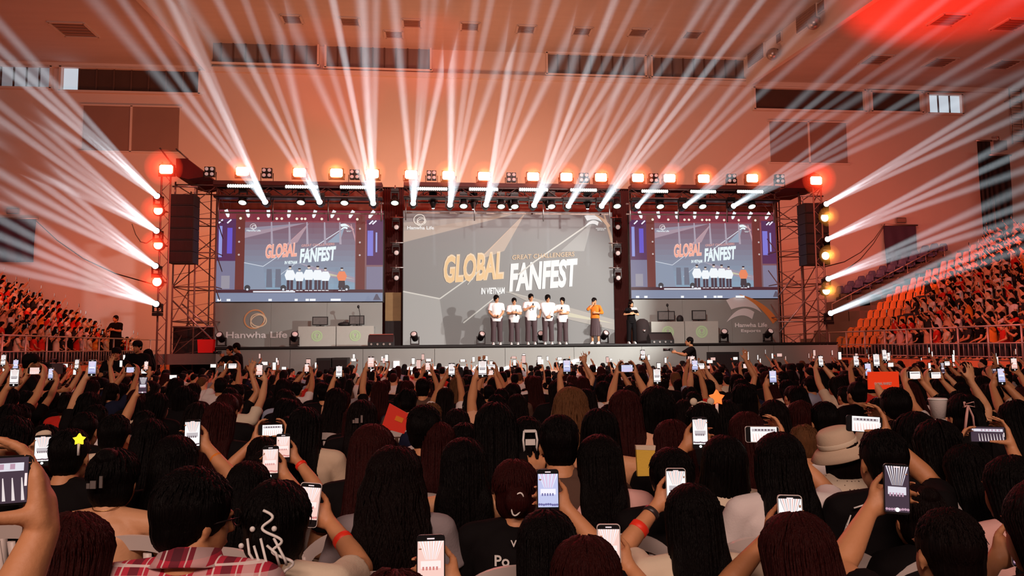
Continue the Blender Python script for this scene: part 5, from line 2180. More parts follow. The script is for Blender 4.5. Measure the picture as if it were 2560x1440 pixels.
PLACED = []
CUT = set('a an the and of in with over past beside before above under at to left right between his her on white black pale dark long large small big both'.split())


def short_label(pre, label, n):
    w = label.replace(',', '').split()[:n]
    while w and w[-1] in CUT:
        w.pop()
    return pre + ' ' + ' '.join(w)


GR_NEAR = 'seated audience near the camera'
WARN = []


def finish_person(o, parts, mats_):
    for nm, me, m in parts:
        c = put(nm, me, o)
        if m:
            me.materials.clear()
            me.materials.append(m)
    return o


def near(px, py, d, hs='long', hc='b', top='black', sl=.5, male=False, label='', arms=(), length=.42, turn=0.0, nod=0.0, off=False, skin=0, chair=True, voxel=.0085, wave=0.0,
         puff=0.0, width=1.0, chlabel=None, extra=None, locks=304, lean=0.02, dress=None, phone_label=None):
    P_ = Pose(True, male, lean, turn, nod, k=px * .01)
    top_l = P_.top + .012 + puff
    # small mesh nod lowers the top slightly
    c = horiz(px, py, d)
    s = c.z / top_l
    s = max(.84, min(1.16, s))
    rz = -math.atan2(1.5 - c.x, 26 - c.y) * .7       # looks towards the stage
    q = Matrix.Rotation(rz, 3, 'Z')
    # head is forward of the hips by head.y
    off_ = q @ V3(0, P_.head.y - .03, 0) * s
    loc = V3(c.x - off_.x, c.y - off_.y, 0)
    qi = q.inverted()

    def loc_(p):
        return qi @ (Vector(p) - loc) / s

    phones = []
    for a in arms:
        kind = a[0]
        if kind in ('P', 'L1', 'up', 'P2', 'L2'):
            side, ax, ay = a[1], a[2], a[3]
            S = loc + q @ (P_.sh[1 if side > 0 else 0]) * s
            best = None
            want = a[4] if len(a) > 4 and a[4] else None
            for t in [d + .05 + .02 * k for k in range(45)]:
                p = horiz(ax, ay, t)
                wr = p - V3(0, 0, .08)
                e = abs((wr - S).length - .43 * s)
                if (wr - S).length < .50 * s:
                    e *= .5
                if want:
                    e += abs(t - want) * .3
                if (p - c).length < .2 and kind != 'up':
                    e += 1
                if best is None or e < best[0]:
                    best = (e, p, t, (wr - S).length / s)
            p = best[1]
            if best[3] > .53:
                WARN.append((label, 'reach', round(best[3], 2)))
            if kind == 'up':
                w_ = loc_(p) - V3(0, 0, .09)
                P_.arm(1 if side > 0 else 0, w_, V3(-side * .15, .15, 1), V3(0, 1, 0), V3(-side, 0, 0), (.35, .5, .3), V3(side * .8, .0, -.5), .3)
                continue
            style = a[5] if len(a) > 5 else 'bright'
            shell = a[6] if len(a) > 6 else M_PBLACK
            yaw = math.atan2((p - CO).x, (p - CO).y) * -1 * .6
            tilt = -.06
            land = kind in ('L1', 'L2')
            roll = (PI / 2 if a[1] > 0 else PI / 2) if land else (a[7] if len(a) > 7 else 0)
            if land:
                roll += a[7] if len(a) > 7 else 0
            phones.append((p, (tilt, roll, yaw), style, shell, land))
            mq = Matrix.Rotation(yaw, 3, 'Z') @ Matrix.Rotation(tilt, 3, 'X')
            ux, uy, uz = qi @ mq @ V3(1, 0, 0), qi @ mq @ V3(0, 1, 0), qi @ mq @ V3(0, 0, 1)
            pc = loc_(p)
            u = 1 / s
            sides = (-1, 1) if kind in ('P2', 'L2') else (side,)
            for sd in sides:
                i = 1 if sd > 0 else 0
                if land:
                    w_ = pc + (ux * (.098 * sd) - uz * .062 + uy * .012) * u
                    P_.arm(i, w_, uz * .85 - ux * sd * .12 + uy * .28, -ux * sd, -uy * .8 + ux * sd * .2, (.35, .75, .5), V3(sd * .9, .1, -.7), .25, -1)
                else:
                    w_ = pc + (ux * (.070 * sd) - uz * .066 + uy * .030) * u
                    P_.arm(i, w_, uz * .50 - ux * sd * .86 + uy * .03, -uy, ux * sd, (.10, 1.0, .7), V3(sd * .9, .0, -.7), .25)
    sk = SKINS[skin]
    body = P_.body(voxel, True)
    body.materials.clear()
    body.materials.append(sk)
    o = put('person', body, None, loc, rz)
    o.scale = (s, s, s)
    tag(o, label, 'person', GR_NEAR)
    parts = [('shirt', P_.shirt(.010, sl, off=off, long_arm=sl > 1, dress=dress), CL[top]), ('trousers', P_.trousers(.016), M_TROU), ('shoes', P_.shoes(.016), M_SHOEW if male else M_BLACK)]
    if hs != 'hatonly':
        parts.append(('hair', P_.hair(hs, .0095, locks, int(px) % 97, length, wave, puff, width), HAIRS[hc]))
    finish_person(o, parts, None)
    if extra:
        extra(o, P_)
    PLACED.append((loc.x, loc.y + .05))
    if chair:
        cq = q @ V3(0, -.02, 0)
        add_chair(loc.x + cq.x, loc.y + cq.y, rz, chlabel or short_label('white plastic chair under the', label, 10))
    for p, rot, style, shell, land in phones:
        add_phone(p, rot, style, shell, land, phone_label or short_label('phone held by the', label, 11))
    return o


def ear_glasses(o, P_):
    H, Rh = P_.head, P_.headrot()
    q = lambda *a: H + Rh @ V3(*a)
    m = MB()
    for sg in (-1, 1):
        n = 16
        m.tube([q(sg * .034 + .026 * math.cos(t), .100, .012 + .022 * math.sin(t)) for t in [2 * PI * i / n for i in range(n + 1)]], .0022, 5)
        m.tube([q(sg * .060, .098, .016), q(sg * .080, .05, .014), q(sg * .082, -.01, .004)], .0022, 5)
    m.tube([q(-.009, .104, .014), q(.009, .104, .014)], .002, 5)
    g = m.build('glasses', M_BMETAL, o)


def clip_on(kind):
    def fn(o, P_):
        H, Rh = P_.head, P_.headrot()
        q = lambda *a: H + Rh @ V3(*a)
        if kind == 'claw':
            m = MB()
            pts = [q(-.002 + .009 * i + .020 * math.sin(i * 1.9), -.146 - .020 * math.sin(PI * i / 9), .085 - i * .019) for i in [k_ / 5 for k_ in range(46)]]
            m.tube(pts, .0042, 6)
            for i in range(5):
                m.tube([q(-.04 + .018 * i, -.160, .012 - .02 * (i % 2)), q(-.03 + .024 * i, -.174, -.025 - .015 * (i % 3)), q(-.01 + .02 * i, -.166, -.06)], .0038, 6)
            for i in range(4):
                m.ell(q(-.06 + .030 * i, -.150, -.01 + .045 * (i % 2)), (.008, .006, .008), 8, 6)
            m.build('hair_claw', M_WHITE, o)
        elif kind == 'oval':
            m = MB()
            n = 20
            m.tube([q(.0 + .020 * math.cos(t) + .01 * math.sin(t), -.148, -.01 + .042 * math.sin(t)) for t in [2 * PI * i / n for i in range(n + 1)]], .0035, 6)
            m.build('hair_clip', M_WHITE, o)
        elif kind == 'white':
            m = MB()
            for sg in (-1, 1):
                m.tube([q(sg * .030, -.135, .075), q(sg * .036, -.150, .03), q(sg * .030, -.150, -.03)], .006, 6)
            m.box(q(0, -.152, .02), (.05, .012, .03), Rh).box(q(0, -.140, .075), (.06, .012, .014), Rh)
            m.build('hair_clip', M_WHITE, o)
        elif kind == 'bow':
            m = MB()
            for sg in (-1, 1):
                m.ell(q(sg * .055, -.125, .085), (.055, .018, .028), 14, 8, Matrix.Rotation(-sg * .25, 3, 'Y'))
                m.tube([q(sg * .01, -.135, .08), q(sg * .045, -.14, .03)], [.012, .018], 6, flat=.3)
            m.ell(q(0, -.13, .083), (.016, .018, .016), 10, 8)
            m.build('hair_bow', CL['cream'], o)
        elif kind == 'ribbon':
            m = MB()
            for sg in (-1, 1):
                m.tube([q(-.06, -.10, .085), q(-.06 + sg * .03, -.13, .10), q(-.06 + sg * .035, -.13, .07), q(-.06, -.11, .08)], .006, 6, flat=.5)
                m.tube([q(-.06, -.12, .08), q(-.07 + sg * .02, -.14, .02), q(-.075 + sg * .03, -.14, -.06)], [.006, .008, .007], 6, flat=.4)
            m.build('hair_ribbon', CL['pink'], o)
        elif kind == 'pins':
            m = MB()
            m.box(q(-.01, -.150, .02), (.022, .006, .03), Rh).box(q(.02, -.150, .03), (.012, .006, .045), Rh).box(q(-.03, -.148, .015), (.012, .006, .02), Rh)
            m.build('hair_clip', M_STEEL, o)
        elif kind == 'ears':
            m = MB()
            for sg in (-1, 1):
                m.ell(q(sg * .05, -.02, .145), (.022, .012, .022), 12, 8)
            m.tube([q(-.085, -.01, .06), q(-.05, -.015, .13), (q(0, -.015, .145)), q(.05, -.015, .13), q(.085, -.01, .06)], .005, 6)
            m.build('headband', CL['cream'], o)
        elif kind == 'band':
            m = MB()
            m.tube([q(.092 * math.cos(t), -.005, .035 + .105 * math.sin(t)) for t in [PI * i / 14 for i in range(15)]], .007, 6)
            m.build('headband', CL['cream'], o)
    return fn


def straps(o, P_):
    m = MB()
    b = P_.base
    for sg in (-1, 1):
        m.tube([V3(sg * .07, P_.lean - .118, b + .34), V3(sg * .085, P_.lean - .112, b + .42), V3(sg * .09, P_.lean - .06, b + .51), V3(sg * .09, P_.lean + .03, b + .49)], .006, 5, flat=.5)
    m.build('strap', CL['black'], o)


def shirt_collar(m_):
    def fn(o, P_):
        b = P_.base
        c = V3(0, P_.lean + .01, b + .515)
        MB().lathe(c, [(.072, .0), (.070, .035), (.074, .037), (.090, .002), (.100, -.012), (.094, -.014)], 24, Matrix.Rotation(-.30, 3, 'X')).build('collar', m_, o)
    return fn


def bracelet(side, mtl, r=.034, w=.012, frac=.12, name='wristband'):
    def fn(o, P_):
        i = 1 if side > 0 else 0
        S, E_, W_ = P_.elbows()[i]
        p = W_.lerp(E_, frac)
        d = (E_ - W_).normalized()
        MB().lathe(p - d * w, [(r - .003, 0), (r, .002), (r, w * 2), (r - .003, w * 2 + .002)], 20, d.to_track_quat('Z', 'Y').to_matrix()).build(name, mtl, o)
    return fn


def shirt_text(body, size, z, x=0, mtl=None, two=None):
    def fn(o, P_):
        b = P_.base
        for k, s_ in enumerate([body] + ([two] if two else [])):
            me = txt(s_, size, 1, .018 * size, depth=.003, align='CENTER')
            # wrap on the back
            for v in me.vertices:
                u = v.co.x + x
                y = P_.lean - .133 + (u * u) * 1.6
                v.co = V3(u, y - v.co.z, b + z - k * size * 1.1 + v.co.y)
            me.materials.clear()
            me.materials.append(mtl or M_WHITE)
            put('lettering', me, o)
    return fn


def many(*fs):
    def fn(o, P_):
        for f in fs:
            f(o, P_)
    return fn


def sleeve_marks(side):
    def fn(o, P_):
        i = 1 if side > 0 else 0
        S, E_, W_ = P_.elbows()[i]
        m = MB()
        d = (E_ - S).normalized()
        q = d.to_track_quat('Z', 'Y').to_matrix()
        for k in range(3):
            p = S + d * (.04 + k * .014) + V3(0, -.074, .01)
            m.box(p, (.004, .003, .04), Matrix.Rotation(.4, 3, 'Y'))
        m.tube([S + V3(-side * .12, -.085, .045), S + V3(-side * .05, -.085, .035), S + V3(0, -.08, .02)], .003, 5)
        m.build('shoulder_stripes', M_WHITE, o)
    return fn


def back_ribbon(o, P_):
    y = P_.lean - .15
    b = P_.base
    MB().tube([V3(.0, y, b + .44), V3(-.05, y - .02, b + .47), V3(-.09, y - .01, b + .43), V3(-.03, y - .01, b + .42)], .018, 6, flat=.3).tube([V3(0, y - .01, b + .44), V3(-.01, y - .03, b + .30), V3(-.04, y - .02, b + .12)], [.014, .02, .017], 6, flat=.3).build('ribbon', CL['orange'], o)


def bucket_hat(o, P_):
    H = P_.head
    Rh = P_.headrot() @ Matrix.Rotation(-.30, 3, 'Y')
    c = H + Rh @ V3(0, -.015, .062)
    m = MB().lathe(c, [(.155, -.055), (.158, -.050), (.125, -.012), (.100, .0), (.099, .006), (.100, .03), (.092, .075), (.075, .092), (.03, .098)], 36, Rh)
    h = m.build('bucket_hat', CL['beige'], o)
    MB().lathe(c, [(.1015, .004), (.1035, .008), (.103, .026), (.1005, .03)], 36, Rh).build('hat_band', CL['cream'], h)


RB = mat('red_wristband_added_glow', (.80, .03, .01), .5, emit=(.8, .03, .01), es=.1)  # touch of emission added so the paper looks lit
WB = mat('black_bead_bracelet', (.03, .02, .02), .4)

near(180, 1283, 1.98, 'long', 'r', 'black', label='person at the lower left corner with a big rounded mane of dark red-brown hair', skin=1, length=.36, puff=.012, width=1.1)
near(283, 1122, 3.0, 'bun', 'b', 'black', off=True, sl=0, label='woman with pinned-up black hair and a bare back, thin necklace', skin=2, puff=.004, locks=96, extra=many(clip_on('pins'), lambda o, P_: MB().tube([V3(.052 * math.cos(t), P_.lean - .012 - .048 * math.sin(t), P_.base + .535 - .012 * math.sin(t)) for t in [PI * i / 12 for i in range(13)]], .0015, 5).build('necklace', mat('gold', (.8, .5, .2), .3, 1), o)))
near(483, 1172, 2.08, 'short', 'b', 'plaid', 1.4, True, 'man in a red plaid shirt and glasses turning his head right', turn=-.75, nod=-.12, puff=.010, extra=many(ear_glasses, shirt_collar(CL['plaid']), lambda o, P_: MB().tube([V3(-.12, P_.lean - .10, P_.base + .50), V3(-.10, P_.lean - .155, P_.base + .40), V3(-.07, -.15, P_.base + .1)], .022, 6, flat=.3).build('bag_strap', CL['black'], o)), locks=304)
near(690, 1203, 2.2, 'lowbun', 'b', 'cream', .6, False, 'woman in a pale pink blouse with a white claw clip and raised right arm', (('P', 1, 772, 1262, 2.6, 'beams', M_PWHITE, .12),), skin=0, puff=.008, extra=many(clip_on('claw'), bracelet(1, RB, .034, .012, .42)), locks=192)
near(985, 1116, 2.8, 'long', 'd', 'grey', .55, False, 'woman with wavy dark hair past the shoulders and a grey t-shirt', length=.44, wave=1.0, puff=.012, width=1.5, locks=272)
near(930, 1062, 3.35, 'long', 'r', 'black', .55, False, 'woman with purple-lit dark hair directly behind the grey t-shirt', length=.40, puff=.006)
near(1160, 1096, 3.3, 'long', 'b', 'black', 0, False, 'woman with very long straight black hair and one bare shoulder', length=.60, width=1.35, puff=.012, off=True, extra=straps, skin=2, locks=272)
near(1288, 1150, 2.85, 'lowbun', 'r', 'black', .6, False, 'woman with reddish hair in a low knot with an oval clip', extra=many(clip_on('oval'), shirt_text('VIO', .034, .455), shirt_text('Po      R', .055, .385, mtl=M_WHITE)), locks=192)
near(1368, 1277, 2.15, 'long', 'b', 'black', .6, False, 'dark-haired woman at lower centre filming a blue-lit phone picture', (('P', 1, 1370, 1230, 2.5, 'blue', M_PBLACK),), length=.42, locks=208)
near(1398, 1037, 3.3, 'crop', 'b', 'brown', .6, True, 'broad man in a dark brown t-shirt with both arms raised to his face', (('up', -1, 1335, 1165, 3.5), ('up', 1, 1462, 1160, 3.5)), locks=240)
near(1500, 1088, 3.25, 'long', 'b', 'pink', .5, False, 'woman with the longest straight black hair over a pink top', length=.66, width=1.05, puff=.006, locks=304)
near(1465, 1342, 1.95, 'long', 'r', 'black', .6, False, 'dark-haired head at the bottom edge beside a pale phone', (('P', 1, 1522, 1372, 2.25, 'beams', M_PWHITE),), length=.36, puff=.01, locks=176)
near(1680, 1120, 3.05, 'short', 'b', 'black', .6, True, 'person with short curly black hair behind the raised wristbands', puff=.012, wave=1, locks=352)
near(1733, 1212, 2.42, 'long', 'b', 'cream', .45, False, 'woman with long straight hair and white puffed sleeves raising her left arm', (('P', -1, 1690, 1222, 2.85, 'bright', M_PWHITE),), length=.60, width=1.05, extra=many(bracelet(-1, WB, .033, .010, .16), bracelet(-1, RB, .037, .014, .5)), locks=272)
near(1812, 1090, 3.2, 'bob', 'b', 'cream', .6, False, 'woman with a black bob and white t-shirt beside the long-haired woman', (('P', -1, 1750, 1083, 3.9, 'bright', M_PBLACK),), skin=1, locks=176)
near(1950, 1082, 3.0, 'long', 'b', 'white', .6, False, 'woman in a white t-shirt with long loose black hair and a dark strap', (('L1', 1, 1905, 1086, 3.4, 'bright', M_PWHITE),), length=.52, wave=.5, width=1.2, locks=256)
near(2210, 1072, 2.95, 'crop', 'b', 'black', .6, True, 'man in a black jersey filming sideways above the bucket hat', (('L1', 1, 2160, 1060, 3.3, 'bright', M_PBLACK, .05),), extra=sleeve_marks(-1), skin=1, locks=240)
near(2105, 1078, 3.85, 'bob', 'd', 'dots', .6, False, 'person in a beige bucket hat and cream dotted blouse', extra=bucket_hat, locks=0)
near(1995, 1282, 2.0, 'long', 'r', 'black', .6, False, 'large head with red-lit brown hair under a black phone, bottom right of centre', (('P', -1, 1976, 1300, 2.4, 'bright', M_PWHITE),), length=.34, puff=.012, skin=1, locks=192)
near(2375, 1270, 1.98, 'crop', 'd', 'black', .6, True, 'man with cropped hair and visible ears at the lower right, arm lifted', (('P', -1, 2241, 1222, 2.5, 'dark', M_PBLACK, .04),), skin=0, extra=sleeve_marks(-1), locks=304)
near(2298, 1215, 2.65, 'bun', 'd', 'black', .6, False, 'person with gathered dark hair between the raised hand and the white top', puff=.002, extra=back_ribbon)
near(2420, 1112, 3.1, 'long', 'b', 'white', .3, False, 'woman with long dark hair and a white top at the right side', (('L2', 1, 2468, 1086, 3.5, 'dark', M_PBLACK),), length=.46, locks=192)
near(2532, 1140, 2.7, 'long', 'b', 'pink', 1.6, False, 'woman at the right edge with black hair and a pink checked sleeve', length=.50, width=1.1, locks=224)
near(2620, 1200, 1.9, 'long', 'd', 'black', .6, False, 'person beyond the right edge holding a large pale phone', (('P', -1, 2560, 1352, 2.1, 'dark', M_PWHITE),), chair=False)
near(985, 1428, 1.55, 'long', 'r', 'black', .6, False, 'person at the bottom edge under the phone with the beam picture', (('P', 1, 1077, 1412, 1.9, 'beams', M_PBLACK),), length=.3, chair=False, locks=96)
near(620, 1155, 3.1, 'long', 'b', 'black', .6, False, 'dark-haired person between the plaid man and the phone cluster', (('P', 1, 676, 1156, 3.55, 'beams', M_PBLACK),), length=.36)
near(668, 1122, 3.65, 'short', 'd', 'cream', .5, False, 'person with raised bare arms and a white wrist cover in the phone cluster', (('P', 1, 708, 1120, 4.05, 'beams', M_PBLACK),), skin=0, extra=many(bracelet(1, RB, .033, .010, .2)), locks=96)
near(655, 1092, 4.3, 'long', 'd', 'pink', .5, False, 'person reaching both arms high with a sideways phone in the phone cluster', (('L2', 1, 678, 1076, 4.7, 'bright', M_PBLACK),), skin=0, locks=64, length=.4)
near(437, 1090, 3.3, 'long', 'b', 'black', .6, False, 'dark-haired person left of the raised pale phone pair', (('P', 1, 481, 1088, 3.9, 'bright', M_PBLACK),), length=.5, extra=bracelet(1, CL['orange'], .03, .008, .3))
near(548, 1006, 4.7, 'long', 'r', 'black', .5, False, 'woman with reddish hair raising a small white phone picture', (('P', -1, 521, 1054, 4.9, 'bright', M_PWHITE),), length=.45, locks=80)
near(172, 1072, 3.5, 'short', 'b', 'black', .6, False, 'person in a black lettered jersey holding a phone before a white bow', (('P2', 1, 107, 1126, 3.9, 'bright', M_PBLACK),), extra=shirt_text('ZE', .09, .33), locks=96)
near(112, 1062, 4.5, 'lowbun', 'b', 'black', .6, False, 'girl with a large white hair bow', extra=clip_on('bow'), locks=48)
near(30, 1040, 3.8, 'long', 'b', 'black', .6, False, 'person with long black hair at the left edge', length=.45, locks=96)
near(285, 1035, 4.3, 'crop', 'b', 'cream', .5, True, 'person with cropped hair and a hair pin above the bare back', locks=80)
near(376, 1048, 4.2, 'long', 'b', 'lightblue', .5, False, 'person with long dark hair and a pale blue top', length=.4, locks=80)
near(762, 1018, 4.3, 'long', 'b', 'beige', .5, False, 'dark-haired person beside the beige jacket on the white chair', length=.45, locks=80)
near(905, 1000, 4.9, 'long', 'd', 'black', .5, False, 'long-haired person in front of the red card', length=.5, locks=80, extra=clip_on('pins'))
near(1060, 1012, 4.1, 'short', 'b', 'black', .5, False, 'dark short-haired person right of the red card', puff=.012, locks=112)
near(1097, 1056, 4.05, 'long', 'r', 'black', .3, False, 'person with straight red-lit dark hair and a small flower earring', length=.42, locks=96)
near(1163, 1058, 4.15, 'bob', 'b', 'black', .5, False, 'person with a black bob right of the red-lit straight hair', locks=80, puff=.008)
near(1238, 1006, 3.9, 'long', 'b', 'black', .5, False, 'large dark head left of the white hair clip', length=.5, puff=.01, locks=96)
near(1320, 1042, 4.0, 'long', 'b', 'white', .4, False, 'woman with a long white hair clip and a white top', length=.26, extra=clip_on('white'), locks=80)
near(1427, 968, 4.8, 'long', 'l', 'black', .5, False, 'woman with long light brown hair near the centre', length=.5, wave=.8, puff=.01, width=1.1, locks=176)
near(1500, 1022, 3.95, 'bob', 'b', 'black', .0, False, 'dark bobbed head left of the long reddish hair, bare back', off=True, locks=80, extra=straps, skin=2)
near(1563, 976, 4.6, 'long', 'r', 'white', .5, False, 'woman with long dark red hair and a white top', length=.5, locks=128)
near(1643, 966, 4.6, 'bob', 'b', 'peach', .6, False, 'person with a round black bob and a peach t-shirt', locks=128, puff=.008)
near(1682, 1050, 3.9, 'long', 'r', 'black', .5, False, 'person with glossy dark red hair behind the yellow bag', length=.35, locks=128, puff=.006)
near(1757, 1008, 4.4, 'bob', 'b', 'black', .5, False, 'person wearing a round-eared headband', extra=clip_on('ears'), locks=80)
near(1868, 1030, 4.1, 'long', 'r', 'black', .5, False, 'person with red-rimmed hair and a small hair ornament', length=.4, locks=96, puff=.004)
near(1813, 1000, 5.0, 'long', 'b', 'black', .5, False, 'dark-haired person right of the round-eared headband', length=.4, locks=64)
near(1935, 1000, 5.0, 'long', 'd', 'black', .5, False, 'dark-haired person behind the sideways white phone', length=.4, locks=64)
near(2003, 1003, 5.0, 'bob', 'r', 'black', .5, False, 'person with a round red-lit bob left of the pale collar', locks=64)
near(2062, 1003, 4.9, 'crop', 'b', 'cream', .9, False, 'person with short dark hair and a wide cream collar', locks=80, puff=.006)
near(2290, 1030, 3.9, 'bob', 'b', 'black', .5, False, 'wide dark head right of the filming man', puff=.014, locks=96)
near(2345, 1050, 3.3, 'long', 'b', 'black', .5, False, 'person with long black hair between the filming man and the right side phone', length=.6, locks=112)
near(2412, 985, 4.6, 'pony', 'b', 'black', .5, False, 'girl with a pink ribbon tied in her dark hair', extra=clip_on('ribbon'), locks=96)
near(2240, 968, 5.4, 'short', 'b', 'black', .6, True, 'person with bushy dark hair and a black and white jacket', locks=96, puff=.014)
near(2540, 1000, 4.6, 'long', 'b', 'black', .5, False, 'dark-haired person at the right edge, second row behind the pink sleeve', length=.4, locks=64)
near(210, 1030, 5.0, 'short', 'b', 'black', .5, False, 'short-haired person above the white bow', locks=48)
near(1860, 960, 6.0, 'bob', 'b', 'pink', .5, False, 'bobbed person beside the glowing orange light stick', locks=48)

# the big hand at the left edge: a person seated just outside the frame
near(-900, 1790, .85, 'short', 'b', 'black', .6, True, 'person outside the left edge with a big hand gripping a sideways phone', (('L1', 1, -64, 1206, 1.2, 'dark', M_PBLACK),), chair=False, voxel=.006, locks=96, phone_label='black sideways phone gripped by the big hand at the left edge')

# yellow bag, orange star stick, red card and other held things
p = horiz(1612, 1146, 3.55)
o = root('snack_bag', p - V3(0, 0, .0), 'bright yellow paper bag held up beside the long black hair', 'bag')
MB().prism([(-.042, -.08), (.038, -.08), (.046, .05), (-.046, .055)], .02, (0, 0, 0), (1, 0, 0), (0, 0, 1)).build('bag_body', CL['yellow'], o)
MB().prism([(-.046, .045), (.046, .04), (.049, .062), (-.048, .065)], .022, (0, .001, 0), (1, 0, 0), (0, 0, 1)).build('folded_top', CL['cream'], o)


def star(p, r, mtl, label, rot=0, handle=True):
    o = root('star_light', p, label, 'light stick', 'glowing star light sticks')
    pl_ = [(r * (1 if k % 2 == 0 else .58) * math.sin(2 * PI * k / 10 + rot), r * (1 if k % 2 == 0 else .58) * math.cos(2 * PI * k / 10 + rot)) for k in range(10)]
    MB().prism(pl_, r * .5, (0, 0, 0), (1, 0, 0), (0, 0, 1)).build('glowing_star', mtl, o)
    if handle:
        MB().tube([(0, -.01, -r * .7), (0, -.01, -r * 2.6)], r * .2).build('handle', M_WHITE, o)
    return o


star(horiz(200, 1098, 3.2), .026, glow('yellow_glow', (1, .72, .03), 1.3), 'small glowing yellow star stick at the left')
star(horiz(1790, 994, 4.9), .052, glow('orange_glow', (1, .16, .03), 1.6), 'larger glowing orange-red star stick right of centre')
p = horiz(990, 1040, 4.6)
o = root('red_card', p, 'bright red card held below the lens hand near the centre left', 'card')
MB().prism([(-.09, -.07), (.05, -.11), (.10, .0), (-.04, .08)], .004, (0, 0, 0), (1, 0, 0), (0, 0, 1)).build('sheet', mat('bright_red_card', (.75, .03, .01), .5), o)
MB().box((.02, -.005, -.02), (.05, .003, .03), Matrix.Rotation(.4, 3, 'Y')).build('emblem', CL['orange'], o)
p = horiz(2208, 951, 6.6)
o = root('red_banner_card', p, 'large bright red sign card held up over the crowd at right', 'card')
MB().box((0, 0, 0), (.29, .012, .155)).build('sheet', mat('red_card_added_glow', (.95, .06, .01), .5, emit=(.9, .05, .01), es=.35), o)  # sheet made to look brightly lit by added emission
text_part('lettering', 'GLOBAL FANFEST', .033, M_WHITE, o, (-.09, -.008, -.04), (PI / 2, 0, 0), sx=.62, bold=.0006)
# white cup held at the right
p = horiz(2345, 1020, 4.3)
o = root('paper_cup', p, 'white ridged cup held by a raised hand at the right', 'cup')
MB().lathe((0, 0, -.06), [(.035, 0), (.048, .1), (.05, .105), (.046, .106), (.034, .01)], 18).build('cup_body', CL['white'], o)
MB().lathe((0, 0, .045), [(.051, 0), (.053, .006), (.048, .012)], 18).build('lid', M_WHITE, o)

# ------------------------------------------------------------------ shared figures for the middle distance
VAR = {}


def variant(kind, male=False, seated=True, voxel=.013, low=False):
    key = (kind, male, seated, low)
    if key in VAR:
        return VAR[key]
    P_ = Pose(seated, male, 0.0)
    b = P_.base
    ph = None
    if kind == 'right':
        ph = (V3(.16, .30, b + .98), False)
    elif kind == 'left':
        ph = (V3(-.14, .30, b + .95), False)
    elif kind == 'both':
        ph = (V3(.0, .34, b + .90), True)
    elif kind == 'two':
        ph = (V3(.02, .30, b + .93), False)
    if ph:
        c, land = ph
        sides = (-1, 1) if kind in ('both', 'two') else ((1,) if kind == 'right' else (-1,))
        for sd in sides:
            i = 1 if sd > 0 else 0
            if land:
                P_.arm(i, c + V3(sd * .098, .012, -.062), V3(-sd * .12, .28, .85), V3(-sd, 0, 0), V3(sd * .2, -.8, 0), (.35, .75, .5), V3(sd * .9, .1, -.7), .25, -1)
            else:
                P_.arm(i, c + V3(sd * .070, .030, -.066), V3(-sd * .86, .03, .50), V3(0, -1, 0), V3(sd, 0, 0), (.10, 1.0, .7), V3(sd * .9, 0, -.7), .3)
    elif kind == 'wave':
        P_.arm(1, V3(.20, .12, b + .92), V3(.1, .1, 1), V3(0, 1, 0), V3(-1, 0, 0), (.15, .2, .2), V3(.9, 0, -.4), .35)
    elif kind == 'clap':
        P_.arm(0, V3(-.05, .30, b + .42), V3(.3, .2, 1), V3(1, 0, 0), V3(0, -1, 0), (.1, .1, .1), V3(-.8, 0, -.8), .15)
        P_.arm(1, V3(.05, .30, b + .42), V3(-.3, .2, 1), V3(-1, 0, 0), V3(0, -1, 0), (.1, .1, .1), V3(.8, 0, -.8), .15)
    fine = not low
    v = .045 if low else voxel
    body = P_.body(v, fine)
    shirt = P_.shirt(.05 if low else .016, .55, loose=.018 if not low else .024)
    tr = P_.trousers(.06 if low else .025)
    VAR[key] = (P_, body, shirt, tr, ph)
    return VAR[key]


HV = {}


def hair_variant(style, seed, low=False, seated=True):
    key = (style, seed, low, seated)
    if key not in HV:
        P_ = Pose(seated, False, 0.0)
        HV[key] = P_.hair(style, .045 if low else .015, 0 if low else (46 if style != 'crop' else 30), seed, .30 + .06 * (seed % 4), .6 if seed % 2 else 0, .004 * (seed % 3), 1)
    return HV[key]


CNAMES = {'black': 'black', 'white': 'white', 'pink': 'pink', 'grey': 'grey', 'charcoal': 'charcoal', 'beige': 'beige', 'peach': 'peach', 'red': 'red', 'lightblue': 'pale blue', 'cream': 'cream', 'navy': 'navy', 'orange': 'orange', 'brown': 'brown', 'yellow': 'yellow', 'olive': 'olive'}
SNAMES = {'long': 'long', 'bob': 'bobbed', 'short': 'short', 'crop': 'cropped', 'bun': 'bunned', 'pony': 'ponytailed', 'lowbun': 'knotted'}
HN = {'b': 'black', 'd': 'dark brown', 'r': 'reddish', 'l': 'light brown'}


def add_person(loc, rz, s, kind, male, hs, seed, hc, top, skin, label, group, seated=True, phone=None):
    P_, body, shirt, tr, ph = variant(kind, male, seated)
    o = put('person', body, None, loc, rz)
    setm(o, SKINS[skin])
    o.scale = (s, s, s)
    tag(o, label, 'person', group)
    setm(put('shirt', shirt, o), CL[top])
    setm(put('trousers', tr, o), M_TROU)
    setm(put('hair', hair_variant(hs, seed, False, seated), o), HAIRS[hc])
    if ph and phone:
        c, land = ph
        q = Matrix.Rotation(rz, 3, 'Z')
        p = Vector(loc) + q @ c * s
        add_phone(p, (-.06, PI / 2 if land else 0, rz), phone[0], phone[1], land, phone[2], phone[3], s)
    return o


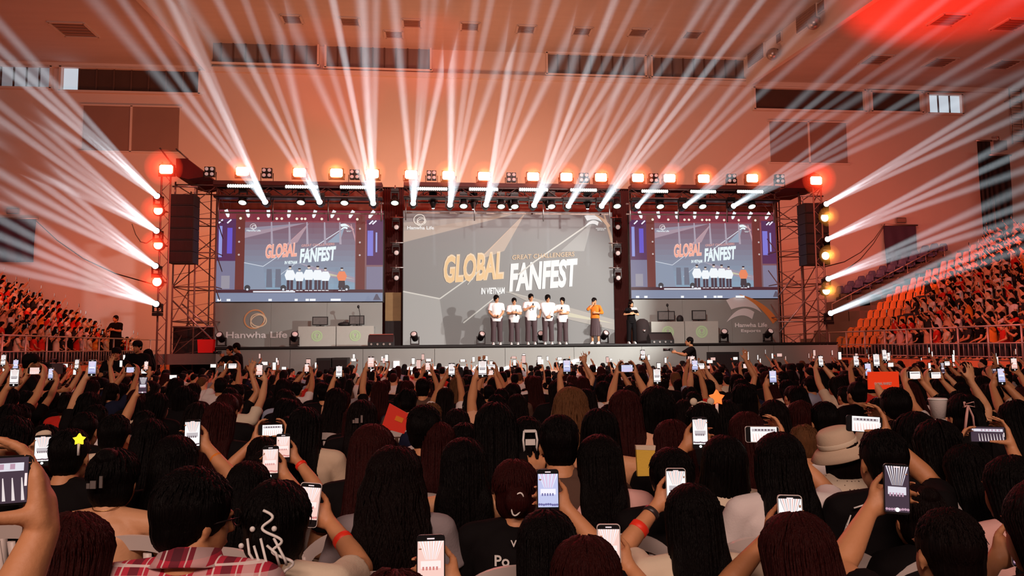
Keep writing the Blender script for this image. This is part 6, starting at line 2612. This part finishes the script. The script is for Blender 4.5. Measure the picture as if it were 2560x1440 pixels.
ra = random.Random(21)
TOPS = ['black'] * 9 + ['charcoal', 'navy', 'white', 'white', 'cream', 'grey', 'pink', 'peach', 'beige', 'red', 'lightblue', 'brown']
ACTS = ['down'] * 17 + ['right', 'right', 'right', 'left', 'left', 'both', 'both', 'both', 'two', 'two', 'wave']
HSTY = ['long'] * 8 + ['bob', 'bob', 'short', 'short', 'crop', 'bun', 'pony', 'lowbun']
HCOL = ['b'] * 9 + ['d'] * 4 + ['r', 'r', 'l']
AT = {'down': '', 'right': ', phone raised in right hand', 'left': ', phone raised in left hand', 'both': ', sideways phone raised in both hands', 'two': ', upright phone raised in both hands', 'wave': ', one hand waving'}
ACTP = {'down': 'sitting still', 'right': 'phone up at right', 'left': 'phone up at left', 'both': 'sideways phone up', 'two': 'phone in both hands', 'wave': 'hand up'}
NUMW = 'one two three four five six seven eight nine ten eleven twelve'.split()
ROW0, DROW = 4.35, .88
far_list = []
MIDN = 0
NPER = [0]
row = 0
y = ROW0
while y < 23.2:
    half_l, half_r = -.58 * y - .4, .87 * y + .4
    half_l, half_r = max(half_l, XLS + .9), min(half_r, XRS - .9)
    xs = []
    x = half_l + ra.uniform(0, .5)
    while x < half_r:
        xs.append(x + ra.uniform(-.07, .07))
        x += ra.uniform(.50, .60)
    mem = []
    for x in xs:
        yy = y + ra.uniform(-.12, .12)
        if any((x - a) ** 2 + (yy - b) ** 2 < .46 ** 2 for a, b in PLACED):
            continue
        if yy > 22.4 and (x < X(600, yy, 880) and x > X(380, yy, 880)):
            continue
        mem.append((x, yy))
    for j, (x, yy) in enumerate(mem):
        act = ra.choice(ACTS)
        male = ra.random() < .25
        hs = ra.choice(HSTY)
        if male:
            hs = ra.choice(['short', 'crop', 'short'])
        seed = ra.randint(0, 1)
        hc, top, sk = ra.choice(HCOL), ra.choice(TOPS), ra.choice([0, 0, 1, 2])
        s = ra.uniform(.94, 1.05)
        rz = -math.atan2(1.5 - x, 26 - yy) * .8 + ra.uniform(-.15, .15)
        st_ = ra.choice(['bright', 'bright', 'bright', 'beams', 'blue', 'dark'])
        sh = ra.choice([M_PBLACK, M_PBLACK, M_PWHITE])
        if y < 11.3:
            rowname = ORD[row]
            nn = ordi(j, len(mem)) if j < 20 and len(mem) - 1 - j < 20 else ordi(j, len(mem))
            lb = '%s-haired person in %s, %s, %s, row %s' % (SNAMES[hs] + ' ' + HN[hc], CNAMES[top], ACTP[act], nn.replace('the ', ''), NUMW[row])
            lp = '%s phone of the person %s in audience row %s' % ('sideways' if act == 'both' else 'upright', nn.replace('the ', ''), NUMW[row])
            add_person((x, yy, 0), rz, s, act, male, hs, seed, hc, top, sk, lb, 'seated audience on the hall floor', phone=(st_, sh, lp, 'phones held up by the audience') if act not in ('down', 'wave') else None)
            NPER[0] += 1
            if y < 7.6:
                add_chair(x, yy - .02, rz, 'white plastic chair of the person %s, row %s' % (nn.replace('the ', ''), NUMW[row]))
        else:
            if act not in ('down', 'wave') and ra.random() < .45:
                act = 'down'
            s *= ra.uniform(.88, 1.03) * (.96 if yy > 18 else 1)
            far_list.append((x, yy, 0, rz, s, act, male, hs, hc, top, sk, True))
    row += 1
    y += DROW
    if y > 8:
        DROW = .92

# ------------------------------------------------------------------ people and seats of the stands
SN = [0]


def in_poly_right(px, py):
    return px > 2195 + max(0, 850 - py) * 1.12 + ra.uniform(-30, 30)


def in_poly_left(px, py):
    return py > 650 + .52 * px + ra.uniform(-14, 14) and px < 345


for side, nrow, ya, yb in (('right', NRR, 15.5, 34.6), ('left', NRL, 21.5, 36.5)):
    sg = -1 if side == 'left' else 1
    for k in range(nrow):
        yend = yb if side == 'left' else min(34.6, 31.6 + .45 * k)
        yy = ya
        seats, folks = [], []
        while yy < yend:
            p = stand_pos(side, k, yy)
            px, py = pix(p + V3(0, 0, .7))
            if -60 < px < 2620:
                full = in_poly_right(px, py) if side == 'right' else in_poly_left(px, py)
                (folks if full else seats).append(p)
                if full:
                    seats.append(None) if False else None
            yy += .52
        rz = PI / 2 if side == 'right' else -PI / 2
        for j, p in enumerate(seats):
            px, py = pix(p)
            blue = side == 'left'
            mt = M_BLSEAT if blue else M_ORSEAT
            if side == 'left' and k < 2:
                mt = M_ORSEAT
            nm = {id(M_BLSEAT): 'dark blue', id(M_ORSEAT): 'orange'}[id(mt)]
            add_seat(p, rz, mt, 'empty %s seat in %s row of %s stand, %s' % (nm, ORD[k], side, 'farthest' if j == len(seats) - 1 else ('nearest' if j == 0 else ORD[min(19, len(seats) - 1 - j)] + ' from far end')), 'empty seats of the %s stand' % side)
        ns = len(folks)
        for j, p in enumerate(folks):
            act = ra.choice(['down', 'down', 'clap', 'clap', 'wave', 'right', 'two', 'left'])
            hs = ra.choice(HSTY[:12])
            hc, top, sk = ra.choice(HCOL[:13]), ra.choice(['white', 'white', 'pink', 'black', 'black', 'red', 'peach', 'cream', 'charcoal', 'orange']), ra.choice([0, 1, 2])
            r2 = rz + (.35 if side == 'right' else -.35) * -1 + ra.uniform(-.2, .2)
            s = ra.uniform(.9, 1.0)
            d_ = (p - CO).dot(AX)
            lim = 24.5 if side == 'right' else 25.5
            base = V3(p.x, p.y, p.z - .02)
            if d_ < lim and k < 5 and SN[0] < 95:
                lb = '%s-haired person in %s, %s row of %s stand, %s' % (SNAMES[hs] + ' ' + HN[hc], CNAMES[top], ORD[k], side, 'nearest' if j == 0 else ORD[min(19, j)] + ' from near end')
                add_person(base, r2, s, act, False, hs, ra.randint(0, 1), hc, top, sk, lb, 'audience in the %s stand' % side,
                           phone=('bright', M_PBLACK, 'phone of the person %s, %s row of %s stand' % ('nearest' if j == 0 else ORD[min(19, j)] + ' from near end', ORD[k], side), 'phones in the stands') if act in ('right', 'two', 'left') else None)
                SN[0] += 1
            else:
                far_list.append((base.x, base.y, base.z, r2, s, act, False, hs, hc, top, sk, True))
            add_seat(p, rz, M_RDSEAT if side == 'left' and k < 3 else M_ORSEAT, 'occupied seat in %s row of %s stand, under the person %s' % (ORD[k], side, 'nearest' if j == 0 else ORD[min(19, j)] + ' from near end'), 'occupied seats of the %s stand' % side) if d_ < lim and k < 5 else None
# upper dark blue block at the far right corner, on its own steps
o = struct(root('floor_upper', (0, 0, 0), None, None))
m = MB()
for i in range(9):
    p = at(2125 + i * 27, 752 - i * 13, 36.6)
    m.box((p.x, 36.9, p.z / 2), (1.16, 2.3, p.z))
    m.box((p.x, 35.3, p.z / 2 - .3), (1.16, 1.0, p.z - .6))
    m.build if False else None
m.build('steps', M_CONC, o)
for i in range(9):
    p = at(2125 + i * 27, 752 - i * 13, 36.6)
    for j in range(2):
        for q_ in range(2):
            add_seat((p.x - .25 + q_ * .5, 36.4 + j * .75, p.z), PI * .75, M_BLSEAT, 'empty dark blue corner seat near the back wall, %s step, %s' % (ORD[i], ('front left', 'front right', 'rear left', 'rear right')[j * 2 + q_]), 'dark blue corner seats')
pa, pb = at(2080, 760, 36.2), at(2360, 612, 36.2)
for i, (u0, u1) in enumerate(((0, .5), (.5, 1))):
    a_, b_ = pa.lerp(pb, u0), pa.lerp(pb, u1)
    g = root('guard_rail', a_, 'sloping rail beside the dark blue corner seats, %s half' % ('lower', 'upper')[i], 'railing', 'corner stair rails')
    d_ = b_ - a_
    MB().tube([(0, 0, 0), tuple(d_)], .03).tube([(0, 0, -.45), tuple(d_ - V3(0, 0, .45))], .02).build('rail', M_RAIL, g)
    for q_ in range(4):
        t = q_ / 3
        MB().tube([tuple(d_ * t), tuple(d_ * t - V3(0, 0, 1.0))], .02).build('post', M_RAIL, g)

# ------------------------------------------------------------------ the rest of the audience as one mass
lowc = {}


def low_parts(act, male, hs):
    key = (act, male, hs)
    if key not in lowc:
        P_, body, shirt, tr, ph = variant(act, male, True, low=True)
        hm = hair_variant(hs, 0, True)
        g = lambda me: ([tuple(v.co) for v in me.vertices], [tuple(p.vertices) for p in me.polygons])
        lowc[key] = (g(body), g(shirt), g(tr), g(hm), ph)
    return lowc[key]


def mass(name, items, label):
    mats_ = []
    idx = {}

    def mi(mt):
        if mt.name not in idx:
            idx[mt.name] = len(mats_)
            mats_.append(mt)
        return idx[mt.name]
    m = MB()
    scr = [glow('far_phone_glow', (1, .93, .90), 1.0), glow('far_phone_pink', (1, .62, .55), .8)]
    for x, yy, z, rz, s, act, male, hs, hc, top, sk, sea in items:
        A, B, C_, D, ph = low_parts(act, male, hs)
        c, sn = math.cos(rz) * s, math.sin(rz) * s
        for (v, f), mt in ((A, SKINS[sk]), (B, CL[top]), (C_, M_TROU), (D, HAIRS[hc])):
            m.add([(x + a * c - b * sn, yy + a * sn + b * c, z + d * s) for a, b, d in v], f, mi(mt), True)
        if ph:
            p, land = ph
            cc = V3(x + p.x * c - p.y * sn, yy + p.x * sn + p.y * c, z + p.z * s)
            q = Matrix.Rotation(rz, 3, 'Z')
            sz = (.15, .012, .075) if land else (.075, .012, .15)
            m.box(cc, sz, q, mi(M_PBLACK))
            m.box(cc + q @ V3(0, -.008, 0), (sz[0] * .88, .004, sz[2] * .88), q, mi(scr[ra.random() < .3]))
    o = m.build(name, mats_)
    tag(o, label, 'crowd', None, 'stuff')
    return o


mass('crowd', [q for q in far_list if q[2] < .5], 'densely packed distant seated audience before the stage, raising phones')
mass('crowd_in_stands', [q for q in far_list if q[2] >= .5], 'densely packed audience filling the far rows of both side stands')
print('INDIV', NPER[0], 'STANDS', SN[0], 'FAR', len(far_list), 'PHONES', PHN[0], 'CHAIRS', CHN[0], 'SEATS', SEATN[0])

# ------------------------------------------------------------------ performers on stage
GS = 'performers in white shirts on stage'


def standing(px, ytop, Y, arms, male, hs, hc, top, label, group, zfloor, face=PI, sl=.75, skirt=False, trous=None, turn=0.0, sleeve=.8, skin=2, long_top=-.12, hseed=3, voxel=.012, extra=None, nod=0, puff=.004, length=.42):
    P_ = Pose(False, male, 0.0, turn, nod, k=px * .013)
    for a in arms:
        P_.arm(*a)
    pt = at(px, ytop, Y)
    s = (pt.z - zfloor) / (P_.top + .012 + puff)
    s = max(.86, min(1.18, s))
    body = P_.body(voxel, True)
    body.materials.clear()
    body.materials.append(SKINS[skin])
    o = put('person', body, None, (pt.x, Y, zfloor), face)
    o.scale = (s, s, s)
    tag(o, label, 'person', group)
    parts = [('shirt', P_.shirt(.013, sleeve, hem=long_top, loose=.03 if male else .016), CL[top])]
    if skirt:
        m = MB()
        b = P_.base
        loft(m, [(0, 0, .30, .20, .17), (0, 0, .55, .19, .155), (0, 0, b, .165, .125), (0, 0, b + .14, .14, .11)], 32)
        sk_ = remesh(m, .014, 2, .5, lambda c: c + V3(c.x, c.y, 0).normalized() * .010 * math.sin(14 * math.atan2(c.x, c.y)) * max(0, 1 - c.z))
        parts.append(('skirt', sk_, trous or CL['charcoal']))
    else:
        parts.append(('trousers', P_.trousers(.014, .022), trous or CL['charcoal']))
    parts.append(('shoes', P_.shoes(.012), M_SHOEW))
    parts.append(('hair', P_.hair(hs, .011, 90, hseed, length, 0, puff), HAIRS[hc]))
    finish_person(o, parts, None)
    H, Rh = P_.head, P_.headrot()
    q = lambda *a: H + Rh @ V3(*a)
    m = MB()
    for sg in (-1, 1):
        m.ell(q(sg * .031, .086, .008), (.011, .006, .006), 8, 6, Rh)
    m.build('eye', M_BLACK, o)
    m = MB()
    for sg in (-1, 1):
        m.box(q(sg * .031, .090, .026), (.030, .008, .006), Rh)
    m.build('eyebrow', HB, o)
    MB().ell(q(0, .0935, -.056), (.020, .005, .006), 8, 6, Rh).build('mouth', mat('lip_red', (.45, .10, .08), .5), o)
    if extra:
        extra(o, P_)
    return o, P_, s


def mic_in(side):
    def fn(o, P_):
        pass
    return fn


def held_mic(o, P_, s, side, label, up=(0, .35, 1), name='microphone'):
    i = 1 if side > 0 else 0
    W_ = P_.elbows()[i][2]
    a = P_.arms[i]
    q = o.rotation_euler.to_matrix()
    c = o.location + q @ ((W_ + Vector(a[2]).normalized() * .085 + Vector(a[3]).normalized() * .025) * s)
    d = (q @ Vector(up)).normalized()
    r_ = root(name, c, label, 'microphone', 'hand microphones on stage')
    r_.rotation_euler = d.to_track_quat('Z', 'Y').to_euler()
    MB().lathe((0, 0, 0), [(.013, -.12), (.016, 0), (.02, .07)], 12).build('handle', M_BLACK, r_)
    MB().ell((0, 0, .095), (.028, .028, .032), 12, 8).build('grille_head', M_BMETAL, r_)


b_ = .93
low = lambda sd, x=.1, y=.2, z=.12: (1 if sd > 0 else 0, V3(sd * x, y, b_ + z), V3(-sd * .9, .3, .1), V3(0, -1, 0), V3(0, 0, 1), (.6, .7, .5), V3(sd * .8, -.4, -.4), .1)
YP = 25.9
blk = mat('dark_plum_trousers', (.075, .045, .050), .8, var=.15, scale=6)
o, P_, s = standing(1241, 737, YP, [low(1, .12, .2, .05), low(-1, .10, .2, .03)], True, 'short', 'b', 'stage_white', 'man in a white shirt at the left end of the five on stage', GS, ZT, trous=blk, turn=.5, puff=.014)
held_mic(o, P_, s, -1, 'dark microphone held low by the leftmost man in white', (0, .9, .2))
o, P_, s = standing(1285, 744, YP, [low(1, .03, .24, .24), low(-1, .03, .24, .24)], True, 'short', 'b', 'stage_white', 'shorter man in white with hands joined at his chest, second from left', GS, ZT, trous=blk, turn=.1, puff=.012)
held_mic(o, P_, s, 1, 'microphone hanging from the joined hands of the shorter man', (0, .2, -1))
o, P_, s = standing(1327, 734, YP, [low(1, .04, .24, .34), low(-1, .30, .0, .0)], True, 'short', 'b', 'stage_white', 'man in white, middle of the five on stage, microphone at chest', GS, ZT, trous=blk, turn=.3, puff=.010)
held_mic(o, P_, s, 1, 'microphone at the chest of the middle man in white')
o, P_, s = standing(1369, 736, YP, [low(1, .05, .2, .0), low(-1, .05, .2, .0)], True, 'short', 'b', 'stage_white', 'man with bowl-cut hair and a long-sleeved white shirt, hands clasped low', GS, ZT, trous=blk, turn=.2, puff=.018, sleeve=1.9)
held_mic(o, P_, s, 1, 'microphone in the low clasped hands of the bowl-haired man', (-.9, .3, .2))
o, P_, s = standing(1405, 743, YP, [low(1, .14, .22, .30), low(-1, .0, .26, .2)], True, 'short', 'b', 'stage_white', 'man in white at the right end of the five, arms folded before him', GS, ZT, trous=blk, turn=-.5, puff=.012)
held_mic(o, P_, s, 1, 'microphone held up by the rightmost man in white')
o, P_, s = standing(1487, 744, YP, [(0, V3(-.03, .22, b_ + .50), V3(0, -.1, 1), V3(0, -1, 0), V3(-1, 0, 0), (.7, .8, .5), V3(-.8, -.2, -.6), .1), low(-1, .10, .22, .22)][1:] + [(1, V3(.02, .20, b_ + .52), V3(-.2, -.1, 1), V3(0, -1, 0), V3(1, 0, 0), (.7, .8, .5), V3(.8, -.2, -.6), .1)], False, 'bun', 'b', 'orange', 'woman presenter in an orange top and long dark skirt with topknot', 'presenters', ZT, skirt=True, trous=blk, turn=.8, long_top=.02, sleeve=1.5, face=PI - .5)
held_mic(o, P_, s, 1, 'microphone at the mouth of the presenter in orange', (0, .1, 1))
o, P_, s = standing(1577, 752, 25.6, [low(1, .12, .26, .26), low(-1, .06, .26, .28)], False, 'long', 'd', 'black', 'woman in black with long hair reading a card right of centre screen', 'presenters', ZT, trous=CL['black'], turn=.3, sleeve=.75, length=.34)
c = o.location + V3(.0, -.42, 1.22)
r_ = root('cue_card', c, 'white cue card held by the woman in black', 'card')
r_.rotation_euler = (-.9, 0, 0)
MB().box((0, 0, 0), (.20, .006, .13)).build('sheet', M_WHITE, r_)

# ------------------------------------------------------------------ crew in front of the stage
def cap(o, P_):
    H, Rh = P_.head, P_.headrot()
    q = lambda *a: H + Rh @ V3(*a)
    m = MB().lathe(q(0, -.012, .045), [(.093, -.01), (.096, .01), (.090, .05), (.062, .09), (.02, .102)], 24, Rh, sy=1.14)
    c = m.build('cap', CL['black'], o)
    MB().lathe(q(0, .085, .040), [(.078, -.004), (.080, .0), (.074, .008)], 20, Rh, sy=1.05).build('cap_brim', CL['black'], c)


def crew(px, ytop, Y, arms, label, hat=True, hs='crop', face=0.0, zf=0.0, top='black', turn=0.0, trous=None, nod=0.0, male=True):
    return standing(px, ytop, Y, arms, male, hs, 'b', top, label, 'crew in black', zf, face=face, trous=trous or CL['black'], turn=turn, skin=1, extra=cap if hat else None, long_top=-.06, nod=nod)


o, P_, s = crew(70, 884, 10.4, [(1, V3(.16, .38, 1.20), V3(0, 1, .1), V3(-1, 0, 0), V3(0, 0, 1), (.5, .7, .4), V3(.5, -.2, -1), .1), (0, V3(-.12, .34, 1.15), V3(.2, 1, .1), V3(1, 0, 0), V3(0, 0, 1), (.5, .7, .4), V3(-.5, -.2, -1), .1)], 'cameraman in a black cap seen from behind at the left edge', face=-.95, turn=-.1)
p = at(131, 922, 10.8)
r_ = root('video_camera', (p.x, p.y, p.z), 'black video camera on a tripod beside the man in the cap', 'camera')
MB().box((0, 0, 0), (.13, .30, .15)).build('camera_body', M_BLACK, r_)
MB().lathe((.0, .15, 0), [(.045, 0), (.055, .10), (.06, .12)], 16, Matrix.Rotation(-PI / 2, 3, 'X')).build('lens', M_BMETAL, r_)
MB().box((-.09, -.02, .05), (.10, .02, .08)).build('side_screen', M_BMETAL, r_)
MB().tube([(0, -.1, .08), (0, -.05, .13), (0, .08, .13), (0, .1, .08)], .012).build('handle', M_BLACK, r_)
for k in range(3):
    a = k * 2.1
    MB().tube([(0, 0, -.08), (.4 * math.cos(a), .4 * math.sin(a), -p.z + .01)], .018).build('tripod_leg', M_BMETAL, r_)
o, P_, s = crew(292, 868, 16.5, [low(1, .08, .24, .22), low(-1, .08, .24, .22)], 'man in a black cap and dark t-shirt standing by the left rail', face=PI + .3)
p = o.location + V3(0, -.40, 1.2)
r_ = root('handheld_camera', p, 'small camera held by the capped man near the left rail', 'camera', 'photographers cameras')
MB().box((0, 0, 0), (.14, .08, .10)).build('camera_body', M_BLACK, r_)
MB().lathe((0, -.04, 0), [(.03, 0), (.035, .08)], 14, Matrix.Rotation(PI / 2, 3, 'X')).build('lens', M_BMETAL, r_)
crew(347, 851, 17.6, [low(1), low(-1)], 'capped guard in black directly before the left rail', face=PI - .2)
crew(320, 882, 18.5, [low(1), low(-1)], 'woman in black between the two capped men by the rail', hat=False, hs='long', face=PI + .5, male=False)
crew(373, 872, 19.2, [low(1), low(-1)], 'woman in black with long hair holding something red by the rail', hat=False, hs='long', face=PI * .6, male=False)
o, P_, s = crew(596, 857, 22.0, [(0, V3(-.12, .36, 1.36), V3(.3, .6, .5), V3(1, 0, 0), V3(0, 0, 1), (.5, .6, .4), V3(-.6, 0, -1), .1), (1, V3(.06, .36, 1.36), V3(-.3, .6, .5), V3(-1, 0, 0), V3(0, 0, 1), (.5, .6, .4), V3(.6, 0, -1), .1)], 'photographer in black aiming a camera, right one of a close pair', hat=False, hs='short', face=PI * .55, nod=-.3)
q = o.rotation_euler.to_matrix()
r_ = root('handheld_camera', o.location + q @ V3(-.03, .46, 1.48) * s, 'camera of the right photographer in the close pair', 'camera', 'photographers cameras')
r_.rotation_euler.z = o.rotation_euler.z
MB().box((0, 0, 0), (.14, .09, .10)).build('camera_body', M_BLACK, r_)
MB().lathe((0, .05, 0), [(.035, 0), (.04, .12)], 14, Matrix.Rotation(-PI / 2, 3, 'X')).build('lens', M_BMETAL, r_)
crew(577, 864, 21.4, [low(1, .1, .3, .3), low(-1, .1, .3, .3)], 'photographer in black, left one of a close pair', hat=False, hs='short', face=PI * .85)
o, P_, s = crew(1727, 842, 22.6, [(0, V3(-.16, .44, 1.30), V3(.2, 1, .2), V3(1, 0, 0), V3(0, 0, 1), (.5, .6, .4), V3(-.6, 0, -1), .1), (1, V3(.02, .42, 1.30), V3(-.2, 1, .2), V3(-1, 0, 0), V3(0, 0, 1), (.5, .6, .4), V3(.6, 0, -1), .1)], 'photographer in black standing before the right end of the stage', hat=False, hs='short', face=PI * .45)
q = o.rotation_euler.to_matrix()
r_ = root('handheld_camera', o.location + q @ V3(-.07, .56, 1.38) * s, 'long-lens camera of the photographer at the right stage front', 'camera', 'photographers cameras')
r_.rotation_euler.z = o.rotation_euler.z
MB().box((0, 0, 0), (.14, .09, .10)).build('camera_body', M_BLACK, r_)
MB().lathe((0, .05, 0), [(.035, 0), (.045, .20)], 14, Matrix.Rotation(-PI / 2, 3, 'X')).build('lens', M_BMETAL, r_)
# the watchman standing on the left walkway
crew(292, 767, 33.0, [low(1, .05, .24, .26), low(-1, .05, .24, .26)], 'man with folded arms standing behind the left stand rail', hat=False, hs='crop', face=PI - .3, zf=Z0)
